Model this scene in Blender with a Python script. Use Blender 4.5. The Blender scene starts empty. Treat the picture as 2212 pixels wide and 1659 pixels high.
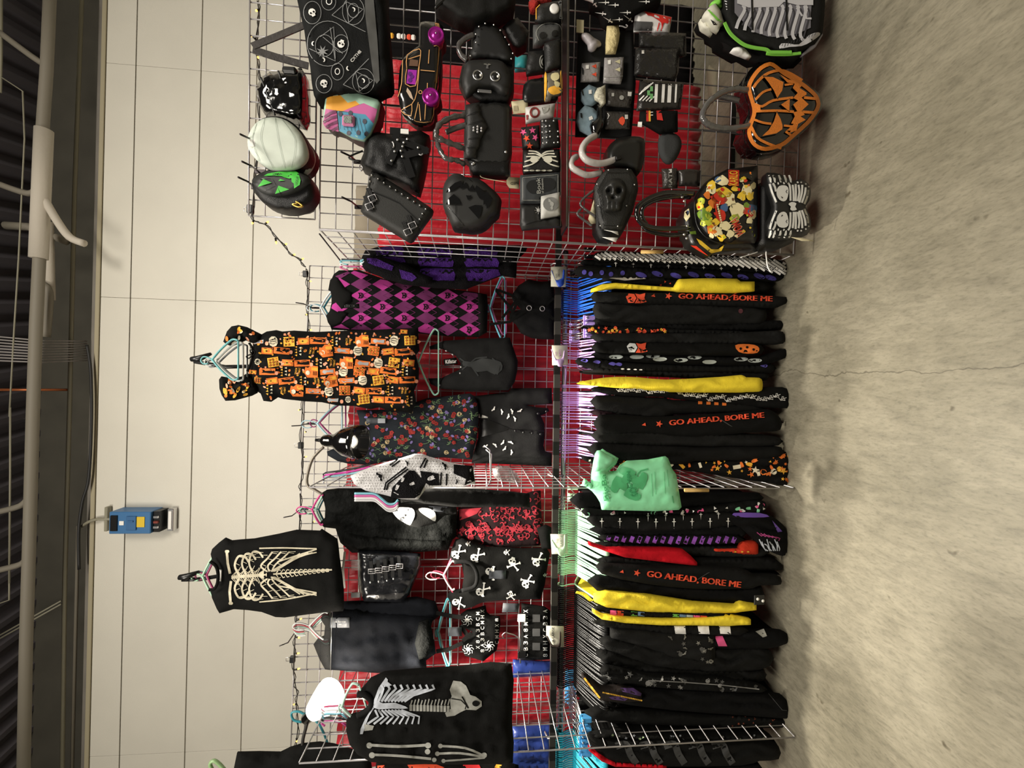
import bpy, math, random
from mathutils import Vector, Matrix, noise, geometry
PI = math.pi
sc = bpy.context.scene
COL = sc.collection
# ---------------------------------------------------------------- camera model (photo is a portrait shot stored on its side)
FPX, CX, CY = 850.0, 1106.0, 829.5
CAM = Vector((0, 0, 1.66))
pitch, roll = math.radians(-4.65), math.radians(1.37)
Fw = Vector((0, math.cos(pitch), math.sin(pitch)))
R0 = Vector((1, 0, 0)); U0 = R0.cross(Fw)
Rt = R0 * math.cos(roll) + U0 * math.sin(roll)
Up = U0 * math.cos(roll) - R0 * math.sin(roll)
K = 0.035           # the stall stands turned two degrees from the hall wall
def at(X, Y, y, k=K):
    """photo pixel -> point on the upright plane that lies y metres in front of the camera"""
    d = Fw + Rt * ((CY - Y) / FPX) + Up * ((CX - X) / FPX)
    t = y / (d.y - k * d.x)
    return CAM + d * t
def proj(p):
    d = Vector(p) - CAM; z = d.dot(Fw)
    return CX - FPX * d.dot(Up) / z, CY - FPX * d.dot(Rt) / z
def px(s):
    return [tuple(float(c) for c in q.split(',')) for q in s.split()]
# ---------------------------------------------------------------- materials
MATS = {}
def lin(c):
    return c / 12.92 if c <= 0.04045 else ((c + 0.055) / 1.055) ** 2.4
def rgb(h):
    h = h.lstrip('#'); return tuple(lin(int(h[i:i + 2], 16) / 255) for i in (0, 2, 4)) + (1,)
def mat(name, col, rough=0.8, metal=0.0, var=0.0, vs=30.0, bump=0.0, bs=200.0, emit=0.0, alpha=1.0, trans=0.0, coat=0.0, sheen=0.0, spec=0.5, col2=None):
    if name in MATS: return MATS[name]
    m = bpy.data.materials.new(name); m.use_nodes = True
    nt = m.node_tree; b = nt.nodes['Principled BSDF']
    c = rgb(col); b.inputs['Base Color'].default_value = c
    b.inputs['Roughness'].default_value = rough; b.inputs['Metallic'].default_value = metal
    b.inputs['Coat Weight'].default_value = coat; b.inputs['Sheen Weight'].default_value = sheen
    b.inputs['Specular IOR Level'].default_value = spec
    b.inputs['Transmission Weight'].default_value = trans
    if alpha < 1: b.inputs['Alpha'].default_value = alpha
    if emit:
        b.inputs['Emission Color'].default_value = c; b.inputs['Emission Strength'].default_value = emit
    if var or bump or col2:
        tc = nt.nodes.new('ShaderNodeTexCoord')
    if var or col2:
        n = nt.nodes.new('ShaderNodeTexNoise'); n.inputs['Scale'].default_value = vs; n.inputs['Detail'].default_value = 4
        nt.links.new(tc.outputs['Object'], n.inputs['Vector'])
        r = nt.nodes.new('ShaderNodeValToRGB')
        r.color_ramp.elements[0].position = .3; r.color_ramp.elements[1].position = .7
        if col2: c0, c1 = c, rgb(col2)
        else:
            c0 = tuple(x * (1 - var) for x in c[:3]) + (1,); c1 = tuple(min(1, x * (1 + var)) for x in c[:3]) + (1,)
        r.color_ramp.elements[0].color = c0; r.color_ramp.elements[1].color = c1
        nt.links.new(n.outputs['Fac'], r.inputs['Fac']); nt.links.new(r.outputs['Color'], b.inputs['Base Color'])
    if bump:
        n2 = nt.nodes.new('ShaderNodeTexNoise'); n2.inputs['Scale'].default_value = bs; n2.inputs['Detail'].default_value = 3
        nt.links.new(tc.outputs['Object'], n2.inputs['Vector'])
        bp = nt.nodes.new('ShaderNodeBump'); bp.inputs['Strength'].default_value = bump; bp.inputs['Distance'].default_value = .01
        nt.links.new(n2.outputs['Fac'], bp.inputs['Height']); nt.links.new(bp.outputs['Normal'], b.inputs['Normal'])
    MATS[name] = m
    return m
def fab(name, col, **k):
    k.setdefault('rough', .9); k.setdefault('bump', .16); k.setdefault('bs', 150); k.setdefault('spec', .12)
    return mat(name, col, **k)
BLACK = fab('black_cotton', '#121211', var=.25, vs=12)
CHARC = fab('charcoal_jersey', '#1d1d1d', var=.2, vs=15)
NAVY = fab('blue_black_jersey', '#14161b', var=.2, vs=9)
VELVET = fab('crushed_black_velvet', '#0e0f0e', rough=.75, bump=.8, bs=45, spec=.08)
LEATH = mat('black_leather', '#0e0e0e', spec=.35, rough=.45, bump=.25, bs=300)
LEATHG = mat('grey_black_leather', '#2a2a28', spec=.35, rough=.5, bump=.2, bs=400)
PATENT = mat('black_patent', '#070707', rough=.12, coat=.6, bump=.25, bs=25)
WHITE = mat('white_print', '#e6e4df', rough=.8)
BONE = mat('bone_print', '#cfc6ad', rough=.85, var=.15, vs=60)
GREYP = mat('pale_grey_print', '#b3b8c0', rough=.85, var=.12, vs=60)
GREYD = mat('worn_grey_print', '#9b9b94', rough=.85, var=.15, vs=50)
DKGREY = mat('dark_grey_print', '#454545', rough=.9)
ORANGE = mat('orange_print', '#e8772b', rough=.85, var=.12, vs=50)
AMBER = mat('amber_print', '#efb13a', rough=.85, var=.1, vs=50)
CREAM = mat('cream_print', '#eadfc4', rough=.85)
REDP = mat('red_print', '#e2502f', rough=.85)
RED = fab('red_fabric', '#b5121f')
CRIM = mat('crimson_print', '#951d2c', rough=.85, var=.2, vs=60)
YEL = fab('yellow_fabric', '#f3d93c', var=.06, vs=10)
PURP = fab('purple_fabric', '#6b3fa0', var=.2, vs=60)
VIOL = mat('violet_print', '#6459b8', rough=.85)
MAG = mat('magenta_knit', '#b0328a', rough=.9)
PLUM = mat('plum_knit', '#6a2159', rough=.9)
PINK = mat('pink_print', '#e0578d', rough=.8)
GREEN = mat('green_print', '#46c23f', rough=.6)
CHROME = mat('chrome_wire', '#bdbabb', rough=.3, metal=.6)
STEEL = mat('brushed_steel', '#d8d8d8', rough=.28, metal=1)
GOLD = mat('gold_metal', '#d9b860', rough=.3, metal=1)
BPLAST = mat('black_plastic', '#0d0d0d', rough=.35)
CLEAR = mat('clear_plastic_film', '#f4f4f4', rough=.12, alpha=.22, bump=.8, bs=60)
CARD = mat('white_card', '#eeece6', rough=.6)
TAGK = mat('dark_swing_tag', '#3a3d42', rough=.6)
CRCARD = mat('cream_card', '#d8cda8', rough=.7)
# ---------------------------------------------------------------- mesh accumulator
class MB:
    def __init__(s): s.v = []; s.f = []; s.m = []; s.sm = []
    def add(s, vs, fs, mi=0, smooth=True):
        o = len(s.v); s.v += [Vector(p) for p in vs]
        for f in fs: s.f.append([o + i for i in f]); s.m.append(mi); s.sm.append(smooth)
        return s
    def box(s, c, d, mi=0, rot=None, bev=0.0):
        c = Vector(c); hx, hy, hz = d[0] / 2, d[1] / 2, d[2] / 2
        b = min(bev, hx * .9, hy * .9, hz * .9)
        vs = []; fs = []
        if b <= 0:
            vs = [Vector((x, y, z)) for x in (-hx, hx) for y in (-hy, hy) for z in (-hz, hz)]
            fs = [(0, 1, 3, 2), (4, 6, 7, 5), (0, 4, 5, 1), (2, 3, 7, 6), (0, 2, 6, 4), (1, 5, 7, 3)]
        else:
            idx = {}
            for sx in (-1, 1):
                for sy in (-1, 1):
                    for sz in (-1, 1):
                        for a in range(3):
                            p = [sx * (hx - b), sy * (hy - b), sz * (hz - b)]
                            p[a] = (sx, sy, sz)[a] * (hx, hy, hz)[a]
                            idx[(sx, sy, sz, a)] = len(vs); vs.append(Vector(p))
            for a in range(3):
                o1, o2 = (a + 1) % 3, (a + 2) % 3
                for sg in (-1, 1):
                    q = []
                    for (t1, t2) in ((-1, -1), (1, -1), (1, 1), (-1, 1)):
                        k = [0, 0, 0]; k[a] = sg; k[o1] = t1; k[o2] = t2
                        q.append(idx[(k[0], k[1], k[2], a)])
                    fs.append(q if sg > 0 else q[::-1])
                for t1 in (-1, 1):
                    for t2 in (-1, 1):
                        k1 = [0, 0, 0]; k2 = [0, 0, 0]
                        k1[a] = -1; k2[a] = 1
                        for kk in (k1, k2): kk[o1] = t1; kk[o2] = t2
                        fs.append([idx[(*k1, o1)], idx[(*k2, o1)], idx[(*k2, o2)], idx[(*k1, o2)]])
            for sx in (-1, 1):
                for sy in (-1, 1):
                    for sz in (-1, 1): fs.append([idx[(sx, sy, sz, a)] for a in range(3)])
        if rot is not None: vs = [rot @ v for v in vs]
        return s.add([c + v for v in vs], fs, mi, False)
    def tube(s, pts, r, n=6, mi=0, closed=False, cap=True):
        pts = [Vector(p) for p in pts]; m = len(pts)
        rs = r if isinstance(r, (list, tuple)) else [r] * m
        ring = []; prev = None; vs = []
        for i, p in enumerate(pts):
            if closed: t = pts[(i + 1) % m] - pts[i - 1]
            else: t = pts[min(i + 1, m - 1)] - pts[max(i - 1, 0)]
            if t.length < 1e-9: t = Vector((0, 0, 1))
            t.normalize()
            if prev is None:
                a = Vector((0, 0, 1)) if abs(t.z) < .9 else Vector((1, 0, 0))
                nrm = t.cross(a).normalized()
            else:
                nrm = prev - t * prev.dot(t)
                nrm = nrm.normalized() if nrm.length > 1e-6 else t.orthogonal().normalized()
            prev = nrm; bn = t.cross(nrm)
            for j in range(n):
                a = 2 * PI * j / n
                vs.append(p + (nrm * math.cos(a) + bn * math.sin(a)) * rs[i])
        fs = []
        for i in range(m if closed else m - 1):
            i2 = (i + 1) % m
            for j in range(n):
                j2 = (j + 1) % n
                fs.append((i * n + j, i * n + j2, i2 * n + j2, i2 * n + j))
        if cap and not closed:
            fs.append(tuple(range(n))[::-1]); fs.append(tuple((m - 1) * n + j for j in range(n)))
        return s.add(vs, fs, mi, True)
    def strip(s, pts, w, th, wdir, mi=0):
        """flat band (strap) along pts, width w along wdir, thickness th"""
        pts = [Vector(p) for p in pts]; m = len(pts); vs = []; fs = []
        wd = Vector(wdir).normalized()
        for i, p in enumerate(pts):
            t = (pts[min(i + 1, m - 1)] - pts[max(i - 1, 0)]).normalized()
            w1 = (wd - t * wd.dot(t)).normalized(); nn = t.cross(w1)
            for a, b in ((-1, -1), (1, -1), (1, 1), (-1, 1)): vs.append(p + w1 * (w / 2 * a) + nn * (th / 2 * b))
        for i in range(m - 1):
            for j in range(4): fs.append((i * 4 + j, i * 4 + (j + 1) % 4, i * 4 + 4 + (j + 1) % 4, i * 4 + 4 + j))
        fs += [(3, 2, 1, 0), tuple((m - 1) * 4 + j for j in range(4))]
        return s.add(vs, fs, mi, False)
    def lathe(s, c, axis, prof, n=16, mi=0, cap=True):
        """prof: list of (distance along axis, radius)"""
        ax = Vector(axis).normalized(); a = ax.orthogonal().normalized(); b = ax.cross(a); c = Vector(c)
        vs = []; fs = []
        for (h, r) in prof:
            for j in range(n):
                t = 2 * PI * j / n; vs.append(c + ax * h + (a * math.cos(t) + b * math.sin(t)) * r)
        for i in range(len(prof) - 1):
            for j in range(n): fs.append((i * n + j, i * n + (j + 1) % n, (i + 1) * n + (j + 1) % n, (i + 1) * n + j))
        if cap:
            fs.append(tuple(range(n))[::-1]); fs.append(tuple((len(prof) - 1) * n + j for j in range(n)))
        return s.add(vs, fs, mi, True)
    def build(s, name, mats, parent=None, origin=None):
        me = bpy.data.meshes.new(name)
        if parent is not None: o = parent.matrix_world.translation if parent.parent is None else Vector(parent['_w'])
        elif origin is not None: o = Vector(origin)
        else:
            o = Vector([(min(v[i] for v in s.v) + max(v[i] for v in s.v)) / 2 for i in range(3)])
            o.z = min(v.z for v in s.v)
        if parent is not None: o = Vector(parent['_w'])
        me.from_pydata([v - o for v in s.v], [], s.f)
        if not isinstance(mats, (list, tuple)): mats = [mats]
        for m in mats: me.materials.append(m)
        me.polygons.foreach_set('material_index', s.m); me.polygons.foreach_set('use_smooth', s.sm)
        me.validate(); me.update()
        ob = bpy.data.objects.new(name, me); COL.objects.link(ob)
        if parent is not None: ob.parent = parent
        else: ob.location = o
        ob['_w'] = tuple(o)
        return ob
def tag(o, label=None, cat=None, group=None, kind=None):
    if label: o['label'] = label
    if cat: o['category'] = cat
    if group: o['group'] = group
    if kind: o['kind'] = kind
    return o
def thing(name, label, cat, loc, group=None):
    o = bpy.data.objects.new(name, None); COL.objects.link(o); o.location = loc
    o.empty_display_size = .05; o['_w'] = tuple(loc)
    return tag(o, label, cat, group)
def struct(o): o['kind'] = 'structure'; return o
# ---------------------------------------------------------------- outlines in photo pixels
def smooth(p, n=4, closed=True):
    out = []; m = len(p)
    for i in range(m if closed else m - 1):
        if closed: a, b, c, d = p[i - 1], p[i], p[(i + 1) % m], p[(i + 2) % m]
        else: a, b, c, d = p[max(i - 1, 0)], p[i], p[i + 1], p[min(i + 2, m - 1)]
        for j in range(n):
            t = j / n
            out.append(tuple(.5 * (2 * b[q] + (c[q] - a[q]) * t + (2 * a[q] - 5 * b[q] + 4 * c[q] - d[q]) * t * t + (3 * b[q] - a[q] - 3 * c[q] + d[q]) * t ** 3) for q in range(len(b))))
    if not closed: out.append(tuple(p[-1]))
    return out
def subdiv(p, step, closed=True):
    out = []; m = len(p)
    for i in range(m if closed else m - 1):
        a, b = p[i], p[(i + 1) % m]
        k = max(1, int(math.hypot(b[0] - a[0], b[1] - a[1]) / step + .5))
        for j in range(k): out.append((a[0] + (b[0] - a[0]) * j / k, a[1] + (b[1] - a[1]) * j / k))
    if not closed: out.append(p[-1])
    return out
def inside(x, y, P):
    c = False; j = len(P) - 1
    for i in range(len(P)):
        if (P[i][1] > y) != (P[j][1] > y) and x < (P[j][0] - P[i][0]) * (y - P[i][1]) / (P[j][1] - P[i][1]) + P[i][0]: c = not c
        j = i
    return c
def edist(x, y, P):
    best = 1e9; m = len(P)
    for i in range(m):
        ax, ay = P[i]; bx, by = P[(i + 1) % m]
        dx, dy = bx - ax, by - ay; l = dx * dx + dy * dy
        t = 0 if l == 0 else max(0, min(1, ((x - ax) * dx + (y - ay) * dy) / l))
        d = (ax + t * dx - x) ** 2 + (ay + t * dy - y) ** 2
        if d < best: best = d
    return math.sqrt(best)
def cdt(P, step):
    """triangulate the closed outline P with interior points every step pixels"""
    P = subdiv(P, step); m = len(P)
    x0, x1 = min(p[0] for p in P), max(p[0] for p in P); y0, y1 = min(p[1] for p in P), max(p[1] for p in P)
    pts = list(P); row = 0; x = x0 + step * .5
    while x < x1:
        y = y0 + step * (.5 if row % 2 else .95)
        while y < y1:
            if inside(x, y, P) and edist(x, y, P) > step * .45: pts.append((x, y))
            y += step
        x += step * .87; row += 1
    r = geometry.delaunay_2d_cdt([Vector(p) for p in pts], [(i, (i + 1) % m) for i in range(m)], [], 1, 1e-4)
    return [tuple(v) for v in r[0]], [tuple(f) for f in r[2]], P
def orient(V, T):
    out = []
    for t in T:
        a, b, c = V[t[0]], V[t[1]], V[t[2]]
        s = (b[0] - a[0]) * (c[1] - a[1]) - (b[1] - a[1]) * (c[0] - a[0])
        out.append(t if s < 0 else t[::-1])
    return out
def nz(x, y, s=1.0, seed=0): return noise.noise(Vector((x * s, y * s, seed)))
class Surf:
    """front surface of a soft shape: gives the depth of the surface under a photo pixel"""
    def __init__(s, y, f, k=K): s.y, s.f, s.k = y, f, k
    def yy(s, X, Y): return s.y - s.f(X, Y)
    def p(s, X, Y, e=0.0): return at(X, Y, s.y - s.f(X, Y) - e, s.k)
def puff(mb, P, y, depth=.03, Rr=12, back=.008, step=12, folds=None, mi=0, k=K, power=.5, base=None):
    """closed soft body with the outline P (photo pixels), standing at depth y; bulges towards the viewer"""
    V, T, O = cdt(P, step)
    T = orient(V, T); fk = 1.0
    if back == .008 and depth > .03 and base is None: depth *= .62; Rr *= .6; fk = 1.7   # hanging cloth, not stuffed
    if base is not None: y, k = base.y, base.k
    def f(X, Y):
        d = edist(X, Y, O) if inside(X, Y, O) else 0.0
        b = depth * math.sin(min(1, d / Rr) * PI / 2) ** (power * 2 if power < .5 else 1)
        if folds: b += fk * folds(X, Y) * min(1, d / Rr * .7 + .15)
        if base is not None: b += base.f(X, Y) + .004
        return b
    n = len(V); vs = []
    rim = set()
    ec = {}
    for t in T:
        for i in range(3):
            e = (t[i], t[(i + 1) % 3]); kk = (min(e), max(e)); ec.setdefault(kk, []).append(e)
    for kk, l in ec.items():
        if len(l) == 1: rim.update(kk)
    fv = [0 if i in rim and not folds and base is None else f(X, Y) for i, (X, Y) in enumerate(V)]
    for i, (X, Y) in enumerate(V): vs.append(at(X, Y, y - fv[i], k))
    cells = {}
    for t in T:
        xs_ = [V[q][0] for q in t]; ys_ = [V[q][1] for q in t]
        for cx in range(int(min(xs_) // step), int(max(xs_) // step) + 1):
            for cy in range(int(min(ys_) // step), int(max(ys_) // step) + 1): cells.setdefault((cx, cy), []).append(t)
    def g(X, Y):
        for t in cells.get((int(X // step), int(Y // step)), ()):
            (x1, y1), (x2, y2), (x3, y3) = V[t[0]], V[t[1]], V[t[2]]
            D = (y2 - y3) * (x1 - x3) + (x3 - x2) * (y1 - y3)
            if abs(D) < 1e-9: continue
            a = ((y2 - y3) * (X - x3) + (x3 - x2) * (Y - y3)) / D; b = ((y3 - y1) * (X - x3) + (x1 - x3) * (Y - y3)) / D
            if a > -1e-6 and b > -1e-6 and a + b < 1 + 1e-6: return a * fv[t[0]] + b * fv[t[1]] + (1 - a - b) * fv[t[2]]
        return f(X, Y)
    S = Surf(y, g, k)
    fs = list(T); bi = {}
    for i, (X, Y) in enumerate(V):
        bi[i] = len(vs)
        if base is not None: vs.append(at(X, Y, y - fv[i] + depth + .0035, k)); continue
        q = at(X, Y, y, k); vs.append(Vector((q.x, q.y + back + (0 if i in rim else back * .6), q.z)))
    fs += [(bi[c], bi[b], bi[a]) for (a, b, c) in T]
    for kk, l in ec.items():
        if len(l) == 1:
            a, b = l[0]; fs.append((b, a, bi[a], bi[b]))
    mb.add(vs, fs, mi)
    return S
def decal(mb, P, S, mi=1, e=.0015, step=9):
    step = min(step, 7); e = e * 1.5 + .0008
    if len(P) < 3: return
    V, T, O = cdt(P, step); T = orient(V, T)
    mb.add([S.p(X, Y, e) for X, Y in V], T, mi)
def stroke(mb, pts, w, S, mi=1, e=.002, step=10, closed=False):
    step = min(step, 7); e = e * 1.5 + .0008
    pts = subdiv(pts, step, closed); m = len(pts); vs = []; V2 = []
    for i in range(m):
        a, b = (pts[i - 1], pts[(i + 1) % m]) if closed else (pts[max(i - 1, 0)], pts[min(i + 1, m - 1)])
        dx, dy = b[0] - a[0], b[1] - a[1]; l = math.hypot(dx, dy) or 1
        for sg in (-1, 1): V2.append((pts[i][0] - dy / l * w / 2 * sg, pts[i][1] + dx / l * w / 2 * sg))
    F = []
    for i in range(m if closed else m - 1): a, b = 2 * i, 2 * ((i + 1) % m); F.append((a, a + 1, b + 1)); F.append((a, b + 1, b))
    mb.add([S.p(X, Y, e) for X, Y in V2], orient(V2, F), mi)
def circ(X, Y, r, ry=None, n=16, rot=0):
    ry = ry or r; c, s_ = math.cos(rot), math.sin(rot)
    return [(X + c * r * math.cos(2 * PI * i / n) - s_ * ry * math.sin(2 * PI * i / n), Y + s_ * r * math.cos(2 * PI * i / n) + c * ry * math.sin(2 * PI * i / n)) for i in range(n)]
def frame(X0, Y0, s, ang=0.0):
    """local upright (right, up) -> photo pixels"""
    c, q = math.cos(ang), math.sin(ang)
    def m(a, b): return (X0 - s * (a * q + b * c), Y0 - s * (a * c - b * q))
    return m
def mapl(fr, P): return [fr(a, b) for a, b in P]
TXT = {}
def text_mesh(body):
    if body not in TXT:
        cu = bpy.data.curves.new('lettering', 'FONT'); cu.body = body; cu.align_x = 'CENTER'; cu.align_y = 'CENTER'
        cu.resolution_u = 3; cu.offset = 0 if 'BORE' in body else .008
        ob = bpy.data.objects.new('lettering', cu); COL.objects.link(ob)
        dg = bpy.context.evaluated_depsgraph_get()
        me = bpy.data.meshes.new_from_object(ob.evaluated_get(dg))
        V = [tuple(v.co[:2]) for v in me.vertices]; T = [tuple(p.vertices) for p in me.polygons]
        bpy.data.objects.remove(ob); bpy.data.curves.remove(cu); bpy.data.meshes.remove(me)
        w = max(v[0] for v in V) - min(v[0] for v in V); h = max(v[1] for v in V) - min(v[1] for v in V)
        TXT[body] = (V, T, w, h)
    return TXT[body]
def write(mb, body, X, Y, w, h, S, mi=1, ang=0.0, e=.003):
    """lettering centred on the pixel (X, Y); w along the line, h letter height; ang 0 reads upright"""
    V, T, tw, th = text_mesh(body); e = e * 1.7 + .002
    fr = frame(X, Y, 1, ang)
    pts = [fr(a * w / tw, b * h / th) for a, b in V]
    mb.add([S.p(p[0], p[1], e) for p in pts], orient(pts, T), mi, False)
# ---------------------------------------------------------------- small printed motifs, local coords about unit size
BAT = [(-1, .25), (-.55, .4), (-.25, .12), (-.14, .35), (0, .2), (.14, .35), (.25, .12), (.55, .4), (1, .25), (.75, -.05), (.5, -.02), (.3, -.25), (0, -.4), (-.3, -.25), (-.5, -.02), (-.75, -.05)]
GHOST = [(-.4, -.8), (-.45, .1), (-.3, .7), (0, .9), (.3, .7), (.45, .1), (.45, -.7), (.25, -.55), (.1, -.8), (-.12, -.55)]
CROSS = [(-.09, -1), (.09, -1), (.09, .35), (.35, .35), (.35, .5), (.09, .5), (.09, .85), (-.09, .85), (-.09, .5), (-.35, .5), (-.35, .35), (-.09, .35)]
DAGGER = [(0, -1.2), (.1, .3), (.4, .3), (.4, .45), (.12, .45), (.1, .8), (.2, .95), (0, 1.1), (-.2, .95), (-.1, .8), (-.12, .45), (-.4, .45), (-.4, .3), (-.1, .3)]
SKULL = [(-.35, -.8), (-.38, -.45), (-.7, -.2), (-.75, .3), (-.45, .75), (0, .9), (.45, .75), (.75, .3), (.7, -.2), (.38, -.45), (.35, -.8)]
BONESH = [(-1, .12), (-1.2, .3), (-1.3, .1), (-1.3, -.1), (-1.2, -.3), (-1, -.12), (1, -.12), (1.2, -.3), (1.3, -.1), (1.3, .1), (1.2, .3), (1, .12)]
CAT = [(-.8, .95), (-.35, .6), (.35, .6), (.8, .95), (.8, -.1), (.45, -.65), (-.45, -.65), (-.8, -.1)]
PUMP = [(-.15, .75), (0, .95), (.15, .75), (.6, .7), (.95, .2), (.85, -.45), (.4, -.75), (-.4, -.75), (-.85, -.45), (-.95, .2), (-.6, .7)]
HEART = [(0, -.9), (-.9, .2), (-.8, .75), (-.4, .9), (0, .5), (.4, .9), (.8, .75), (.9, .2)]
STAR = [(math.sin(i * PI / 5) * (1 if i % 2 == 0 else .42), math.cos(i * PI / 5) * (1 if i % 2 == 0 else .42)) for i in range(10)]
MOON = [(math.cos(a) * .9, math.sin(a) * .9) for a in [(-.4 + i * .1) * PI for i in range(9)]] + [(math.cos(a) * .75 - .3, math.sin(a) * .75) for a in [(.4 - i * .1) * PI for i in range(9)]]
TRI = [(-.6, -.6), (.6, -.6), (0, .8)]
def motif(mb, P, X, Y, s, S, mi=1, ang=0.0, e=.002, step=12): decal(mb, mapl(frame(X, Y, s, ang), P), S, mi, e, step)
def skull(mb, X, Y, s, S, mi, eye, ang=0.0):
    motif(mb, SKULL, X, Y, s, S, mi, ang, .002)
    fr = frame(X, Y, s, ang)
    for sx in (-.33, .33): decal(mb, mapl(fr, [(sx + .2 * math.cos(t * PI / 4), .05 + .22 * math.sin(t * PI / 4)) for t in range(8)]), S, eye, .003, 30)
    decal(mb, mapl(fr, [(-.09, -.35), (.09, -.35), (0, -.15)]), S, eye, .003, 30)
# ================================================================ camera
cd = bpy.data.cameras.new('camera'); co = bpy.data.objects.new('camera', cd); COL.objects.link(co); sc.camera = co
cd.sensor_fit = 'HORIZONTAL'; cd.sensor_width = 36; cd.lens = FPX / 2212 * 36; cd.clip_start = .05; cd.clip_end = 60
M = Matrix((( -Up.x, Rt.x, -Fw.x), (-Up.y, Rt.y, -Fw.y), (-Up.z, Rt.z, -Fw.z))).to_4x4()
M.translation = CAM; co.matrix_world = M
# ================================================================ the hall
def floor_mat():
    m = bpy.data.materials.new('stained_concrete'); m.use_nodes = True; nt = m.node_tree; b = nt.nodes['Principled BSDF']
    tc = nt.nodes.new('ShaderNodeTexCoord')
    def n(scale, det, rot=0, sx=1, dis=0):
        mp = nt.nodes.new('ShaderNodeMapping'); mp.inputs['Scale'].default_value = (sx, 1, 1); mp.inputs['Rotation'].default_value = (0, 0, rot)
        nt.links.new(tc.outputs['Object'], mp.inputs['Vector'])
        t = nt.nodes.new('ShaderNodeTexNoise'); t.inputs['Scale'].default_value = scale; t.inputs['Detail'].default_value = det; t.inputs['Roughness'].default_value = .62; t.inputs['Distortion'].default_value = dis
        nt.links.new(mp.outputs['Vector'], t.inputs['Vector']); return t.outputs['Fac']
    def ramp(f, stops):
        r = nt.nodes.new('ShaderNodeValToRGB'); e = r.color_ramp.elements
        e[0].position, e[0].color = stops[0][0], rgb(stops[0][1]); e[1].position, e[1].color = stops[-1][0], rgb(stops[-1][1])
        for p, c in stops[1:-1]: q = e.new(p); q.color = rgb(c)
        nt.links.new(f, r.inputs['Fac']); return r.outputs['Color']
    def mix(mode, f, a, c):
        x = nt.nodes.new('ShaderNodeMix'); x.data_type = 'RGBA'; x.blend_type = mode; x.inputs['Factor'].default_value = f
        nt.links.new(a, x.inputs['A']); nt.links.new(c, x.inputs['B']); return x.outputs['Result']
    base = ramp(n(1.3, 6, .4, 1, .4), [(.25, '#6f6a58'), (.5, '#888270'), (.75, '#989280')])
    sc1 = ramp(n(9, 8, .7, 3.2, .6), [(.3, '#b0b0ac'), (.52, '#e8e8e6'), (.66, '#ffffff')])
    sc2 = ramp(n(45, 6, .7, 2.5, .2), [(.3, '#b4b4b0'), (.5, '#f2f2f2'), (.8, '#ffffff')])
    sp = ramp(n(14, 2), [(.0, '#8a8478'), (.22, '#a39d90'), (.3, '#ffffff')])
    c = mix('MULTIPLY', 1, mix('MULTIPLY', .6, mix('MULTIPLY', .6, base, sc1), sc2), sp)
    # a long hairline crack
    mp = nt.nodes.new('ShaderNodeMapping'); mp.inputs['Location'].default_value = (.0, -.05, 0); nt.links.new(tc.outputs['Object'], mp.inputs['Vector'])
    sep = nt.nodes.new('ShaderNodeSeparateXYZ'); nt.links.new(mp.outputs['Vector'], sep.inputs[0])
    mul = nt.nodes.new('ShaderNodeMath'); mul.operation = 'MULTIPLY_ADD'; mul.inputs[1].default_value = .22; nt.links.new(n(2.2, 5), mul.inputs[0]); nt.links.new(sep.outputs['X'], mul.inputs[2])
    ab = nt.nodes.new('ShaderNodeMath'); ab.operation = 'SUBTRACT'; ab.inputs[1].default_value = .2; nt.links.new(mul.outputs[0], ab.inputs[0])
    aa = nt.nodes.new('ShaderNodeMath'); aa.operation = 'ABSOLUTE'; nt.links.new(ab.outputs[0], aa.inputs[0])
    cr = ramp(aa.outputs[0], [(0, '#6a6150'), (.0035, '#ffffff')])
    c = mix('MULTIPLY', .7, c, cr)
    nt.links.new(c, b.inputs['Base Color']); b.inputs['Roughness'].default_value = .55
    bp = nt.nodes.new('ShaderNodeBump'); bp.inputs['Strength'].default_value = .15; bp.inputs['Distance'].default_value = .01
    nt.links.new(n(30, 6), bp.inputs['Height']); nt.links.new(bp.outputs['Normal'], b.inputs['Normal'])
    return m
WALLY = 4.25
def W(X, Y): return at(X, Y, WALLY, 0)
mb = MB(); mb.box((0, 1.2, -.05), (14, 9, .1)); struct(mb.build('floor', floor_mat(), origin=(0, 0, 0)))
WALLM = mat('cream_painted_panel', '#d8d4c7', rough=.42, bump=.12, bs=140, var=.03, vs=2)
ztop = W(212, 830).z
# the wall is cast panels; the joints are real grooves between them
seams_v = [W(380, 148).x, W(390, 648).x, W(300, 1630).x]
seams_h = [W(277, 830).z, W(418, 830).z, W(539, 830).z]
xs = [-7] + sorted(seams_v) + [7]; zs = [0] + sorted(seams_h) + [ztop]
mb = MB(); g = .007
for i in range(len(xs) - 1):
    for j in range(len(zs) - 1):
        gx = .003
        mb.box(((xs[i] + xs[i + 1]) / 2, WALLY + .06, (zs[j] + zs[j + 1]) / 2), (xs[i + 1] - xs[i] - gx, .12, zs[j + 1] - zs[j] - g * (1.4 if j else 1)), bev=.002)
mb.box((0, WALLY + .14, ztop / 2), (14, .1, ztop - .002), mi=1)
struct(mb.build('wall_back', [WALLM, mat('dark_joint', '#5d5960', rough=.9)]))
TRIMM = mat('tan_trim', '#a39a80', rough=.6)
mb = MB(); mb.box((0, WALLY + .045, ztop + .02), (14, .11, .04), bev=.004); struct(mb.build('trim_1', TRIMM))
DKC = mat('dark_painted_concrete', '#77726a', rough=.85, var=.12, vs=4)
zb = W(186, 830).z; zc = W(100, 830).z
mb = MB(); mb.box((0, WALLY + .12, (ztop + .05 + zb) / 2), (14, .16, zb - ztop - .05)); struct(mb.build('beam_back', DKC))
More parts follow.
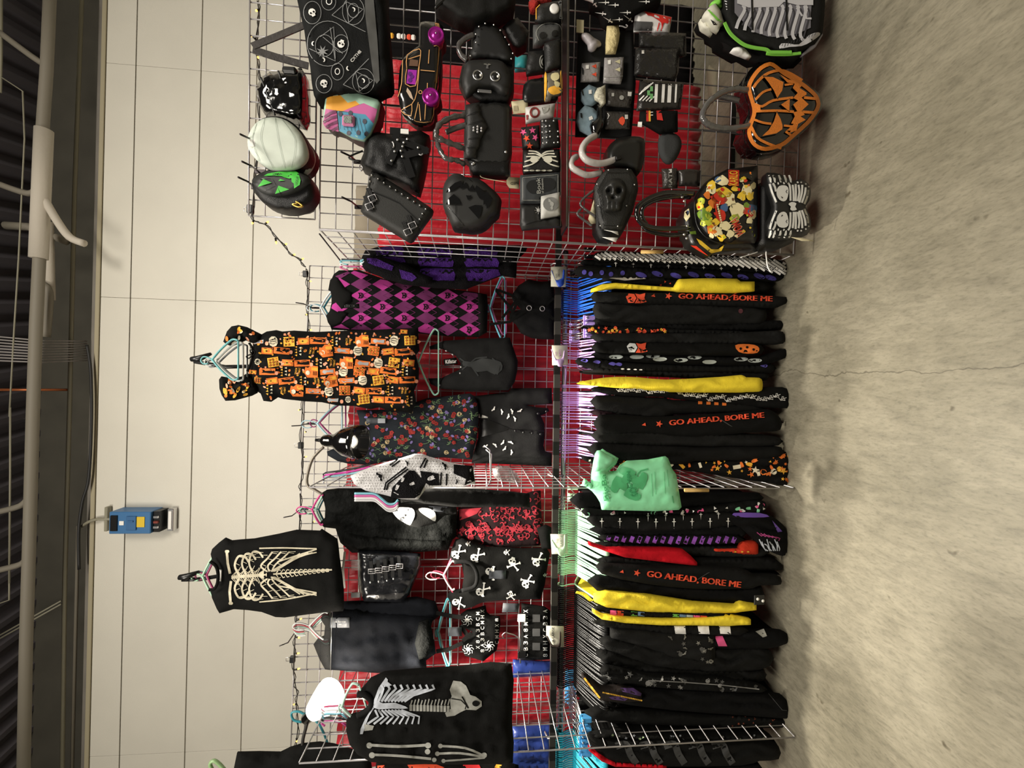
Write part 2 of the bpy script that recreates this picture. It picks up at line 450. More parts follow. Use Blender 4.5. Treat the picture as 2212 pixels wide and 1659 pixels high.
mb = MB(); mb.box((0, WALLY + .6, (zb + zc + 1) / 2), (14, .2, zc + 1 - zb)); struct(mb.build('wall_upper', mat('dark_upper_wall', '#48453c', rough=.9, var=.15, vs=3)))
# ribbed metal deck
mb = MB(); zD = zc + .55; nrib = 60
vs = []; fs = []
for i in range(nrib * 4 + 1):
    x = -7 + 14 * i / (nrib * 4); dz = (0, 0, .07, .07)[i % 4]
    vs += [(x - .8 * 1.2, -3.2, zD + dz), (x + .8, 5.2, zD + dz)]
for i in range(nrib * 4): fs.append((2 * i, 2 * i + 1, 2 * i + 3, 2 * i + 2))
mb.add(vs, fs, 0, False); mb.box((0, 1, zD + .15), (16, 9, .05))
struct(mb.build('ceiling', mat('dark_metal_deck', '#5b575c', rough=.8)))
struct(MB().box((-7.05, 1, zD / 2), (.1, 9, zD)).build('wall_left', WALLM))
struct(MB().box((7.05, 1, zD / 2), (.1, 9, zD)).build('wall_right', WALLM))
# pipes and conduits under the deck
PIPE = mat('grey_painted_pipe', '#7d776a', rough=.6); PIPEW = mat('white_pipe_wrap', '#bdb5a7', rough=.7, bump=.2, bs=40)
PIPEY = mat('pale_conduit', '#8f8b78', rough=.5)
def C(X, Y, y=3.9): return at(X, Y, y, 0)
t = thing('sprinkler_main', 'thick grey pipe running along under the dark ceiling deck, with white wrapped section', 'pipe', C(60, 900))
MB().tube([C(110, -60), C(101, 150), C(92, 280)] + [C(85, 560), C(78, 700), C(71, 900), C(64, 1150), C(56, 1400), C(50, 1720)], .043, 12).build('pipe', PIPE, t)
MB().tube([C(95, 280), C(83, 558)], .062, 14).build('wrapped_section', PIPEW, t)
for a, b, c in (((-4, 68), (88, 135), (101, 128)), ((-10, 395), (60, 418), (84, 405)), ((-5, 1106), (45, 1092), (66, 1070)), ((-5, 1232), (48, 1217), (60, 1195))):
    MB().tube([C(*p) for p in smooth([a, b, c], 4, False)], .026, 10).build('branch_pipe', PIPE, t)
MB().tube([C(*p) for p in smooth([(96, 430), (122, 475), (150, 512), (182, 526)], 4, False)], .032, 10).build('branch_pipe', PIPEW, t)
t = thing('drain_pipe', 'short second pipe with white wrap hanging beside the thick grey ceiling pipe', 'pipe', C(106, 560, 4.1))
MB().tube([C(104, 480, 4.1), C(108, 648, 4.1)], .038, 12).build('wrapped_section', PIPEW, t)
MB().tube([C(*p, 4.05) for p in smooth([(84, 610), (102, 622), (106, 650), (100, 728)], 4, False)], .03, 10).build('elbow', PIPE, t)
tag(MB().tube([C(12, 487, 4.1), C(62, 490, 4.1), C(145, 522, 4.15)], .036, 10).build('cross_pipe', PIPE), 'stubby grey pipe passing behind the white wrapped pipe at the ceiling', 'pipe')
tag(MB().tube([at(178, -40, 4.2, 0), at(161, 420, 4.2, 0), at(151, 850, 4.2, 0), at(140, 1250, 4.2, 0), at(134, 1700, 4.2, 0)], .017, 8).build('conduit', PIPEY), 'long pale conduit running the whole length just above the cream wall', 'conduit')
tag(MB().tube([at(168, 1135, 4.28, 0), at(166, 1250, 4.28, 0), at(155, 1700, 4.28, 0)], .014, 8).build('conduit', PIPE), 'grey conduit clipped to the beam above the blue breaker box', 'conduit')
tag(MB().tube([C(0, 842, 3.95), C(150, 842, 4.2)], .012, 8).build('copper_pipe', mat('copper', '#b5693f', rough=.4, metal=.7)), 'thin copper pipe crossing the ceiling beside the cable bundle', 'pipe')
for i in range(9):
    a, b = 727 + i * 6.5, 737 + i * 5.2
    tag(MB().tube([at(-6, a, 3.85, 0), at(90, (a + b) / 2 + 4, 4.0, 0), at(188, b, 4.25, 0)], .0065, 6).build('ceiling_cable', mat('grey_cable', '#8d8885', rough=.6)),
        'grey cable, one of nine laid side by side across the ceiling gap', 'cable', 'grey cables laid side by side under the ceiling')
tag(MB().tube([at(*p, 4.2, 0) for p in smooth([(188, 745), (196, 800), (198, 900), (192, 1030), (178, 1085), (170, 1150), (171, 1230)], 5, False)], .012, 8).build('power_cable', mat('black_cable', '#1a1a1a', rough=.5)), 'black cable drooping along the beam from the cable bundle to the blue box', 'cable')
def rod(p, w, label): tag(MB().tube([C(*q) for q in p], w, 6).build('hanger_rod', PIPEY), label, 'rod')
rod([(2, -20), (2, 110), (0, 200)], .012, 'pale strut along the ceiling edge above the ribbed deck')
rod([(0, 165), (49, 197), (53, 300), (40, 560), (30, 720), (20, 900)], .006, 'bent thin wire hanging in front of the ribbed deck')
rod([(22, 880), (22, 1020), (20, 1260)], .007, 'thin straight rod beside the grey ceiling pipe, behind the breaker box')
rod([(0, 1303), (20, 1296), (20, 1240)], .006, 'thin bent rod at the ceiling near the pair of diagonal bars')
t = thing('diagonal_strut', 'pair of pale diagonal bars crossing behind the grey ceiling pipe', 'strut', at(70, 1340, 4.3, 0))
for o in (0, 7): MB().tube([at(0, 1372 + o, 4.3, 0), at(132, 1298 + o, 4.3, 0)], .008, 6).build('bar', PIPEY, t)
# breaker box on the wall
BOXB = mat('blue_enamel', '#3f6f9e', rough=.4)
a, b = at(234, 1154, WALLY - .16, 0), at(325, 1106, WALLY - .16, 0)
t = thing('breaker_box', 'blue steel switch box on the cream wall with a yellow sticker', 'electrical box', ((a.x + b.x) / 2, WALLY - .08, b.z))
cxb, cz = (a.x + b.x) / 2, (a.z + b.z) / 2; wx, wz = abs(b.x - a.x), a.z - b.z
MB().box((cxb, WALLY - .08, cz), (wx, .155, wz), bev=.006).build('enclosure', BOXB, t)
MB().box((cxb, WALLY - .165, cz - .02), (wx * .62, .012, wz * .24), bev=.003).box((cxb + wx * .1, WALLY - .175, cz - .02), (.012, .01, .05)).build('door', mat('blue_enamel_door', '#3a6592', rough=.4), t)
MB().box((cxb, WALLY - .07, b.z - .03), (wx * .95, .11, .06)).build('base_panel', BPLAST, t)
MB().box((cxb, WALLY - .163, a.z - .05), (wx * .7, .01, .06)).build('switch_slot', BPLAST, t)
for dx in (-.05, 0, .05): MB().box((cxb + dx, WALLY - .13, b.z - .035), (.02, .03, .04)).build('knob', mat('red_knob', '#7a2e20', rough=.5) if dx == 0 else STEEL, t)
MB().box((cxb + .01, WALLY - .161, b.z + .085), (.1, .004, .07)).build('warning_sticker', mat('yellow_sticker', '#d9b92e', rough=.6), t)
MB().box((cxb, WALLY - .161, cz + .07), (.04, .004, .04)).build('label_sticker', CARD, t)
MB().tube([(cxb, WALLY - .05, a.z), (cxb, WALLY - .04, a.z + .2), at(200, 1124, WALLY - .05, 0), at(190, 1128, WALLY - .03, 0), at(172, 1140, WALLY, 0)], .014, 8).box((cxb, WALLY - .03, a.z + .12), (.24, .05, .03), bev=.004).build('conduit', PIPEY, t)
a, b = at(364, 1146, WALLY - .04, 0), at(378, 1098, WALLY - .04, 0)
t = thing('wall_outlet', 'small white outlet plate standing out of the cream wall under the blue box', 'outlet', ((a.x + b.x) / 2, WALLY, b.z))
MB().box(((a.x + b.x) / 2, WALLY - .03, (a.z + b.z) / 2), (abs(b.x - a.x), .06, a.z - b.z), bev=.004).build('plate', STEEL, t)
MB().box(((a.x + b.x) / 2, WALLY - .063, (a.z + b.z) / 2), (abs(b.x - a.x) * .8, .006, (a.z - b.z) * .5)).build('socket', CARD, t)
# ================================================================ lights
sc.world = bpy.data.worlds.new('world'); sc.world.use_nodes = True
sc.world.node_tree.nodes['Background'].inputs[0].default_value = rgb('#fff6e8'); sc.world.node_tree.nodes['Background'].inputs[1].default_value = .12
def area(name, loc, target, size, power, col='#fff7ea', sy=None):
    l = bpy.data.lights.new(name, 'AREA'); l.energy = power; l.color = rgb(col)[:3]; l.shape = 'RECTANGLE'; l.size = size; l.size_y = sy or size
    o = bpy.data.objects.new(name, l); COL.objects.link(o); o.location = loc
    o.rotation_euler = (Vector(target) - Vector(loc)).to_track_quat('-Z', 'Y').to_euler(); return o
area('hall_lamp', (-2.4, -1.2, 5.6), (-1.2, 2.4, 1.0), 1.6, 190)
area('hall_lamp', (2.6, -1.2, 5.6), (1.4, 2.4, .8), 1.6, 210)
area('hall_lamp', (0.2, .9, 5.75), (0.1, 1.7, 0), 1.4, 90)
vs_ = sc.view_settings; sc.display_settings.display_device = 'sRGB'
vs_.view_transform = 'Standard'; vs_.look = 'None'; vs_.exposure = 0; vs_.gamma = 1; vs_.use_curve_mapping = False
sc.cycles.max_bounces = 6; sc.cycles.diffuse_bounces = 3; sc.cycles.glossy_bounces = 3; sc.cycles.transparent_max_bounces = 12
sc.cycles.use_denoising = True; sc.cycles.sample_clamp_indirect = 4; sc.cycles.caustics_reflective = False; sc.cycles.caustics_refractive = False
# ================================================================ display grids (3 inch chrome mesh)
SQ = .0762
NEAR, FAR = 1.95, 2.56
def grid_panel(name, label, o, ux, nx, nz, group, r=.003, rf=.0036):
    """panel with its lower corner at o, running nx squares along ux and nz squares up; wires of one direction lie in front of the other"""
    o = Vector(o); ux = Vector(ux).normalized(); n = Vector((0, 0, 1)).cross(ux)
    t = thing(name, label, 'grid panel', o + ux * (nx * SQ / 2), group)
    mb = MB()
    for i in range(1, nx): p = o + ux * (i * SQ); mb.tube([p, p + Vector((0, 0, nz * SQ))], r, 5)
    for j in range(1, nz): p = o + Vector((0, 0, j * SQ)) - n * (2 * r); mb.tube([p, p + ux * (nx * SQ)], r, 5)
    mb.build('wire_mesh', CHROME, t)
    mb = MB(); w = ux * (nx * SQ); h = Vector((0, 0, nz * SQ))
    mb.tube([o, o + h], rf, 6); mb.tube([o + w, o + w + h], rf, 6); mb.tube([o - n * .004, o + w - n * .004], rf, 6); mb.tube([o + h - n * .004, o + w + h - n * .004], rf, 6)
    mb.build('frame', CHROME, t)
    return t
kx = Vector((1, K, 0)).normalized(); ky = Vector((-K, 1, 0)).normalized()
def bp(x, y, z): return Vector((x, y + K * x, z))
XR, XC, XL = .722, -.512, -1.775
G1 = 'chrome grid panels of the back of the stall'
names = ['behind the blue satin at the far left bay', 'behind the skeleton long sleeve shirt', 'behind the black dress with the grey tag', 'behind the red damask top', 'behind the rose print dress', 'behind the black top on the mint hanger', 'behind the argyle cardigan', 'behind the purple striped sweater']
bx = [-2.99, -2.385, -1.775, -1.122, -.512, .108]
zb0 = .31
for i, x in enumerate(bx):
    grid_panel('display_grid', 'chrome wire grid panel of the back, ' + names[[0, 1, 2, 3, 4, 6][i]], bp(x, FAR, zb0), kx, 8, 32, G1)
# dividers
for x, lab in ((XR, 'chrome wire divider panel standing between the bags and the clothes rail'), (XC, 'chrome wire divider panel the green shopping bag is tied to'), (XL, 'chrome wire divider panel beside the cyan hangers')):
    grid_panel('divider_grid', lab, bp(x, NEAR, .012), ky, 8, 32, 'chrome grid dividers')
# bag wall: stands turned slightly the other way
KB = -.03
NB = NEAR + (K - KB) * XR
kb = Vector((1, KB, 0)).normalized()
def bw(x, z): return Vector((x, NB + KB * x, z))
G2 = 'chrome grid panels of the bag wall'
grid_panel('display_grid', 'chrome wire grid panel of the bag wall that carries the coffin bag', bw(XR + .006, .012), kb, 8, 32, G2)
grid_panel('display_grid', 'chrome wire grid panel of the bag wall that carries the toy-car shaped bag', bw(XR + .619, .012), kb, 10, 32, G2)
grid_panel('display_grid', 'short chrome grid extension on top of the bag wall behind the round bags', bw(XR + .05, 2.472), kb, 16, 4, G2)
# black square bar with alternating tape, and the chrome garment rail
BAR, BARG = mat('black_steel_bar', '#0c0b0a', rough=.4), mat('worn_black_tape', '#2b2823', rough=.7)
yb, zr = 2.2, 1.09
p0, p1 = at(1207, 470, 2.22), at(1192, 1700, 2.22)
t = thing('upright_bar', 'black square steel bar running above the clothes rail with lighter taped bands', 'bar', p0.lerp(p1, .5))
d = (p1 - p0); L = d.length; rot = d.to_track_quat('X', 'Z').to_matrix()
for i in range(42):
    c = p0 + d * ((i + .5) / 42); MB().box(c, (L / 42 + .0005, .03, .034), rot=rot).build('bar_band', BAR if i % 2 else BARG, t)
RYL = 2.24
r0, r1 = at(1222, 545, RYL), at(1208, 1760, RYL)
t = thing('clothes_rail', 'round chrome clothes rail running the length of the stall', 'rail', r0.lerp(r1, .5))
MB().tube([r0, r1], .0145, 14).build('tube', STEEL, t); MB().lathe(r0, r0 - r1, [(-.01, .016), (.006, .016), (.01, .008)], 12).build('end_cap', BPLAST, t)
for Y in (575, 1040, 1590):
    p = r0.lerp(r1, (Y - 545) / (1760 - 545))
    MB().tube([p + Vector((0, -.015, .0)), p + Vector((0, -.03, .03)), p + Vector((0, -.03, .075)), p + Vector((0, .01, .085))], .005, 6).build('bracket', CHROME, t)
# ================================================================ drapes behind
def drape(name, label, X0, X1, Y0, Y1, y, m, nf, amp, k=K, cat='drape'):
    """hanging cloth between photo columns, with real folds"""
    a, b = at(X0, Y0, y, k), at(X0, Y1, y, k); mb = MB(); nx, nzv = nf * 8, 26
    zt = at(X0, (Y0 + Y1) / 2, y, k).z; zbm = max(.01, at(X1, (Y0 + Y1) / 2, y, k).z)
    vs = []; fs = []
    for j in range(nzv + 1):
        z = zt + (zbm - zt) * j / nzv
        for i in range(nx + 1):
            u = i / nx; x = a.x + (b.x - a.x) * u
            w = math.sin(u * nf * 2 * PI + 1.3 * nz(u * 9, j * .12, 1, 3)) * amp * (.7 + .6 * nz(u * 20, j * .07, 1, 5)) + nz(u * 60, j * .5, 1, 9) * amp * .35 + nz(u * 40, j * 1.3, 1, 19) * amp * .5
            vs.append((x + .004 * math.sin(j * 2.1 + u * 50), y + k * x + w, z))
    for j in range(nzv):
        for i in range(nx): q = j * (nx + 1) + i; fs.append((q, q + nx + 1, q + nx + 2, q + 1))
    mb.add(vs, fs); o = mb.build(name, m); md = o.modifiers.new('cloth thickness', 'SOLIDIFY'); md.thickness = .003
    return tag(o, label, cat)
SATIN = mat('red_satin', '#b41324', rough=.42, bump=.55, bs=22, sheen=.2)
drape('backdrop_drape', 'red satin backdrop behind the clothes of the left bays', 745, 1700, 1660, 575, 2.64, SATIN, 34, .016)
drape('backdrop_drape', 'red satin backdrop seen through the bag wall', 820, 1700, 700, 126, 2.86, SATIN, 22, .03)
drape('side_drape', 'black drape of the next stall behind the bag wall', 790, 1700, 130, -60, 2.95, fab('black_drape', '#0d0b0c'), 6, .02)
drape('side_drape', 'taupe cloth edge showing above the red satin beside the bags', 766, 1500, 600, 400, 3.05, fab('taupe_drape', '#8b8272'), 4, .01)
# ================================================================ clothes hung in front of the back grid
def Z(ox, oy, s, t): return [(ox + float(a) / s, oy + float(b) / s) for a, b in (q.split(',') for q in t.split())]
def folds(A=.007, lam=26, seed=0, wob=.02, B=.006):
    """hanging folds: ridges running down the cloth"""
    def f(X, Y):
        return A * math.sin(Y * 2 * PI / lam + 2.2 * nz(X * wob, Y * .02, 1, seed)) * (.5 + .7 * abs(nz(X * .012, Y * .03, 1, seed + 7))) + B * nz(X, Y, .035, seed + 3) + B * .5 * nz(X, Y, .11, seed + 5)
    return f
def cen(P): return (sum(p[0] for p in P) / len(P), sum(p[1] for p in P) / len(P))
def garment(name, label, cat, P, y, group=None, part='body'):
    c = cen(P); t = thing(name, label, cat, at(max(p[0] for p in P), c[1], y), group or ('clothes hung in front of the back grid' if cat != 'bag' else None)); return t
HANGM = {}
def hcol(c): return mat('hanger_plastic_' + c.strip('#'), c, rough=.35)
def hanger_front(label, X, Y, w, y, c, drop=28, hook=26, bar=True, group='plastic hangers on the back grid', tilt=0, r=.0045):
    """plastic hanger seen from the front: neck at pixel (X, Y), w wide"""
    mb = MB(); h = w / 2
    H = [(X - hook * .35, Y + 8), (X - hook * .75, Y + 9), (X - hook, Y + 2), (X - hook * .8, Y - 6), (X - hook * .35, Y - 5), (X, Y)]
    mb.tube([at(a, b, y) for a, b in smooth(H, 3, False)], r * .85, 7)
    L = smooth([(X, Y), (X + drop * .45, Y + h * .5), (X + drop * .95, Y + h * .93), (X + drop * 1.15, Y + h), (X + drop * 1.35, Y + h * .93)], 3, False)
    Rr = smooth([(X, Y), (X + drop * .45, Y - h * .5), (X + drop * .95, Y - h * .93), (X + drop * 1.15, Y - h), (X + drop * 1.35, Y - h * .93)], 3, False)
    for q in (L, Rr): mb.tube([at(a + (b - Y) * tilt, b, y) for a, b in q], r * 1.25, 7)
    if bar: mb.tube([at(X + drop * 1.35 + h * .93 * tilt, Y + h * .93, y), at(X + drop * 1.35 - h * .93 * tilt, Y - h * .93, y)], r, 7)
    return tag(mb.build('clothes_hanger', hcol(c)), label, 'hanger', group)
def hook_front(label, X, Y, y=2.53, ln=.1, k=K):
    """chrome grid hook: a plate on the mesh and an arm coming forward and up"""
    p = at(X, Y, y, k); mb = MB()
    mb.tube([p, p + Vector((0, -ln * .8, -.004)), p + Vector((0, -ln, .03))], .0032, 6)
    mb.box(p + Vector((0, .012, -.02)), (.012, .006, .05), bev=.002)
    return tag(mb.build('grid_hook', mat('dark_hook', '#3b3638', rough=.35, metal=.8)), label, 'hook', 'hooks clipped on the chrome grids')
# ---- orange halloween dress on the tall pole
DRM = [BLACK, ORANGE, AMBER, CREAM, mat('grey_ghost_print', '#aeb0b2', rough=.9), mat('peach_print', '#f2a987', rough=.9)]
def halloween_print(mb, P, S, sx=34, sy=21.5, seed=1, sc0=1.08, x0=None, skipx=None):
    rnd = random.Random(seed)
    xa, xb = min(p[0] for p in P), max(p[0] for p in P); ya, yb = min(p[1] for p in P), max(p[1] for p in P)
    ci = 0; Y = ya + 11
    while Y < yb - 6:
        X = xa + 10 + (ci % 2) * sx * .3; ri = 0
        while X < xb - 6:
            kind = (ri * 3 + ci * 5 + ci // 2) % 8; an = rnd.uniform(-.16, .16); Y += rnd.uniform(-1.5, 1.5); sc_ = sc0 * (1 if edist(X, Y, P) > 16 else .62)
            ok = inside(X, Y, P) and edist(X, Y, P) > 5.5
            if ok:
                fr = frame(X, Y, sc_, an)
                R = lambda a, b, m, e=.002, X=X, Y=Y, sc_=sc_, an=an: decal(mb, mapl(frame(X, Y, sc_, an), [(-a, -b), (a, -b), (a, b), (-a, b)]), S, m, e, 14)
                if kind == 0:     # white pumpkin
                    motif(mb, PUMP, X, Y, 11 * sc_, S, 3, an)
                    for q in (-5, 0, 5): stroke(mb, mapl(fr, [(q * .5, 7), (q, 0), (q * .6, -7)]), 1.3, S, 0, .003, 9)
                elif kind == 1:   # black cat on an orange card
                    R(6.5, 16, 1); decal(mb, mapl(fr, [(-3, -14), (3, -14), (2, -2), (1.5, 5), (4, 6), (4, 12), (2, 9), (0, 9), (-2, 12), (-2, 5), (-3.5, -6)]), S, 0, .003, 30)
                    stroke(mb, mapl(fr, [(3, -13), (5, -6), (4, 2)]), 1.2, S, 0, .003, 9)
                elif kind == 2:   # crooked house
                    motif(mb, [(-.8, -.9), (.8, -.8), (.9, .2), (.5, .6), (.6, 1.0), (-.3, 1.1), (-.9, .6)], X, Y, 14 * sc_, S, 1, an)
                    decal(mb, circ(*fr(-3, 8), 5), S, 3, .003, 30); decal(mb, mapl(fr, [(2, -12), (9, -11), (9, 2), (3, 1)]), S, 2, .003, 30)
                    for q in (-9, -6, -3): stroke(mb, mapl(fr, [(-7, q), (1, q)]), 1.2, S, 0, .0035, 9)
                elif kind == 3:   # candy card
                    R(9.5, 11, 2 if ci % 2 else 1)
                    for a in (-5.5, 0, 5.5):
                        for b in (-6.5, 0, 6.5): decal(mb, circ(*fr(a, b), 2.4, n=7), S, 0, .003, 30); decal(mb, circ(*fr(a, b), 1.4, n=6), S, 1 if ci % 2 else 2, .0038, 30)
                elif kind == 4:   # candy corn row
                    for a in (-9, -3, 3, 9): motif(mb, TRI, X - 3, Y + a, 3.6, S, 2, rnd.uniform(-.3, .3))
                    for a in (-7, 0, 7): motif(mb, TRI, X + 6, Y + a, 3.6, S, 3, rnd.uniform(-.3, .3))
                elif kind == 5:   # ghost card
                    R(5.5, 15, 1); motif(mb, [(-.3, -1), (.35, -1.1), (.2, 0), (.4, .7), (0, 1), (-.35, .6), (-.2, 0)], X, Y, 12, S, 4, an, .003)
                elif kind == 6:   # lantern
                    R(6.5, 11.5, 1); R(4, 9, 2, .003); motif(mb, STAR, X - 2, Y, 2.6, S, 0, an, .004)
                else:             # lettering and stars
                    write(mb, 'TRICK', X - 3, Y, 15, 4, S, 2, an); write(mb, 'TREAT', X + 4, Y, 15, 4, S, 2, an)
                    motif(mb, STAR, X + 13, Y + 2, 3, S, 2, an)
                if kind in (1, 3, 5): motif(mb, HEART if kind == 3 else PUMP, X + 20, Y + 3, 4.5, S, 5, an)
            X += sx * (1.0 if kind in (0, 1, 2, 5) else .92); ri += 1
        Y += sy; ci += 1
D1 = px('546,741 562,724 576,716 597,713 610,716 635,714 682,717 753,714 800,713 856,710 903,708 904,740 906,757 898,767 905,797 904,821 894,845 898,868 889,894 868,888 847,890 820,880 800,884 765,877 729,876 695,869 659,867 612,862 600,858 585,868 569,866 563,850 556,846 545,830 540,812 536,802 541,788 547,767')
t = garment('halloween_dress', 'orange and black halloween print dress with puff sleeves hung high on a black pole', 'dress', D1, 2.32)
mb = MB(); S = puff(mb, D1, 2.34, .075, 34, step=9, folds=folds(.012, 30, 1, .006, .008)); halloween_print(mb, D1, S, seed=4); rnd = random.Random(40); [decal(mb, circ(X, Y, rnd.uniform(2, 4), rnd.uniform(1.5, 2.6), 6, rnd.uniform(0, 3)), S, rnd.choice((1, 1, 2, 5)), .0003) for X, Y in ((rnd.uniform(550, 905), rnd.uniform(712, 892)) for _ in range(330)) if inside(X, Y, D1) and edist(X, Y, D1) > 4]; mb.build('bodice_and_skirt', DRM, t)
for i, SL in enumerate((px('482,738 490,716 500,705 515,702 532,706 552,716 566,723 569,733 556,742 545,741 530,735 515,742 500,748 489,744'), px('473,820 478,813 490,815 503,817 522,813 534,806 545,815 556,838 555,849 543,855 525,860 506,865 487,866 479,854 474,840'))):
    mb = MB(); S = puff(mb, SL, 2.33, .06, 15, step=7, folds=lambda X, Y: .006 * math.sin(Y * 1.1 + 2 * nz(X, Y, .06, 3)) + .006 * nz(X, Y, .12, 4))
    rnd = random.Random(i)
    for q in range(120):
        X, Y = rnd.uniform(470, 575), rnd.uniform(700, 870)
        if inside(X, Y, SL) and edist(X, Y, SL) > 4: decal(mb, circ(X, Y, rnd.uniform(3, 8), rnd.uniform(2, 4), 7, rnd.uniform(0, 3)), S, rnd.choice((1, 1, 1, 2, 3, 5)), .004, 6)
    mb.build('puff_sleeve', DRM, t)
mb = MB(); stroke_pts = smooth(px('534,802 541,787 546,768 545,752 538,741'), 4, False)
mb.tube([at(a, b, 2.28) for a, b in stroke_pts], .006, 6); mb.tube([at(a, b, 2.27) for a, b in smooth(px('545,768 537,774 532,770 540,766 546,768 552,760 540,756 545,767'), 3, False)], .0035, 5); mb.build('drawstring_bow', BLACK, t)
# ---- skeleton tank top on the other pole
TK = px('455,1197 458,1186 473,1172 486,1162 500,1168 520,1166 548,1164 600,1154 640,1145 690,1147 694,1143 728,1165 730,1178 733,1205 738,1240 742,1275 742,1300 741,1320 700,1323 660,1328 615,1334 595,1333 565,1322 535,1318 505,1316 474,1325 468,1315 458,1292 455,1278 462,1272 468,1262 470,1240 464,1222 458,1210')
t = garment('skeleton_tank', 'black sleeveless top with cream rib cage print hung high on a pole', 'top', TK, 2.3)
mb = MB(); S = puff(mb, TK, 2.32, .06, 30, step=10, folds=folds(.006, 60, 21, .004, .008))
ax = lambda X: 1247 - (X - 500) * .075
for sg in (-1, 1):
    stroke(mb, [(497 + (2 if sg > 0 else 0), ax(497) + sg * 8), (494 + sg * 2, ax(497) + sg * 30), (494 + sg * 4, ax(497) + sg * 54)], 5.5, S, 1)
    for e in (0, 3): decal(mb, circ(493 + sg * 4 + e, ax(497) + sg * 56, 3.4, n=8), S, 1, .002, 20)
    for i in range(6):
        X0 = 513 + i * 15.5; w_ = 44 + min(i, 3) * 3.5 - max(0, i - 3) * 1
        arc = smooth([(X0 + 3, ax(X0) + sg * 4), (X0 - 6, ax(X0) + sg * w_ * .55), (X0 + 2, ax(X0) + sg * w_), (X0 + 16, ax(X0) + sg * (w_ - 1)), (X0 + 24, ax(X0) + sg * (w_ - 12))], 4, False)
        if i > 2: arc = smooth([(562 + i * 5, ax(560) + sg * 8), (X0 + 4, ax(X0) + sg * 20), (X0 + 12 + i * 2, ax(X0) + sg * 36), (X0 + 20 + i * 3, ax(X0) + sg * (w_ - 4))], 4, False)
        stroke(mb, arc, 4.6 - i * .25, S, 1, .002, 7)
        for q in range(5):
            a = arc[min(len(arc) - 1, 2 + q * 3)]; stroke(mb, [a, (a[0] + 9 + q, a[1] - sg * (6 - q * 1.5))], 1.1, S, 1, .0022, 9)
    for i in range(5):
        stroke(mb, smooth([(585 + 2 * i, ax(590) + sg * 6), (610 + 9 * i, ax(600) + sg * (20 + i * 4)), (648 + 9 * i, ax(600) + sg * (44 + i * .6))], 4, False), 2.6, S, 1, .0024, 9)
    stroke(mb, smooth([(560, ax(560) + sg * 58), (610, ax(600) + sg * 56), (650, ax(640) + sg * 52), (684, ax(680) + sg * 48)], 4, False), 3, S, 1, .0024, 9)
    stroke(mb, smooth([(600, ax(600) + sg * 26), (640, ax(640) + sg * 36), (684, ax(680) + sg * 47)], 4, False), 3, S, 1, .0024, 9)
    for i in range(12): X0 = 596 + i * 9.5; stroke(mb, [(X0, ax(X0)), (X0 + 6, ax(X0) + sg * (9.5 - i * .6)), (X0 + 10, ax(X0) + sg * (7.5 - i * .5))], 2.2, S, 1, .0024, 9)
    for i in range(14):
        X0 = 500 + i * 5; stroke(mb, [(X0, ax(X0) + sg * 2), (X0 + 10, ax(X0) + sg * (12 + (i % 3) * 5))], 1.3, S, 1, .0021, 9)
stroke(mb, [(500, ax(500)), (566, ax(566))], 7, S, 1); stroke(mb, [(590, ax(590)), (717, ax(717))], 3.4, S, 1)
decal(mb, mapl(frame(568, ax(568), 10.5, 0), SKULL), S, 1, .003); 
for sg in (-1, 1): decal(mb, circ(572, ax(572) + sg * 4, 2.6, n=8), S, 0, .0042, 20)
mb.build('body', [BLACK, BONE], t)
mb = MB(); mb.tube([at(a, b, 2.27) for a, b in smooth(px('452,1274 463,1272 470,1258 471,1238 466,1222 454,1213'), 4, False)], .008, 8); mb.build('neck_band', BLACK, t)
mb = MB(); puff(mb, px('470,1230 480,1231 478,1256 470,1255'), 0, .002, 4, .002, 8, base=S); mb.build('neck_label', mat('label_white', '#c9c6c0', rough=.8), t)
# the two poles with black grips
def pole(label, X0, Y0, X1, Y1, y):
    p = at(X1, Y1, y); t = thing('hanging_pole', label, 'pole', p)
    MB().tube([at(X0 + 6, Y0 + 2, y - .02), at((X0 + X1) / 2 - 20, (Y0 + Y1) / 2 + 8, y - .01), p], .011, 8).build('shaft', BPLAST, t)
    mb = MB(); mb.tube([at(X0, Y0 - 3, y - .03), at(X0 + 15, Y0 - 4, y - .035), at(X0 + 42, Y0 - 15, y - .03)], [.014, .018, .008], 10); mb.tube([at(X0 + 12, Y0, y - .03), at(X0 + 28, Y0 + 4, y - .04), at(X0 + 44, Y0 - 2, y - .03)], .005, 6); mb.build('grip', BPLAST, t)
pole('black hanging pole above the orange halloween dress', 414, 779, 600, 790, 2.36)
pole('black hanging pole with clamp above the skeleton tank', 388, 1250, 520, 1236, 2.36)
for i, (lab, X, Y, w, y, c, dr) in enumerate((
    ('turquoise hanger, front one above the orange halloween dress', 458, 777, 88, 2.27, '#6fb5b8', 42), ('white hanger behind the turquoise one above the orange dress', 466, 781, 84, 2.29, '#dfe0dc', 44), ('grey hanger, hindmost above the orange halloween dress', 472, 784, 80, 2.31, '#8b8e90', 46),
    ('mint hanger, front one holding the skeleton tank', 437, 1245, 120, 2.325, '#a9d4b4', 34), ('pink hanger showing inside the skeleton tank neck', 446, 1243, 124, 2.335, '#b8497b', 34), ('pale teal hanger at the back of the skeleton tank', 444, 1240, 140, 2.345, '#8fbfc0', 40))):
    hanger_front(lab, X, Y, w, y, c, dr, 24)
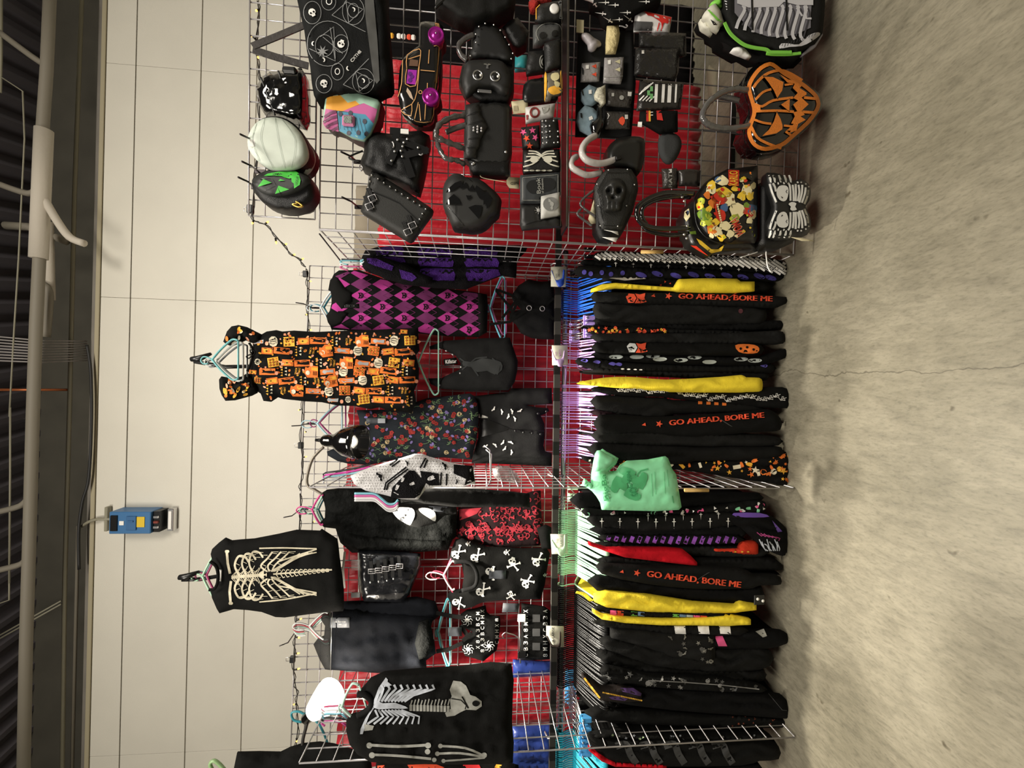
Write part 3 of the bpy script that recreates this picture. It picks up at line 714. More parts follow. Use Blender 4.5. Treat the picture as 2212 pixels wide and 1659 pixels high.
# ---- argyle cat cardigan
AR = px('721,592 732,584 775,583 792,589 830,603 911,617 1019,630 1052,636 1054,660 1052,717 1034,728 966,726 906,720 800,716 716,712 712,700 706,688 704,682 712,672 716,655 716,632 712,628 709,627 714,608')
t = garment('argyle_sweater', 'magenta and black argyle sweater with cat faces between the purple stripes and orange dress', 'sweater', AR, 2.44)
mb = MB(); S = puff(mb, AR, 2.46, .05, 26, step=10, folds=folds(.004, 55, 31, .01, .006))
for r in range(-4, 5):
    Y = 662.7 + r * 24.4
    for c in range(-3, 5):
        for k2, m in ((0, 2), (1, 1)):
            X = 827 + (c + .5 * (r % 2)) * 93.6 + (46.8 if k2 else 0)
            if X > 1040 or X < 712: continue
            P = [(X - 23, Y), (X, Y - 13.8), (X + 23, Y), (X, Y + 13.8)]
            if not all(inside(a, b, AR) for a, b in P):
                P = [q for q in subdiv(P, 3) if inside(q[0], q[1], AR) and edist(q[0], q[1], AR) > 1.5]
                if len(P) < 5: continue
                decal(mb, P, S, m, .0015, 9); continue
            decal(mb, P, S, m, .0015, 9)
            if m == 2:
                motif(mb, CAT, X, Y, 7.6, S, 0, 0, .0025, 30)
                for sg in (-1, 1): decal(mb, circ(X - 1, Y + sg * 3, 1.4, n=6), S, 2, .0035, 30)
    for c in range(-5, 9):
        X = 780 + c * 46.8 * .5 * 2
        for d in (-1, 1):
            q = [(X, Y), (X + 23.4, Y + d * 12.2)]
            if all(inside(a, b, AR) and edist(a, b, AR) > 6 for a, b in q) and X > 735: stroke(mb, q, .9, S, 1, .0028, 12)
mb.build('body', [BLACK, PLUM, MAG], t)
mb = MB(); puff(mb, px('709,627 714,628 716,640 722,650 738,668 760,650 760,632 748,625 730,600 722,596 713,605'), 0, .006, 8, step=8, base=S)
puff(mb, px('705,684 712,676 715,668 724,672 742,672 752,676 736,700 716,708 708,696'), 0, .006, 8, step=8, base=S); mb.build('collar', BLACK, t)
mb = MB(); puff(mb, px('738,656 776,656 776,666 738,666'), 0, .006, 4, step=8, base=S)
for X in (746, 756, 766): mb.lathe(S.p(X, 661, .008), (0, -1, 0), [(0, .006), (.004, .006), (.006, .003)], 8)
mb.build('button_placket', BPLAST, t)
mb = MB(); puff(mb, px('1032,634 1052,636 1052,718 1034,727'), 0, .006, 6, step=9, base=S); mb.build('hem_band', BLACK, t)
hanger_front('white hanger hooked over the grid above the argyle sweater', 693, 664, 70, 2.5, '#d5dde2', 22, 30); hanger_front('teal hanger behind the white one of the argyle sweater', 700, 664, 62, 2.52, '#3f8fa2', 20, 30)
hook_front('dark grid hook holding the argyle sweater hangers', 672, 664, ln=.14)
# ---- purple and black striped fuzzy sweater, hung sideways on the divider
PU = px('789,541 813,534 900,527 1128,530 1139,535 1136,543 1125,554 1117,568 1115,600 1085,595 1020,619 1006,625 938,622 870,614 816,595 792,587 778,576 786,565 781,557')
t = garment('striped_sweater', 'fuzzy purple and black striped sweater hanging against the divider', 'sweater', PU, 2.27)
FUZ = fab('purple_mohair', '#4d2b7c', rough=1, var=.35, vs=140, bump=1, bs=160); FUZB = fab('black_mohair', '#161517', rough=1, bump=1, bs=160)
mb = MB(); S = puff(mb, PU, 2.3, .085, 26, step=9, folds=lambda X, Y: .016 * math.sin(Y * .25 + X * .012) + .008 * nz(X, Y, .05, 2))
for a, b in ((813, 868), (902, 972), (1002, 1070)):
    for lo, hi in ((533, 552), (556, 576), (580, 606)):
        rnd = random.Random(a + lo); P = [(a, lo + 2)] + [(a + (b - a) * q / 6, lo + rnd.uniform(-1, 2)) for q in range(1, 6)] + [(b, lo + 1), (b + 4, (lo + hi) / 2), (b, hi)] + [(b - (b - a) * q / 6, hi + rnd.uniform(-2, 1)) for q in range(1, 6)] + [(a, hi), (a - 4, (lo + hi) / 2)]
        P = [(x + (y_ - 530) * .12, y_ + (x - 950) * .01) for x, y_ in P]
        P = [(x, y_) for x, y_ in P if inside(x, y_, PU)]
        if len(P) > 4: decal(mb, P, S, 1, .003, 9)
mb.build('body', [FUZB, FUZ], t)
SLV = px('786,558 800,553 830,556 880,572 910,590 935,600 932,612 905,616 870,612 830,602 800,585 788,572')
mb = MB(); S = puff(mb, SLV, 2.22, .05, 14, step=8)
for P in ('792,558 812,558 850,575 846,585 812,575 795,568', '862,582 890,590 900,600 890,608 868,602'): decal(mb, px(P), S, 1, .003, 9)
mb.build('sleeve', [FUZB, FUZ], t)
for i, (c, n_) in enumerate((('#7fc3cf', 'pale blue'), ('#e8e8e8', 'white'), ('#d66a9c', 'pink'))):
    Y = 564 + i * 6; mb = MB(); mb.tube([at(a, b, 2.3) for a, b in smooth([(752, Y + 8), (738, Y + 4), (736, Y), (748, Y - 1), (778, Y)], 3, False)], .0048, 7); mb.tube([at(778, Y, 2.3), at(800, Y - 10, 2.3)], .005, 7); mb.tube([at(778, Y, 2.3), at(796, Y + 10, 2.3)], .005, 7)
    tag(mb.build('clothes_hanger', hcol(c)), n_ + ' hanger hook above the purple striped sweater', 'hanger', 'plastic hangers on the back grid')
MB_ = MB(); MB_.tube([at(690, 505, 2.1), at(735, 563, 2.32), at(738, 575, 2.32)], .004, 6); MB_.tube([at(738, 560, 2.3), at(778, 562, 2.3)], .004, 6); tag(MB_.build('grid_hook', mat('dark_hook', '#3b3638', rough=.35, metal=.8)), 'dark straight hook on the divider holding the purple sweater', 'hook', 'hooks clipped on the chrome grids')
# ---- black harness camisole
HC = Z(640, 500, 3.687, '1770,430 1850,380 1950,400 2050,390 2056,500 2055,860 1960,858 1880,850 1790,810 1750,740 1700,700 1700,650 1790,620 1720,540 1720,500')
t = garment('harness_camisole', 'black camisole with ring harness straps under the argyle sweater', 'top', HC, 2.46)
mb = MB(); S = puff(mb, HC, 2.5, .04, 18, step=9, folds=folds(.006, 34, 41)); mb.build('body', [CHARC], t)
def strap(t, pts, y, w=.016, th=.003, m=None, name='strap', k=K):
    q = [at(a, b, y, k) for a, b in pts]; d = (q[-1] - q[0]); mb = MB(); mb.strip(q, w, th, d.cross(Vector((0, 1, 0)))); return mb.build(name, m or BLACK, t)
for a in ('1585,460 1700,500 1850,605', '1540,740 1700,720 1850,615', '1590,470 1700,600 1720,640', '1640,690 1760,540', '1700,700 1780,520', '1875,610 1940,612', '1965,610 2050,530', '1965,620 2050,700'): strap(t, Z(640, 500, 3.687, a), 2.44)
for X, Y in ((1855, 610), (1960, 615)):
    c = at(640 + X / 3.687, 500 + Y / 3.687, 2.43); mb = MB(); mb.tube([c + Vector((.015 * math.cos(q * PI / 6), 0, .015 * math.sin(q * PI / 6))) for q in range(12)], .003, 6, closed=True); mb.build('ring', CHROME, t)
hanger_front('sky blue hanger with the black harness top', 1058, 665, 136, 2.47, '#77c9e0', 24, 6)
hanger_front('pink hanger behind the sky blue one of the harness top', 1061, 663, 120, 2.5, '#cf6fa8', 24, 6)
# ---- black top with a faint printed beast and a label
BT = Z(640, 500, 3.687, '1060,915 1180,870 1500,850 1700,845 1720,900 1740,960 1765,1030 1760,1110 1740,1200 1690,1265 1400,1272 1160,1255 1070,1215 1050,1170 1160,1168 1190,1150 1300,1100 1310,1050 1270,990 1160,935 1065,940')
t = garment('lace_up_shirt', 'black top with faint grey beast print, eyelet neck and white label on mint hanger', 'top', BT, 2.42)
mb = MB(); S = puff(mb, BT, 2.45, .045, 20, step=9, folds=folds(.005, 40, 51))
FA = mat('faint_print', '#2b2d2d', rough=.9)
decal(mb, smooth(Z(640, 500, 3.687, '1330,1030 1400,1040 1480,1010 1560,1020 1630,1040 1640,1100 1580,1140 1520,1110 1440,1120 1400,1080 1330,1070'), 2), S, 1, .002)
for a in ('1300,1010 1400,1080 1450,1150', '1320,1100 1430,1010 1520,1000', '1560,1010 1620,1060 1600,1140'): stroke(mb, Z(640, 500, 3.687, a), 3, S, 1, .0025)
mb.build('body', [CHARC, FA], t)
mb = MB(); S1 = puff(mb, px('958,776 986,772 989,786 960,790'), 0, .002, 4, .002, 8, base=S); write(mb, 'Killstar', 974, 781, 24, 8, S1, 1, -PI / 2 + .08, .001); mb.build('neck_label', [BPLAST, WHITE], t)
mb = MB()
for X, Y in ((950, 754), (964, 758), (978, 766), (996, 793), (994, 806), (949, 832)): mb.lathe(S.p(X, Y, .004), (0, -1, 0), [(0, .006), (.003, .006), (.004, .003)], 8)
mb.build('eyelets', STEEL, t)
hanger_front('mint hanger holding the black eyelet neck top', 904, 782, 142, 2.42, '#a5d9c4', 32, 6)
# ---- rose and skull print dress
FL = px('770,886 830,885 900,868 923,860 1015,850 1024,855 1032,872 1034,910 1029,951 1019,993 959,988 905,990 847,994 800,1004 753,1002 729,996 708,984 706,975 724,968 757,974 774,960 777,930 776,906')
LEAF = mat('leaf_print', '#65805a', rough=.9); ROSE = mat('rose_print', '#8c2620', rough=.9, var=.3, vs=90); LIL = mat('lilac_print', '#75679f', rough=.9); SKP = mat('skull_print', '#b9a479', rough=.9)
t = garment('rose_dress', 'dark dress printed with red roses, skulls and vines below the black lamp', 'dress', FL, 2.42)
mb = MB(); S = puff(mb, FL, 2.45, .06, 22, step=9, folds=folds(.009, 24, 61, .008)); rnd = random.Random(12)
for i in range(460):
    X, Y = rnd.uniform(708, 1034), rnd.uniform(852, 1004)
    if not inside(X, Y, FL) or edist(X, Y, FL) < 5: continue
    q = i % 10; a = rnd.uniform(0, 6.28)
    if q < 3:
        decal(mb, [(X + (4.6 + .9 * math.sin(5 * g_ + a)) * math.cos(g_), Y + (4.3 + .9 * math.sin(5 * g_ + a)) * math.sin(g_)) for g_ in [j * PI / 6 for j in range(12)]], S, 1, .0026, 20)
        decal(mb, circ(X, Y, 1.5, n=6), S, 5, .0034, 20)
    elif q == 3: skull(mb, X, Y, 6.2, S, 4, 0, rnd.uniform(-.6, .6)) if edist(X, Y, FL) > 9 else 0
    elif q < 6: decal(mb, circ(X, Y, 4, 2.6, 7, a), S, 3, .0024, 20)
    elif q < 8:
        for g_ in (0, .9, -.9): decal(mb, circ(X + 4 * math.cos(a + g_), Y + 4 * math.sin(a + g_), 3.4, 1.1, 6, a + g_), S, 2, .0021, 20)
    else: stroke(mb, smooth([(X - 7, Y + rnd.uniform(-5, 5)), (X, Y), (X + 8, Y + rnd.uniform(-6, 6))], 3, False), .9, S, 2, .0019, 9) if edist(X, Y, FL) > 9 else 0
mb.build('body', [fab('slate_black', '#23272c', var=.2, vs=10), ROSE, LEAF, LIL, SKP, mat('dark_rose', '#5e1512', rough=.9)], t)
mb = MB(); S = puff(mb, px('791,903 833,903 833,915 791,915'), 0, .002, 3, .001, 12, base=S); decal(mb, px('816,904 832,904 832,914 816,914'), S, 1, .001); mb.build('swing_tag', [TAGK, mat('grey_label', '#a5a9af', rough=.6)], t)
hanger_front('pale blue hanger, front one above the rose print dress', 685, 915, 82, 2.46, '#a9cbd6', 40, 34); hanger_front('magenta hanger behind the pale blue one above the rose dress', 690, 913, 80, 2.5, '#a33a78', 42, 20)
hook_front('dark grid hook holding the rose dress hangers', 664, 915, ln=.14)
# ---- black blouse with white bats
BB = Z(800, 820, 5.027, '1130,180 1500,135 1530,95 1970,90 1975,260 1850,270 1700,280 1800,300 1930,310 1942,340 1900,370 1850,390 1890,480 1895,600 1880,720 1900,780 1970,800 1970,940 1700,930 1500,920 1300,912 1100,910 1110,830 1170,640 1180,450')
t = garment('bat_blouse', 'black button blouse with small white embroidered bats under the rose dress', 'blouse', BB, 2.47)
mb = MB(); S = puff(mb, BB, 2.5, .045, 20, step=9, folds=folds(.006, 42, 71, .01)); decal(mb, Z(800, 820, 5.027, '1180,430 1280,440 1500,530 1480,550 1180,630'), S, 2, .002)
rnd = random.Random(3)
for X, Y in ((1340, 320), (1430, 350), (1500, 400), (1540, 345), (1570, 425), (1625, 340), (1250, 725), (1355, 710), (1440, 685), (1460, 750), (1525, 680), (1535, 790)): motif(mb, BAT, 800 + X / 5.027, 820 + Y / 5.027, 6.5, S, 1, rnd.uniform(-1.2, 1.2), .003, 20)
stroke(mb, Z(800, 820, 5.027, '1280,440 1530,540 1890,560'), 1.2, S, 2, .0025)
mb.build('body', [CHARC, WHITE, BPLAST], t)
for X, Y in ((1575, 555), (1665, 572), (1758, 580), (1850, 592), (1822, 368), (1912, 345)): mb = MB(); mb.lathe(at(800 + X / 5.027, 820 + Y / 5.027, 2.455), (0, -1, 0), [(0, .008), (.004, .008), (.006, .004)], 10); mb.build('button', BPLAST, t)
mb = MB(); S = puff(mb, Z(800, 820, 5.027, '1175,370 1280,405 1275,418 1175,416'), 0, .002, 3, .001, 12, base=S); mb.build('neck_label', CARD, t)
# ---- black velvet long sleeve top and the red damask one under it
VT = px('693,1066 706,1058 760,1052 860,1062 980,1078 988,1105 985,1160 978,1165 968,1188 900,1193 760,1194 735,1172 725,1142 700,1139 690,1130 702,1118 703,1100 700,1085')
t = garment('velvet_shirt', 'black crushed velvet long sleeve top on a bright pink hanger', 'top', VT, 2.43)
mb = MB(); S = puff(mb, VT, 2.46, .06, 24, step=9, folds=folds(.011, 34, 81, .02, .012)); mb.build('body', [VELVET], t)
mb = MB(); puff(mb, px('745,1150 800,1160 900,1166 960,1168 968,1186 900,1191 770,1192 742,1174'), 0, .03, 10, step=8, base=S, folds=folds(.009, 14, 83, .05)); mb.build('sleeve', VELVET, t)
hanger_front('bright pink hanger at the neck of the velvet top', 674, 1101, 66, 2.44, '#d8408f', 18, 34, False); hanger_front('mint hanger just behind the bright pink one', 682, 1101, 70, 2.48, '#9fd0bd', 18, 34, False); hanger_front('dark teal hanger, hindmost at the velvet top', 688, 1101, 70, 2.51, '#2f5f66', 18, 30, False)
hook_front('dark grid hook holding the pink hanger of the velvet top', 648, 1101, ln=.14)
DM = px('990,1097 1040,1094 1090,1082 1150,1062 1168,1060 1170,1120 1176,1150 1165,1178 1080,1182 1010,1174 982,1157')
t = garment('damask_blouse', 'red and black damask scroll print top below the velvet top', 'top', DM, 2.49)
mb = MB(); S = puff(mb, DM, 2.5, .035, 16, step=9, folds=folds(.005, 30, 91))
decal(mb, px('992,1100 1040,1097 1030,1110 1010,1118 993,1124'), S, 1, .002); rnd = random.Random(5)
for i in range(190):
    X, Y = rnd.uniform(988, 1172), rnd.uniform(1064, 1180)
    if inside(X, Y, DM) and edist(X, Y, DM) > 6 and not (X < 1035 and Y < 1120):
        a = rnd.uniform(0, 6.28); arc = [(X + (3 + g_ * .7) * math.cos(a + g_ * .75), Y + (3 + g_ * .7) * math.sin(a + g_ * .75)) for g_ in range(6)]
        if all(inside(p, q, DM) for p, q in arc): stroke(mb, arc, 2.2, S, 1, .002, 9); decal(mb, circ(*arc[-1], 2.4, n=6), S, 1, .0022, 20)
for X in range(1000, 1165, 18):
    Y = 1144
    if inside(X, Y, DM): motif(mb, [(0, -1), (.5, -.2), (1, 0), (.5, .2), (0, 1), (-.5, .2), (-1, 0), (-.5, -.2)], X, Y, 8, S, 1, 0, .0024, 20)
mb.build('body', [fab('maroon_black', '#241719'), CRIM], t)
mb = MB(); puff(mb, px('1160,1142 1180,1134 1192,1140 1193,1186 1170,1186 1166,1165'), 2.46, .03, 10, step=8, folds=folds(.006, 12, 95)); mb.build('cuff', BLACK, t)
# ---- skull cat print top with hangers, on the divider
KC = px('843,1094 870,1090 985,1090 986,1110 960,1114 942,1130 905,1140 884,1136 860,1122 848,1108')
t = garment('cat_skull_shirt', 'black top with white cat skulls hanging beside the stacked pink and blue hangers', 'top', KC, 2.26)
mb = MB(); S = puff(mb, KC, 2.28, .03, 10, step=8, folds=folds(.004, 20, 99))
decal(mb, smooth(px('848,1102 862,1096 890,1098 896,1112 890,1128 884,1134 866,1124 854,1114'), 3), S, 1, .002)
for X, Y, r in ((868, 1121, 4), (876, 1113, 2.4)): decal(mb, circ(X, Y, r, n=8), S, 0, .003)
decal(mb, smooth(px('905,1098 925,1098 940,1108 940,1126 925,1118 908,1106'), 3), S, 1, .002)
mb.build('body', [BLACK, WHITE], t)
mb = MB(); puff(mb, px('926,1093 967,1094 967,1107 930,1104'), 0, .002, 3, .001, 12, base=S); mb.build('swing_tag', TAGK, t)
# ---- PVC skirt with five buckles
PV = px('774,1190 800,1188 880,1194 908,1197 910,1219 903,1238 884,1285 868,1301 820,1300 786,1299 778,1280 776,1261 775,1226')
t = garment('vinyl_skirt', 'shiny black vinyl skirt with a row of silver buckles', 'skirt', PV, 2.4)
mb = MB(); S = puff(mb, PV, 2.43, .05, 18, step=8, folds=folds(.007, 26, 101, .02)); mb.build('body', [mat('shiny_vinyl', '#15161a', rough=.25, coat=.5, bump=.5, bs=22)], t)
for X, Y in ((803, 1234), (818, 1232), (833, 1229), (848, 1226), (863, 1223)):
    strap(t, [(X - 2, Y - 22), (X, Y), (X + 1, Y + 22)], 2.375, .019, .004, LEATH)
    c = at(X, Y, 2.37); mb = MB(); mb.tube([c + Vector(q) for q in ((-.013, 0, -.019), (.013, 0, -.019), (.013, 0, .019), (-.013, 0, .019))], .003, 6, closed=True); mb.tube([c + Vector((0, 0, -.019)), c + Vector((0, 0, .019))], .002, 5); mb.build('buckle', CHROME, t)
for X, Y in ((800, 1258), (818, 1256), (836, 1254), (850, 1250)): mb = MB(); mb.lathe(at(X, Y, 2.368), (0, -1, 0), [(0, .006), (.003, .005)], 8); mb.build('eyelet', STEEL, t)
mb = MB(); puff(mb, px('806,1200 838,1199 838,1220 806,1219'), 0, .002, 3, .001, 12, base=S); mb.build('swing_tag', TAGK, t)
t = thing('clip_hanger', 'white clip hanger holding the shiny vinyl skirt', 'hanger', at(760, 1230, 2.42)); mb = MB(); mb.tube([at(745, 1192, 2.42), at(741, 1230, 2.42), at(744, 1270, 2.42)], .007, 8); mb.tube([at(741, 1230, 2.42), at(730, 1230, 2.43), at(726, 1236, 2.43)], .004, 6); mb.tube([at(774, 1194, 2.42), at(775, 1290, 2.42)], .004, 8); mb.build('bar', WHITE, t)
for Y in (1215, 1226, 1285): MB().box(at(768, Y, 2.4), (.03, .012, .05), bev=.003).build('clip', CLEAR if Y < 1250 else STEEL, t)
# ---- black dresses near the lip label
BX = px('742,1300 800,1298 900,1290 940,1300 950,1330 930,1345 800,1330 742,1325')
mb = MB(); puff(mb, BX, 2.47, .045, 16, step=9, folds=folds(.008, 22, 111)); tag(mb.build('black_dress', NAVY), 'plain blue-black dress half hidden behind the skeleton tank and vinyl skirt', 'dress')
LS = px('715,1324 740,1318 771,1314 790,1322 850,1326 907,1331 936,1336 928,1365 938,1385 941,1412 920,1427 921,1444 870,1452 816,1454 760,1450 714,1447')
t = garment('mesh_yoke_dress', 'blue-black dress with mesh yoke and grey swing tag', 'dress', LS, 2.41)
mb = MB(); S = puff(mb, LS, 2.45, .06, 24, step=9, folds=folds(.006, 46, 121, .01, .01)); mb.build('body', [NAVY], t)
mb = MB(); puff(mb, px('691,1326 700,1322 716,1324 716,1448 702,1446 690,1424 677,1392 686,1380 700,1374 702,1352 694,1340'), 2.45, .02, 12, step=8); mb.build('mesh_yoke', mat('sheer_black_mesh', '#101010', rough=.8, alpha=.78), t)
mb = MB(); mb.tube([at(718, 1318, 2.41), at(716, 1360, 2.4), at(714, 1447, 2.41)], .0028, 6); mb.build('silver_piping', STEEL, t)
mb = MB(); S = puff(mb, px('713,1334 755,1334 755,1356 712,1356'), 0, .0025, 3, .001, 12, base=S); write(mb, 'Lip Service', 734, 1343, 25, 4.6, S, 1, -PI / 2); write(mb, '1985', 734, 1349, 7, 2.6, S, 1, -PI / 2); mb.build('swing_tag', [mat('grey_tag', '#8b8d92', rough=.5), WHITE], t)
mb = MB(); puff(mb, px('905,1345 925,1338 934,1365 938,1395 922,1420 905,1425 896,1390'), 2.395, .02, 12, step=8); mb.build('lace_cuff', VELVET, t)
for i, (c, n_, Y) in enumerate((('#d7d9d8', 'white', 1352), ('#b04a55', 'dark red', 1356), ('#a7c9bd', 'mint', 1360), ('#e3e3e0', 'ivory', 1364))):
    hanger_front(n_ + ' hanger hook, ' + ('first', 'second', 'third', 'fourth')[i] + ' of the bunch above the mesh yoke dress', 668 + i * 1.5, Y, 60, 2.44 + i * .012, c, 30, 36, False)
hook_front('dark grid hook holding the bunch of hangers of the mesh yoke dress', 640, 1362, ln=.14)
# ---- skull and crossbones tee
SK = Z(720, 1050, 4.254, '1060,690 1080,600 1120,495 1180,480 1280,510 1420,560 1500,560 1750,575 1960,570 1992,620 1965,760 1945,900 1905,1040 1700,1045 1400,1062 1330,1085 1280,1110 1200,1132 1100,1105 1060,1060 1048,1000 1080,960 1180,950 1200,830 1180,720 1110,700')
t = garment('skull_tee', 'black tee with white skulls and crossbones beside the vinyl skirt', 'shirt', SK, 2.43)
mb = MB(); S = puff(mb, SK, 2.46, .05, 22, step=9, folds=folds(.006, 40, 131)); rnd = random.Random(8)
for X, Y, s in ((1310, 650, 1), (1650, 705, 1), (1875, 690, 1), (1450, 790, 1), (1775, 890, 1), (1360, 965, 1), (1630, 1000, .7), (1135, 620, 1), (1140, 1070, .9), (1590, 610, .45), (1945, 820, .5), (1235, 530, .6)):
    X, Y = 720 + X / 4.254, 1050 + Y / 4.254; a = rnd.uniform(-1.4, 1.4)
    if edist(X, Y, SK) < 8: s *= .6
    for b in (.6, -.6): motif(mb, BONESH, X + 6 * math.cos(a) * s, Y + 5 * math.sin(a) * s, 12 * s, S, 1, a + b, .002, 12)
    skull(mb, X - 4 * math.cos(a) * s, Y - 4 * math.sin(a) * s, 10.5 * s, S, 1, 0, a)
mb.build('body', [BLACK, WHITE], t)
mb = MB(); mb.tube([at(a, b, 2.4) for a, b in smooth(Z(720, 1050, 4.254, '1110,700 1250,700 1320,800 1300,920 1180,960'), 4, False)], .012, 8); mb.build('neck_band', CHARC, t)
mb = MB(); puff(mb, Z(720, 1050, 4.254, '1430,775 1588,775 1585,855 1430,850'), 0, .002, 3, .001, 12, base=S); mb.build('swing_tag', TAGK, t)
hanger_front('white hanger with curled hooks at the neck of the skull tee', 958, 1243, 62, 2.42, '#e5e0dc', 18, 38, False); hanger_front('crimson hanger behind the white one of the skull tee', 961, 1240, 84, 2.45, '#c34a63', 18, 30, False)
# ---- spider bralette
SB = Z(720, 1050, 4.254, '1170,1180 1230,1140 1300,1130 1400,1100 1410,1160 1440,1190 1530,1200 1535,1260 1520,1420 1500,1510 1440,1560 1380,1610 1280,1580 1210,1560 1180,1500 1185,1420 1250,1385 1280,1340 1200,1300 1170,1240')
t = garment('spider_bralette', 'black bralette with white spiders and rune bands on a turquoise hanger', 'top', SB, 2.46)
mb = MB(); S = puff(mb, SB, 2.49, .035, 14, step=8, folds=folds(.004, 30, 141))
for X, Y in ((1230, 1235), (1240, 1500), (1430, 1470)):
    X, Y = 720 + X / 4.254, 1050 + Y / 4.254
    decal(mb, circ(X, Y, 5, 4), S, 1, .002)
    for j in range(8): a = j * PI / 4 + .3; stroke(mb, [(X, Y), (X + 9 * math.cos(a), Y + 9 * math.sin(a)), (X + 12 * math.cos(a + .5), Y + 12 * math.sin(a + .5))], 1.3, S, 1, .0022, 9)
for X, y0, y1 in ((1330, 1150, 1560), (1372, 1130, 1580), (1505, 1210, 1480)):
    n_ = int((y1 - y0) / 52)
    for j in range(n_):
        Y = y0 + 20 + j * 52; write(mb, 'B8M3XCAH'[(j * 3 + int(X)) % 8], 720 + X / 4.254, 1050 + Y / 4.254, 6.5, 8, S, 1, 0, .003)
mb.build('body', [BLACK, WHITE], t)
for a in ('945,1165 1060,1190 1200,1210', '1170,1280 1230,1370', '945,1520 1060,1500 1190,1440', '1190,1420 1270,1350'): strap(t, Z(720, 1050, 4.254, a), 2.44, .024)
mb = MB(); puff(mb, Z(720, 1050, 4.254, '1050,1300 1180,1298 1182,1380 1052,1380'), 2.43, .001, 3, .001, 12); mb.build('swing_tag', TAGK, t)
hanger_front('turquoise hanger with the spider bralette', 945, 1366, 146, 2.46, '#62c4cf', 20, 4); hanger_front('silver grey hanger right behind the turquoise one of the bralette', 948, 1364, 140, 2.49, '#b5b8b6', 20, 4)
# ---- rune print skirt on a clip hanger
RS = Z(720, 1050, 4.254, '1730,1080 1800,1090 1940,1110 1995,1150 1992,1400 1990,1590 1900,1600 1740,1600 1720,1590')
t = garment('rune_skirt', 'black and grey skirt with white rune bands on a clip hanger', 'skirt', RS, 2.47)
mb = MB(); S = puff(mb, RS, 2.49, .03, 12, step=8, folds=folds(.004, 30, 151))
for q in range(3): decal(mb, Z(720, 1050, 4.254, '%d,%d %d,%d %d,%d %d,%d' % (1830, 1180 + q * 130, 1900, 1180 + q * 130, 1900, 1250 + q * 130, 1830, 1250 + q * 130)), S, 2, .002)
for X in (1770, 1950):
    for j in range(8): write(mb, 'B8X3MCAH'[(j * 5 + X) % 8], 720 + X / 4.254, 1050 + (1150 + j * 58) / 4.254, 7, 9.5, S, 1, 0, .003)
mb.build('body', [BLACK, WHITE, DKGREY], t)
mb = MB(); puff(mb, Z(720, 1050, 4.254, '1560,1075 1710,1080 1700,1160 1550,1160'), 2.45, .001, 3, .001, 12); mb.build('swing_tag', TAGK, t)
t = thing('clip_hanger', 'clear clip hanger holding the rune band skirt', 'hanger', at(1120, 1360, 2.46)); mb = MB(); mb.tube([at(1122, 1330, 2.46), at(1124, 1432, 2.46)], .005, 8); mb.tube([at(a, b, 2.46) for a, b in smooth(px('1122,1380 1112,1372 1098,1368 1092,1366 1085,1372 1088,1378'), 3, False)], .0035, 6); mb.build('bar', STEEL, t)
for Y in (1335, 1414): MB().box(at(1127, Y, 2.45), (.045, .014, .05), bev=.004).build('clip', BPLAST if Y > 1400 else CARD, t)
# ---- blue satin garment low at the left
BS = px('1105,1440 1195,1436 1196,1720 1100,1720 1100,1560')
mb = MB(); puff(mb, px('1108,1426 1196,1430 1196,1458 1108,1464'), 2.52, .03, 12, step=9, folds=folds(.008, 14, 158)); tag(mb.build('satin_skirt', mat('blue_satin', '#2b3f86', rough=.35, bump=.3, bs=20)), 'piece of blue satin behind the rune skirt', 'skirt')
mb = MB(); puff(mb, px('1105,1570 1196,1566 1196,1720 1100,1720'), 2.42, .05, 18, step=9, folds=folds(.012, 22, 159)); tag(mb.build('satin_dress', mat('blue_satin', '#2b3f86', rough=.35)), 'shiny blue satin dress below the skeleton shirt at the far left', 'dress')
# ---- skeleton long sleeve shirt
LSK = px('770,1499 785,1484 800,1466 830,1452 900,1446 1000,1440 1060,1432 1105,1436 1110,1470 1108,1500 1106,1560 1110,1605 1108,1648 1000,1652 850,1650 800,1646 772,1630 755,1608 748,1580 748,1556 757,1545 775,1540 796,1528 800,1512 792,1500 780,1508')
t = garment('skeleton_shirt', 'black long sleeve shirt with pale grey skeleton print and arm bones', 'shirt', LSK, 1.8)
mb = MB(); S = puff(mb, LSK, 1.86, .07, 30, step=9, folds=folds(.007, 60, 161, .006, .01))
z7 = lambda s: Z(760, 1290, 4.495, s)
decal(mb, z7('330,780 350,800 345,840 270,940 235,1030 212,1040 215,1000 260,880'), S, 1, .0025); decal(mb, z7('200,1070 215,1075 170,1150 130,1250 105,1330 80,1330 85,1280 130,1180'), S, 1, .0025)
decal(mb, z7('345,820 390,855 330,870'), S, 1, .0027); decal(mb, z7('120,1230 215,1250 200,1290 120,1300'), S, 2, .0027)
decal(mb, z7('190,1040 240,1005 300,1030 420,1025 520,1060 545,1078 500,1085 380,1082 260,1090 215,1075'), S, 1, .003)
for i in range(9):
    x = 255 + i * 32; e = 265 + i * 62
    stroke(mb, z7('%d,%d %d,%d %d,%d %d,%d' % (x, 1015, x + 30 + i * 7, 955, e + 40, 890, e + 20, 850)), 5.2 - .1 * i, S, 1, .0026, 7)
    stroke(mb, z7('%d,%d %d,%d %d,%d' % (x - 30, 1095, x + i * 18, 1160, 150 + i * 62, 1232)), 4.6 - .15 * i, S, 1, .0026, 7)
for i in range(12):
    x = 560 + i * 33; decal(mb, z7('%d,%d %d,%d %d,%d %d,%d' % (x, 1045 + i, x + 25, 1043 + i, x + 25, 1105 + i, x, 1105 + i)), S, 2, .0026); stroke(mb, z7('%d,%d %d,%d' % (x + 10, 1050, x + 26, 1000 - (i % 3) * 6)), 2.6, S, 2, .0028)
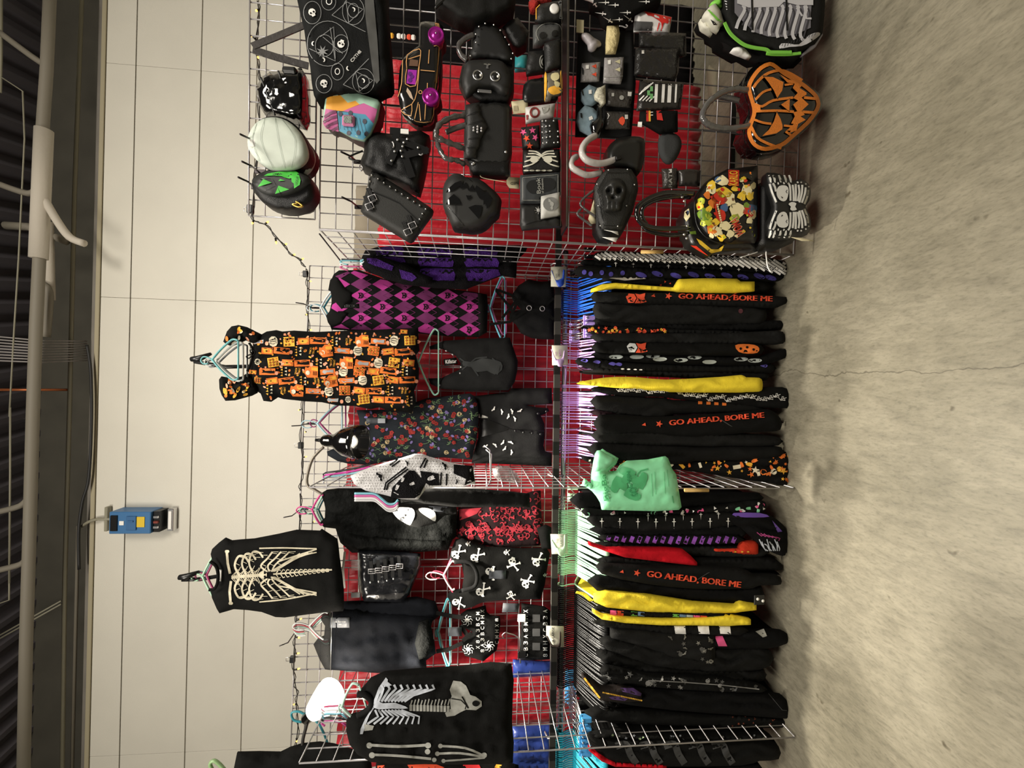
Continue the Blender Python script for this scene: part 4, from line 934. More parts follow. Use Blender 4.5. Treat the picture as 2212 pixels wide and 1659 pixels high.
decal(mb, z7('985,810 1060,820 1110,860 1150,950 1200,965 1260,1010 1262,1060 1205,1098 1110,1092 1050,1120 1000,1150 920,1162 905,1125 960,1085 955,1000 970,960 950,900'), S, 2, .0024)
decal(mb, [(p[0], p[1]) for p in circ(760 + 1205 / 4.495, 1290 + 1032 / 4.495, 8, 6.5)], S, 0, .0034); stroke(mb, z7('965,985 1060,1000 1110,1050 1100,1090'), 2, S, 0, .0034); stroke(mb, z7('1070,965 1090,1000 1130,1080'), 3, S, 0, .0034)
for a, w in (('170,1435 450,1450 740,1435', 6), ('190,1530 450,1540 770,1570', 5.5), ('860,1445 1100,1465 1280,1540', 5), ('830,1520 1050,1515 1270,1550', 5), ('890,1590 1050,1580 1290,1560', 4)): stroke(mb, smooth(z7(a), 3, False), w, S, 2, .0026, 9)
for X, Y, r in ((170, 1440, 6.5), (195, 1535, 6.5), (740, 1440, 6.5), (735, 1500, 6), (800, 1580, 5), (860, 1445, 5), (830, 1520, 5), (890, 1590, 4.5), (1285, 1535, 6)): decal(mb, circ(760 + X / 4.495, 1290 + Y / 4.495, r), S, 2, .003)
mb.build('body', [BLACK, GREYP, GREYD], t)
mb = MB(); mb.tube([at(a, b, 1.83) for a, b in smooth(px('772,1500 786,1500 800,1510 801,1524 792,1535 772,1546'), 4, False)], .012, 8); mb.build('neck_band', CHARC, t)
mb = MB(); puff(mb, px('785,1504 792,1506 791,1514 784,1512'), 1.84, .001, 3, .001, 9); mb.build('neck_label', CARD, t)
hanger_front('pale mint hanger in the neck of the skeleton long sleeve shirt', 738, 1528, 104, 1.86, '#c5e3d6', 40, 6, True, tilt=.35)
for i, (c, n_) in enumerate((('#b9466e', 'crimson'), ('#dcdcdc', 'white'), ('#7fc0d2', 'light blue'), ('#2a2a2a', 'black'), ('#c44c93', 'magenta'))):
    Y = 1530 + i * 8; mb = MB(); mb.tube([at(a, b, 2.22) for a, b in smooth([(702, Y + 6), (695, Y), (706, Y - 4), (738, Y - 6 + i)], 3, False)], .005, 7); mb.tube([at(738, Y - 6 + i, 2.22), at(752, Y + 8, 2.24)], .005, 7)
    tag(mb.build('clothes_hanger', hcol(c)), n_ + ' hanger hook in the row left of the glowing lamp, above the skeleton shirt', 'hanger', 'plastic hangers on the back grid')
mb = MB(); mb.tube([at(a, b, 2.4) for a, b in smooth(px('652,1560 634,1555 630,1540 645,1537 660,1545 690,1565 715,1625'), 3, False)], .006, 7); tag(mb.build('clothes_hanger', hcol('#3d93a0')), 'dark teal hanger hooked on the grid left of the glowing lamp', 'hanger', 'plastic hangers on the back grid')
mb = MB(); mb.tube([at(712, 1466, 2.5), at(717, 1475, 2.48), at(722, 1495, 2.46)], .009, 8); tag(mb.build('clothes_hanger', hcol('#5b9db5')), 'end of a dull blue hanger peeking out above the glowing lamp', 'hanger', 'plastic hangers on the back grid')
# ---- garments cut by the left edge of the stall
DL = px('503,1670 512,1626 560,1625 605,1626 625,1616 650,1608 690,1604 720,1608 760,1620 800,1640 810,1720 500,1720')
mb = MB(); puff(mb, DL, 2.3, .05, 20, step=10, folds=folds(.008, 40, 171)); tag(mb.build('black_cardigan', BLACK), 'black garment hung high at the left edge of the stall', 'sweater')
mb = MB(); mb.tube([at(a, b, 2.28) for a, b in smooth(px('458,1662 454,1650 462,1643 475,1652 490,1670 510,1700'), 3, False)], .009, 8); tag(mb.build('clothes_hanger', hcol('#8fb07c')), 'sage green hanger of the black garment at the left edge', 'hanger', 'plastic hangers on the back grid')
PR = px('812,1650 900,1648 1000,1650 1095,1648 1120,1655 1130,1720 810,1720')
mb = MB(); S = puff(mb, PR, 2.28, .03, 12, step=9); 
for a, m in (('880,1652 940,1650 960,1658 930,1662 885,1662', 1), ('1000,1652 1035,1652 1040,1662 1002,1662', 2), ('1072,1651 1084,1652 1080,1660 1068,1658', 3), ('815,1654 830,1653 832,1662 816,1664', 1)): decal(mb, px(a), S, m, .002)
tag(mb.build('print_shirt', [BLACK, REDP, mat('scarlet_print', '#d42a2f', rough=.9), AMBER]), 'black shirt with orange and red print below the skeleton sleeve at the left edge', 'shirt')
# ================================================================ ghost sweaters, leggings and trousers on the middle divider
GH = px('757,1028 778,1018 800,1009 850,995 895,981 912,981 927,987 980,1002 1022,1008 1027,1045 1000,1051 947,1051 919,1057 903,1079 880,1079 860,1077 830,1069 790,1060 765,1046')
t = garment('ghost_sweater', 'black and white fair isle sweater with ghosts and bats hung on the middle divider', 'sweater', GH, 1.85)
mb = MB(); S = puff(mb, GH, 1.89, .05, 20, step=6, folds=folds(.004, 34, 201, .02, .005)); rnd = random.Random(2)
z3 = lambda s: Z(800, 820, 5.027, s)
for a in ('905,920 1110,935 1135,1100 1020,1150 1040,1080 905,1020', '240,1170 420,985 480,990 540,1060 620,1090 540,1250 480,1290 300,1290 220,1280', '540,990 740,1020 750,1150 640,1150 560,1090'): decal(mb, z3(a), S, 1, .002)
for a in ('150,1200 170,1120 390,950', '175,1200 195,1130 410,970', '210,930 300,860', '235,945 320,880', '540,960 600,850', '580,960 620,870', '760,1150 770,1010', '825,1150 830,1020'): stroke(mb, z3(a), 3.2, S, 1, .0022, 8)
for X, Y, s, m in ((290, 1170, 8, 0), (350, 1085, 7, 0), (455, 1130, 7, 0), (660, 1070, 10, 0), (105, 1050, 12, 1), (810, 935, 10, 1), (400, 905, 7, 1), (940, 1110, 6, 1)):
    X, Y = 800 + X / 5.027, 820 + Y / 5.027
    motif(mb, GHOST if m == 0 else BAT, X, Y, s, S, m, rnd.uniform(.3, 1.2) if m == 0 else rnd.uniform(-.5, .8), .004, 14)
    if m == 0: decal(mb, circ(X - 3, Y - 1.6, 1.1, n=6), S, 1, .005, 20); decal(mb, circ(X - 3, Y + 1.6, 1.1, n=6), S, 1, .005, 20)
for X in range(762, 1000, 6):
    for Y in range(984, 1078, 6):
        if inside(X, Y, GH) and edist(X, Y, GH) > 4 and not any(inside(X, Y, z3(a)) for a in ('905,920 1110,935 1135,1100 1020,1150 1040,1080 905,1020', '240,1170 420,985 480,990 540,1060 620,1090 540,1250 480,1290 300,1290 220,1280', '540,990 740,1020 750,1150 640,1150 560,1090')): decal(mb, circ(X + (Y // 6 % 2) * 3, Y, .9, n=5), S, 1, .0021, 20)
mb.build('body', [mat('white_knit', '#d9d7d8', rough=.95, bump=.5, bs=120), FUZB], t)
LG = px('862,1062 880,1055 950,1054 1025,1056 1090,1061 1144,1067 1145,1096 1078,1095 979,1095 920,1088 890,1082 866,1086')
mb = MB(); puff(mb, LG, 2.02, .05, 14, step=8, folds=folds(.006, 20, 211)); tag(mb.build('black_leggings', BLACK), 'plain black leggings hanging along the middle divider below the ghost sweater', 'trousers')
for i, (c, n_) in enumerate((('#83c4d4', 'light blue'), ('#d567a4', 'pink'), ('#e9e5e6', 'white'), ('#cfcfd2', 'pale grey'))):
    Y = 1066 + i * 5; mb = MB(); mb.tube([at(a, b, 1.9) for a, b in smooth([(766, Y), (790, Y), (810, Y + 1), (824, Y + 11), (838, Y + 22), (852, Y + 22), (860, Y + 14)], 4, False)], .0055, 8)
    tag(mb.build('clothes_hanger', hcol(c)), n_ + ' hanger, ' + ('first', 'second', 'third', 'last')[i] + ' of the four nested under the ghost sweater', 'hanger', 'plastic hangers on the middle divider')
for i, (c, n_, dy) in enumerate((('#d53fa8', 'hot pink', 0), ('#8cc6d6', 'aqua', 5), ('#23262a', 'black', -5), ('#c7c9cc', 'light grey', 12))):
    mb = MB(); mb.tube([at(a, b + dy, 2.2) for a, b in smooth(px('704,1026 735,1022 760,1018 785,1012 800,1008'), 3, False)], .005, 7); mb.tube([at(704, 1026 + dy, 2.2), at(698, 1029 + dy, 2.2), at(700, 1034 + dy, 2.2)], .004, 6)
    tag(mb.build('clothes_hanger', hcol(c)), n_ + ' hanger sticking out above the ghost sweater at the divider', 'hanger', 'plastic hangers on the middle divider')
# clear bag of parts hanging on the divider hook, and the double prong hook
mb = MB()
for dy in (0, 9): mb.tube([at(a, b, 2.12) for a, b in ((1046 + dy * .4, 962 + dy), (1058 + dy * .4, 972 + dy), (1060, 1036 + dy * .5))], .0035, 6)
mb.tube([at(1056, 1046, 2.02), at(1060, 1036, 2.12)], .004, 6); tag(mb.build('grid_hook', CHROME), 'chrome double prong hook sticking out of the middle divider', 'hook', 'hooks clipped on the chrome grids')
t = thing('plastic_pouch', 'crumpled clear plastic pouch hanging on the middle divider', 'bag', at(1120, 1030, 2.1))
mb = MB(); puff(mb, px('1062,1012 1080,1006 1100,1010 1118,1024 1126,1040 1120,1046 1100,1042 1078,1040 1066,1030'), 2.12, .03, 8, step=6, folds=lambda X, Y: .012 * nz(X, Y, .25, 3)); mb.build('film', mat('smoky_film', '#8a8686', rough=.15, alpha=.55, bump=1, bs=60), t)
# ================================================================ clamp lamps of the stall
LSH = mat('glossy_black_enamel', '#080808', rough=.1, coat=.7)
t = thing('clamp_lamp', 'black bell shaped clamp lamp on a gooseneck above the rose dress', 'lamp', at(740, 953, 2.16))
a, b = at(693, 951, 2.18), at(781, 955, 2.12); ax_ = (b - a); L = ax_.length
mb = MB(); mb.lathe(a, ax_, [(0, .012), (.02, .03), (.05, .034), (.34 * L, .036), (.42 * L, .05), (.6 * L, .075), (.85 * L, .087), (L, .088), (L - .004, .084), (.6 * L, .07), (.45 * L, .03)], 28, cap=False); mb.build('shade', LSH, t)
mb = MB(); mb.lathe(a, ax_, [(-.03, .008), (-.005, .01), (.0, .013)], 10); mb.build('switch', BPLAST, t)
mb = MB(); mb.lathe(a + ax_ * .5, ax_, [(0, .02), (.03, .03), (.06, .03), (.08, .015)], 14); mb.build('bulb', mat('lamp_bulb', '#fff4de', emit=12), t)
mb = MB(); mb.tube([at(x, y_, 2.2) for x, y_ in smooth(px('699,966 688,976 675,992 667,1015 663,1036 666,1050 680,1058 696,1068'), 5, False)], .0075, 8); mb.build('gooseneck', mat('grey_gooseneck', '#8b8378', rough=.35, metal=.7), t)
def spot(name, loc, target, power, ang, col='#fff6e6', blend=.5, r=.04):
    l = bpy.data.lights.new(name, 'SPOT'); l.energy = power; l.color = rgb(col)[:3]; l.spot_size = math.radians(ang); l.spot_blend = blend; l.shadow_soft_size = r
    o = bpy.data.objects.new(name, l); COL.objects.link(o); o.location = loc; o.rotation_euler = (Vector(target) - Vector(loc)).to_track_quat('-Z', 'Y').to_euler()
spot('rail_beam', b + ax_ * .02, b + ax_ * 3, 150, 90)
t = thing('clamp_lamp', 'glowing white clamp lamp with black socket at the left end of the back grid', 'lamp', at(700, 1520, 2.3))
a, b = at(661, 1553, 2.32), at(716, 1499, 2.30); ax_ = b - a; L = ax_.length
mb = MB(); mb.lathe(a, ax_, [(-.02, .012), (0, .03), (.05, .036), (.32 * L, .052)], 20); mb.build('socket', LSH, t)
mb = MB(); mb.lathe(a, ax_, [(.3 * L, .05), (.6 * L, .07), (.9 * L, .086), (L, .088), (L - .003, .083), (.6 * L, .066), (.33 * L, .045)], 28, cap=False); mb.build('shade', mat('glowing_shade', '#fffaf0', rough=.5, emit=2.2), t)
mb = MB(); mb.lathe(a + ax_ * .45, ax_, [(0, .02), (.04, .035), (.08, .035), (.11, .01)], 14); mb.build('bulb', mat('lamp_bulb', '#fff4de', emit=12), t)
mb = MB(); mb.tube([at(x, y_, 2.3) for x, y_ in smooth(px('664,1560 660,1575 654,1600 656,1618 668,1632 680,1640'), 4, False)], .009, 8); mb.build('gooseneck', mat('black_gooseneck', '#35322f', rough=.4), t)
l = bpy.data.lights.new('lamp_glow', 'POINT'); l.energy = 5; l.color = rgb('#fff6e6')[:3]; l.shadow_soft_size = .05; o = bpy.data.objects.new('lamp_glow', l); COL.objects.link(o); o.location = b + ax_ * .25
spot('rail_beam', at(690, 1180, 2.12), at(1230, 1180, 2.2), 190, 78)  # added spot with no lamp of its own, brightens the mint hangers
# ================================================================ size markers on the bar
def marker(label, P, y, cmat, U, lines, tc, w=None):
    t = thing('size_marker', label, 'sign', at(max(p[0] for p in P), cen(P)[1], y), 'size markers on the clothes rail')
    mb = MB(); S = puff(mb, P, y, .002, 3, .002, 20)
    for (s, X, Y, wd, h) in lines: write(mb, s, X, Y, wd, h, S, 1, 0, .001)
    mb.build('card', [mat('ivory_card', '#d3d0bd', rough=.6), tc], t)
    mb = MB(); puff(mb, U, y - .004, .004, 3, .001, 8); mb.build('clip', cmat, t)
marker('white size card with a blue clip at the blue hangers', px('1190,576 1224,576 1222,620 1190,619'), 2.14, mat('cobalt_clip', '#2b4fb8', rough=.35), smooth(px('1191,585 1193,585 1199,603 1204,605 1210,603 1215,599 1216,584 1220,584 1218,612 1214,618 1209,620 1204,617 1200,606'), 2), [('SIZE', 1202, 596, 10, 3.4), ('SMALL', 1207, 590, 18, 4)], mat('pencil', '#6d6d6a'))
marker('white size card with a lilac clip at the lilac hangers', px('1192,746 1226,746 1227,788 1193,789'), 2.14, mat('lilac_clip', '#bfa3cf', rough=.35), smooth(px('1190,755 1193,757 1200,774 1206,776 1212,774 1216,770 1218,758 1221,758 1218,780 1214,790 1208,792 1203,788 1198,774'), 2), [('SIZE', 1201, 764, 9, 3.4), ('MED', 1210, 762, 15, 5)], mat('lilac_ink', '#b98fb5'))
marker('grey size card with a mint clip at the mint hangers', px('1189,1154 1226,1154 1227,1196 1192,1197'), 2.14, mat('mint_clip', '#b5d5b4', rough=.35), smooth(px('1190,1166 1194,1166 1203,1181 1209,1184 1215,1182 1218,1178 1219,1157 1222,1157 1222,1190 1217,1200 1209,1201 1203,1192 1196,1178'), 2), [('SIZE', 1204, 1168, 10, 4), ('LARGE', 1213, 1168, 24, 6)], mat('green_ink', '#7f9c86'))
marker('ivory X-LARGE size card with a dark brown clip at the black hangers', px('1180,1352 1218,1353 1219,1398 1211,1398 1192,1396 1186,1380 1180,1374'), 2.14, mat('brown_clip', '#3a302b', rough=.4), smooth(px('1180,1374 1184,1375 1191,1390 1197,1394 1204,1393 1208,1388 1209,1367 1212,1367 1211,1398 1204,1398 1193,1397 1187,1388'), 2), [('X-LARGE', 1195, 1371, 33, 5)], BPLAST)
# ================================================================ green shopping bag tied to the divider
GB = Z(1170, 880, 6.9125, '640,1060 660,1080 670,1130 745,1140 745,1000 770,850 800,700 830,650 890,640 915,620 970,660 1050,700 1150,760 1110,850 1000,960 1120,950 1170,870 1280,800 1600,780 1850,730 1890,760 1950,920 2010,1000 2050,1250 2090,1490 2050,1530 1700,1550 1300,1540 900,1530 880,1430 820,1330 750,1250 650,1180 580,1170 620,1140')
GBM = mat('green_plastic_bag', '#8fe3ae', rough=.3, bump=.35, bs=14); GI = mat('dark_green_ink', '#4fae72', rough=.5); GL = mat('mid_green_ink', '#6cc48c', rough=.5)
t = garment('shopping_bag', 'light green plastic shopping bag with a shamrock tied to the middle divider', 'bag', GB, 1.88)
mb = MB(); S = puff(mb, GB, 1.91, .03, 22, step=7, folds=lambda X, Y: .007 * nz(X, Y, .06, 1) + .005 * nz(X * .6, Y * 2.5, .05, 2) + .003 * nz(X, Y, .15, 6))
zb_ = lambda s: Z(1170, 880, 6.9125, s)
def zpt(a, b): return (1170 + a / 6.9125, 880 + b / 6.9125)
for cx_, cy_, a in ((1290, 1000, 0), (1470, 1110, 1), (1145, 1140, 2), (1345, 1280, 3)):
    X, Y = zpt(cx_, cy_); an = (.25, -PI / 2 + .25, PI / 2 + .25, PI + .25)[a]
    motif(mb, [(x, -y_) for x, y_ in [(p[0], -p[1]) for p in smooth(HEART, 2)]], X, Y, 20, S, 1, an, .002, 9)
stroke(mb, zb_('1380,1060 1480,950 1590,920'), 3, S, 1, .0022)
write(mb, 'GREEN', *zpt(1310, 1080), 36, 8, S, 2, .12, .004); write(mb, 'GO', *zpt(1370, 1265), 18, 14, S, 2, .35, .004)
write(mb, 'BigBa', *zpt(950, 1200), 58, 15, S, 1, .12, .004)
for x, a, b in ((1640, 990, 1330), (1690, 960, 1300), (1830, 960, 1290), (1880, 930, 1180)): stroke(mb, zb_('%d,%d %d,%d' % (x, a, x + 15, b)), .8, S, 1, .002)
decal(mb, zb_('1950,1320 1962,1320 1980,1430 1968,1432'), S, 1, .002)
mb.build('body', [GBM, GI, mat('green_letter', '#2f8a55', rough=.5)], t)
mb = MB(); puff(mb, zb_('830,650 890,640 960,690 1100,760 1060,840 960,940 800,960 770,900 780,800'), 1.87, .02, 10, step=6, folds=lambda X, Y: .01 * nz(X, Y, .16, 8)); mb.build('handle_flap', GBM, t)
mb = MB(); mb.tube([at(*p, 1.9) for p in smooth([zpt(745, 1200), zpt(690, 1140), zpt(640, 1160), zpt(660, 1080)], 3, False)], [.012 * (1 if i % 3 else .7) for i in range(10)], 7); mb.build('handle_knot', GBM, t)
# wooden dowels on the dividers
for i, (X0, X1, Y) in enumerate(((1385, 1432, 544), (1479, 1530, 1059))):
    mb = MB(); mb.tube([at(X0, Y, 1.92), at(X1, Y, 1.92)], .009, 10); tag(mb.build('wooden_dowel', mat('bare_wood', '#c9a462', rough=.6, var=.1, vs=40)), ('short wooden dowel clipped on the divider beside the bags', 'short wooden dowel clipped on the middle divider below the green bag')[i], 'dowel')
# ================================================================ fairy lights along the tops
CAB = mat('fairy_cable', '#2a2620', rough=.6); BUL = mat('fairy_bulb', '#ffb04d', rough=.3, emit=4); BSO = mat('fairy_socket', '#17140f', rough=.5)
def fairy(label, path, y, bulbs, k=K):
    t = thing('fairy_lights', label, 'string lights', at(*path[len(path) // 2], y, k), 'strings of orange fairy lights')
    P = smooth(path, 5, False); mb = MB(); mb.tube([at(a, b, y, k) for a, b in P], .0028, 6)
    mb.tube([at(a + 4 * math.sin(i * .9), b, y + .008, k) for i, (a, b) in enumerate(P)], .0022, 5); mb.build('cable', CAB, t)
    for (a, b, dx, dy) in bulbs:
        p = at(a, b, y - .004, k); q = at(a + dx, b + dy, y - .01, k); d = q - p
        s_ = MB().tube([p, p + d * .6], .0042, 7).build('socket', BSO, t); s_['_w'] = t['_w']
        MB().lathe(p + d * .6, d, [(0, .004), (d.length * .2, .0046), (d.length * .4, .002)], 8).build('bulb', BUL, s_)
fairy('fairy lights draped from the bag wall down to the back grid', px('556,2 560,40 552,90 556,130 562,170 560,215 560,300 548,420 546,470 558,480 575,487 600,515 625,545 645,560 660,577'), 1.93, [(560, 20, -8, 4), (551, 84, -9, -8), (556, 118, 2, 8), (548, 476, -4, 8), (572, 484, 8, -6), (595, 515, 2, 12), (612, 530, 8, -4), (630, 552, 8, -3), (648, 562, 8, -4)])
fairy('fairy lights along the top of the back grid behind the argyle sweater', px('661,580 664,610 664,640 666,700 662,760 655,860 652,905 650,960 655,1000 650,1040 648,1060'), 2.54, [(664, 606, 9, 2), (660, 680, 3, -1), (664, 712, 10, 1), (650, 885, -6, 1), (655, 988, 8, -2), (662, 932, -4, 2)])
fairy('fairy lights along the top of the back grid beside the glowing lamp', px('648,1066 650,1110 646,1150 644,1300 640,1340 637,1380 635,1410 634,1450 638,1480 642,1500 640,1525 644,1560 640,1605 638,1625'), 2.54, [(642, 1340, 10, -4), (638, 1376, 10, 2), (636, 1412, 11, -1), (636, 1447, 12, -3), (642, 1521, -9, 1), (640, 1594, 1, 9), (676, 1128, 4, -2), (645, 1318, 8, -2)])
def binder(label, X, Y, y):
    t = thing('binder_clip', label, 'clip', at(X + 8, Y, y), 'binder clips on the grid'); mb = MB(); mb.box(at(X, Y, y), (.04, .018, .03), bev=.003); mb.build('body', BPLAST, t)
    mb = MB(); mb.tube([at(X - 4, Y - 4, y), at(X - 14, Y - 4, y), at(X - 14, Y + 4, y), at(X - 4, Y + 4, y)], .0016, 5); mb.build('wire_handle', STEEL, t)
binder('black binder clip at the corner of the bag wall', 541, 452, 1.96); binder('black binder clip on the back grid beside the fairy lights', 660, 592, 2.55); binder('black binder clip on the back grid above the ghost sweater', 650, 962, 2.55); binder('black binder clip on the back grid near the glowing lamp', 632, 1424, 2.55)
spot('rail_beam', at(745, 1475, 2.2), at(1230, 1470, 2.25), 120, 75)
# ================================================================ the clothes rail: hangers
ONES = ['', 'first', 'second', 'third', 'fourth', 'fifth', 'sixth', 'seventh', 'eighth', 'ninth', 'tenth', 'eleventh', 'twelfth', 'thirteenth', 'fourteenth', 'fifteenth', 'sixteenth', 'seventeenth', 'eighteenth', 'nineteenth']
TENS = {2: 'twent', 3: 'thirt', 4: 'fort', 5: 'fift'}
def ordn(n):
    if n < 20: return ONES[n]
    t, o = divmod(n, 10)
    return TENS[t] + ('ieth' if o == 0 else 'y-' + ONES[o])
def railp(Y):
    """point of the rail axis under the photo row Y"""
    lo, hi = 0.0, 1.0
    for _ in range(40):
        m = (lo + hi) / 2
        if proj(r0.lerp(r1, m))[1] < Y: lo = m
        else: hi = m
    return r0.lerp(r1, lo)
def plastic_hanger(c):
    mb = MB(); hk = [(0, .017, -.012), (0, .021, .003), (0, .012, .018), (0, -.004, .021), (0, -.017, .01), (0, -.019, -.006), (0, -.008, -.03), (0, 0, -.055), (0, 0, -.078)]
    mb.tube(smooth(hk, 3, False), .0034, 7)
    for s in (-1, 1):
        mb.tube(smooth([(0, 0, -.076), (0, s * .03, -.086), (0, s * .1, -.122), (0, s * .185, -.168), (0, s * .205, -.19), (0, s * .198, -.206), (0, s * .17, -.206)], 3, False), .0042, 7)
    mb.tube([(0, -.172, -.206), (0, .172, -.206)], .0036, 7)
    ob = mb.build('clothes_hanger', c, origin=(0, 0, 0)); return ob
def clip_hanger(bar, clip, name='clip_hanger'):
    t = thing(name, 'x', 'hanger', (0, 0, 0)); mb = MB()
    mb.tube(smooth([(0, .017, -.012), (0, .021, .003), (0, .012, .018), (0, -.004, .021), (0, -.017, .01), (0, -.012, -.02), (0, 0, -.045), (0, 0, -.08)], 3, False), .0025, 7); mb.tube([(0, -.19, -.08), (0, .19, -.08)], .003, 7)
    for s in (-1, 1): mb.tube([(0, 0, -.05), (0, s * .06, -.078)], .0022, 6)
    mb.build('wire_bar', bar, t)
    for s in (-1, 1): MB().box((0, s * .165, -.1), (.014, .034, .055), bev=.003).box((0, s * .165, -.072), (.022, .012, .016), bev=.003).build('clip', clip, t)
    return t
def dup(root, loc, rz, label, group):
    r = root.copy(); COL.objects.link(r); r.location = loc; r.rotation_euler = (0, 0, rz); r['label'] = label; r['group'] = group
    for ch in root.children: c = ch.copy(); COL.objects.link(c); c.parent = r
    return r
rh = random.Random(77)
TILT = math.atan(K)
def hang_row(proto, Ys, word, anchor, group):
    first = True
    for i, Y in enumerate(Ys):
        lab = '%s of the %s, counted from %s' % (ordn(i + 1), word, anchor); loc = railp(Y); rz = TILT + rh.uniform(-.07, .07)
        if first: proto.location = loc; proto.rotation_euler = (0, 0, rz); tag(proto, lab, 'hanger', group); first = False
        else: dup(proto, loc, rz, lab, group)
steelw = mat('thin_steel', '#c9c6c4', rough=.3, metal=.9)
hang_row(clip_hanger(steelw, BPLAST), [563, 573, 584], 'black clip hangers at the rail end', 'the bag wall', 'black clip hangers')
hang_row(plastic_hanger(hcol('#2f6fe0')), [601, 607, 614, 619, 629, 633, 638, 643, 648, 652, 656, 660, 664, 668, 673, 679, 688], 'bright blue rail hangers', 'the bag wall', 'bright blue hangers on the rail')
hang_row(clip_hanger(steelw, hcol('#a98fd6')), [693, 703, 709, 721, 726, 731], 'wire hangers with lilac clips', 'the blue hangers', 'wire hangers with lilac clips')
hang_row(plastic_hanger(hcol('#c9a3e0')), [737, 743, 748, 757, 762, 766, 771, 775, 787, 791, 832, 836, 847, 850, 854, 858, 862, 866, 869, 872, 876, 881, 886, 893, 899, 905, 914, 928, 939, 944, 949, 954, 959, 964, 968, 972, 978, 987], 'lilac rail hangers', 'the wire clip hangers', 'lilac hangers on the rail')
hang_row(clip_hanger(steelw, hcol('#bfe6bd')), [1072, 1080, 1087, 1094], 'wire hangers with mint clips', 'the green shopping bag', 'wire hangers with mint clips')
hang_row(plastic_hanger(hcol('#b4e6bf')), [1101 + i * 3.75 for i in range(27)] + [1204, 1208] + [1213 + i * 3.6 for i in range(8)] + [1262], 'mint rail hangers', 'the green shopping bag', 'mint hangers on the rail')
hang_row(plastic_hanger(hcol('#131313')), [1268 + i * 4.25 for i in range(51)], 'black rail hangers', 'the mint hangers', 'black hangers on the rail')
hang_row(clip_hanger(steelw, hcol('#4f9ed8')), [1498, 1507, 1516, 1524, 1534, 1545, 1556, 1568], 'wire hangers with blue clips', 'the black hangers', 'wire hangers with blue clips')
hang_row(plastic_hanger(hcol('#35c3d9')), [1577 + i * 4.6 for i in range(20)], 'cyan rail hangers', 'the divider panel', 'cyan hangers on the rail')
# ================================================================ the clothes rail: garments, seen edge on
def band(rows): return [(X, lo) for X, lo, hi in rows] + [(X, hi) for X, lo, hi in reversed(rows)]
NEARG = 2.04
def slab(t, m, Yn, Xtop, Xbot, th, seed, part='body', amax=.215):
    """the garment itself: a soft sheet hanging in the depth direction from its hanger, folded double"""
    p = at((Xtop + Xbot) / 2, Yn, NEARG); x = p.x
    rp = Vector((x, RYL + K * x, 0)); rz = railp(829.5 + (Yn - 829.5) * NEARG / RYL).z
    zb = at(Xbot, Yn, NEARG).z; zb = max(zb, .02); na, nzv = 14, 14
    side = []
    for s in (-1, 1):
        g_ = []
        for i in range(na + 1):
            a = -amax + 2 * amax * i / na
            zt = rz - .088 - abs(a) * .52 - (.03 if abs(a) > amax * .9 else 0)
            for j in range(nzv + 1):
                u = j / nzv; z = zt + (zb - zt) * u + .012 * nz(a * 8, seed, 1, 4) * u
                e = math.sqrt(max(0, 1 - (a / amax) ** 2)) * .75 + .25 * (1 - (a / amax) ** 8)
                w = .004 * math.sin(a * 34 + seed * 1.7 + u * 1.2) * u + .003 * nz(a * 6, u * 3, 1, seed)
                g_.append(rp + kx * (s * th / 2 * e * (.6 + .4 * min(1, u * 4)) + w) + ky * (a * (1 - .05 * u + .04 * nz(u * 4, seed, 1, 2))) + Vector((0, 0, z)))
        side.append(g_)
    n1 = nzv + 1; N = len(side[0]); fs = []
    for i in range(na):
        for j in range(nzv):
            q = i * n1 + j; fs.append((q, q + 1, q + n1 + 1, q + n1)); fs.append((N + q, N + q + n1, N + q + n1 + 1, N + q + 1))
    rim = [i * n1 for i in range(na + 1)] + [na * n1 + j for j in range(1, n1)] + [i * n1 + nzv for i in range(na - 1, -1, -1)] + [j for j in range(nzv - 1, 0, -1)]
    for i in range(len(rim)): a, b = rim[i], rim[(i + 1) % len(rim)]; fs.append((a, b, N + b, N + a))
    mb = MB(); mb.add(side[0] + side[1], fs); return mb.build(part, m, t)
def hung(name, label, cat, rows, m, prints=None, mats=(), y=None, th=.018, seed=0, edge=.035, fo=.006, group=None, slabm=None, sm=2, body=True, part='sleeve', Xtop=None, Xbot=None, step=7, extra=None):
    P = smooth(band(rows), sm) if sm else band(rows)
    Yn = sum((lo + hi) / 2 for X, lo, hi in rows) / len(rows); wpx = max(hi - lo for X, lo, hi in rows)
    y = y or 2.0 + .012 * math.sin(seed * 2.3)
    t = thing(name, label, cat, at(max(r[0] for r in rows), Yn, y), group or 'garments on the clothes rail')
    if body: slab(t, slabm or m, Yn, Xtop or rows[0][0], Xbot or rows[-1][0] - 6, th, seed)
    mb = MB(); S = puff(mb, P, y + edge * .6, edge * .6, max(4, wpx * .26), back=.02, step=step, power=.42, folds=lambda X, Y: fo * 1.5 * math.sin(Y * .27 + nz(X * .02, seed, 1, 1) * 4 + seed) + fo * 1.1 * nz(X * .14, Y * 1.4, .08, seed))
    if prints: prints(mb, S, P)
    if extra: extra(t)
    mb.build(part, [m] + list(mats), t)
    return t
BK = [fab('rail_black_%d' % i, c, var=.2, vs=14) for i, c in enumerate(('#0f0f0e', '#141413', '#0b0b0b', '#191918', '#111110'))]
def stripes(mb, S, P, X0, X1, dx, w, ang, mi=1):
    X = X0
    while X < X1:
        pts = [(X + q * ang, Y) for q, Y in [(i, min(p[1] for p in P) + i) for i in range(0, int(max(p[1] for p in P) - min(p[1] for p in P)) + 1, 2)]]
        pts = [p for p in pts if inside(p[0], p[1], P) and edist(p[0], p[1], P) > .8]
        if len(pts) > 2: stroke(mb, pts, w, S, mi, .0008, 4)
        X += dx
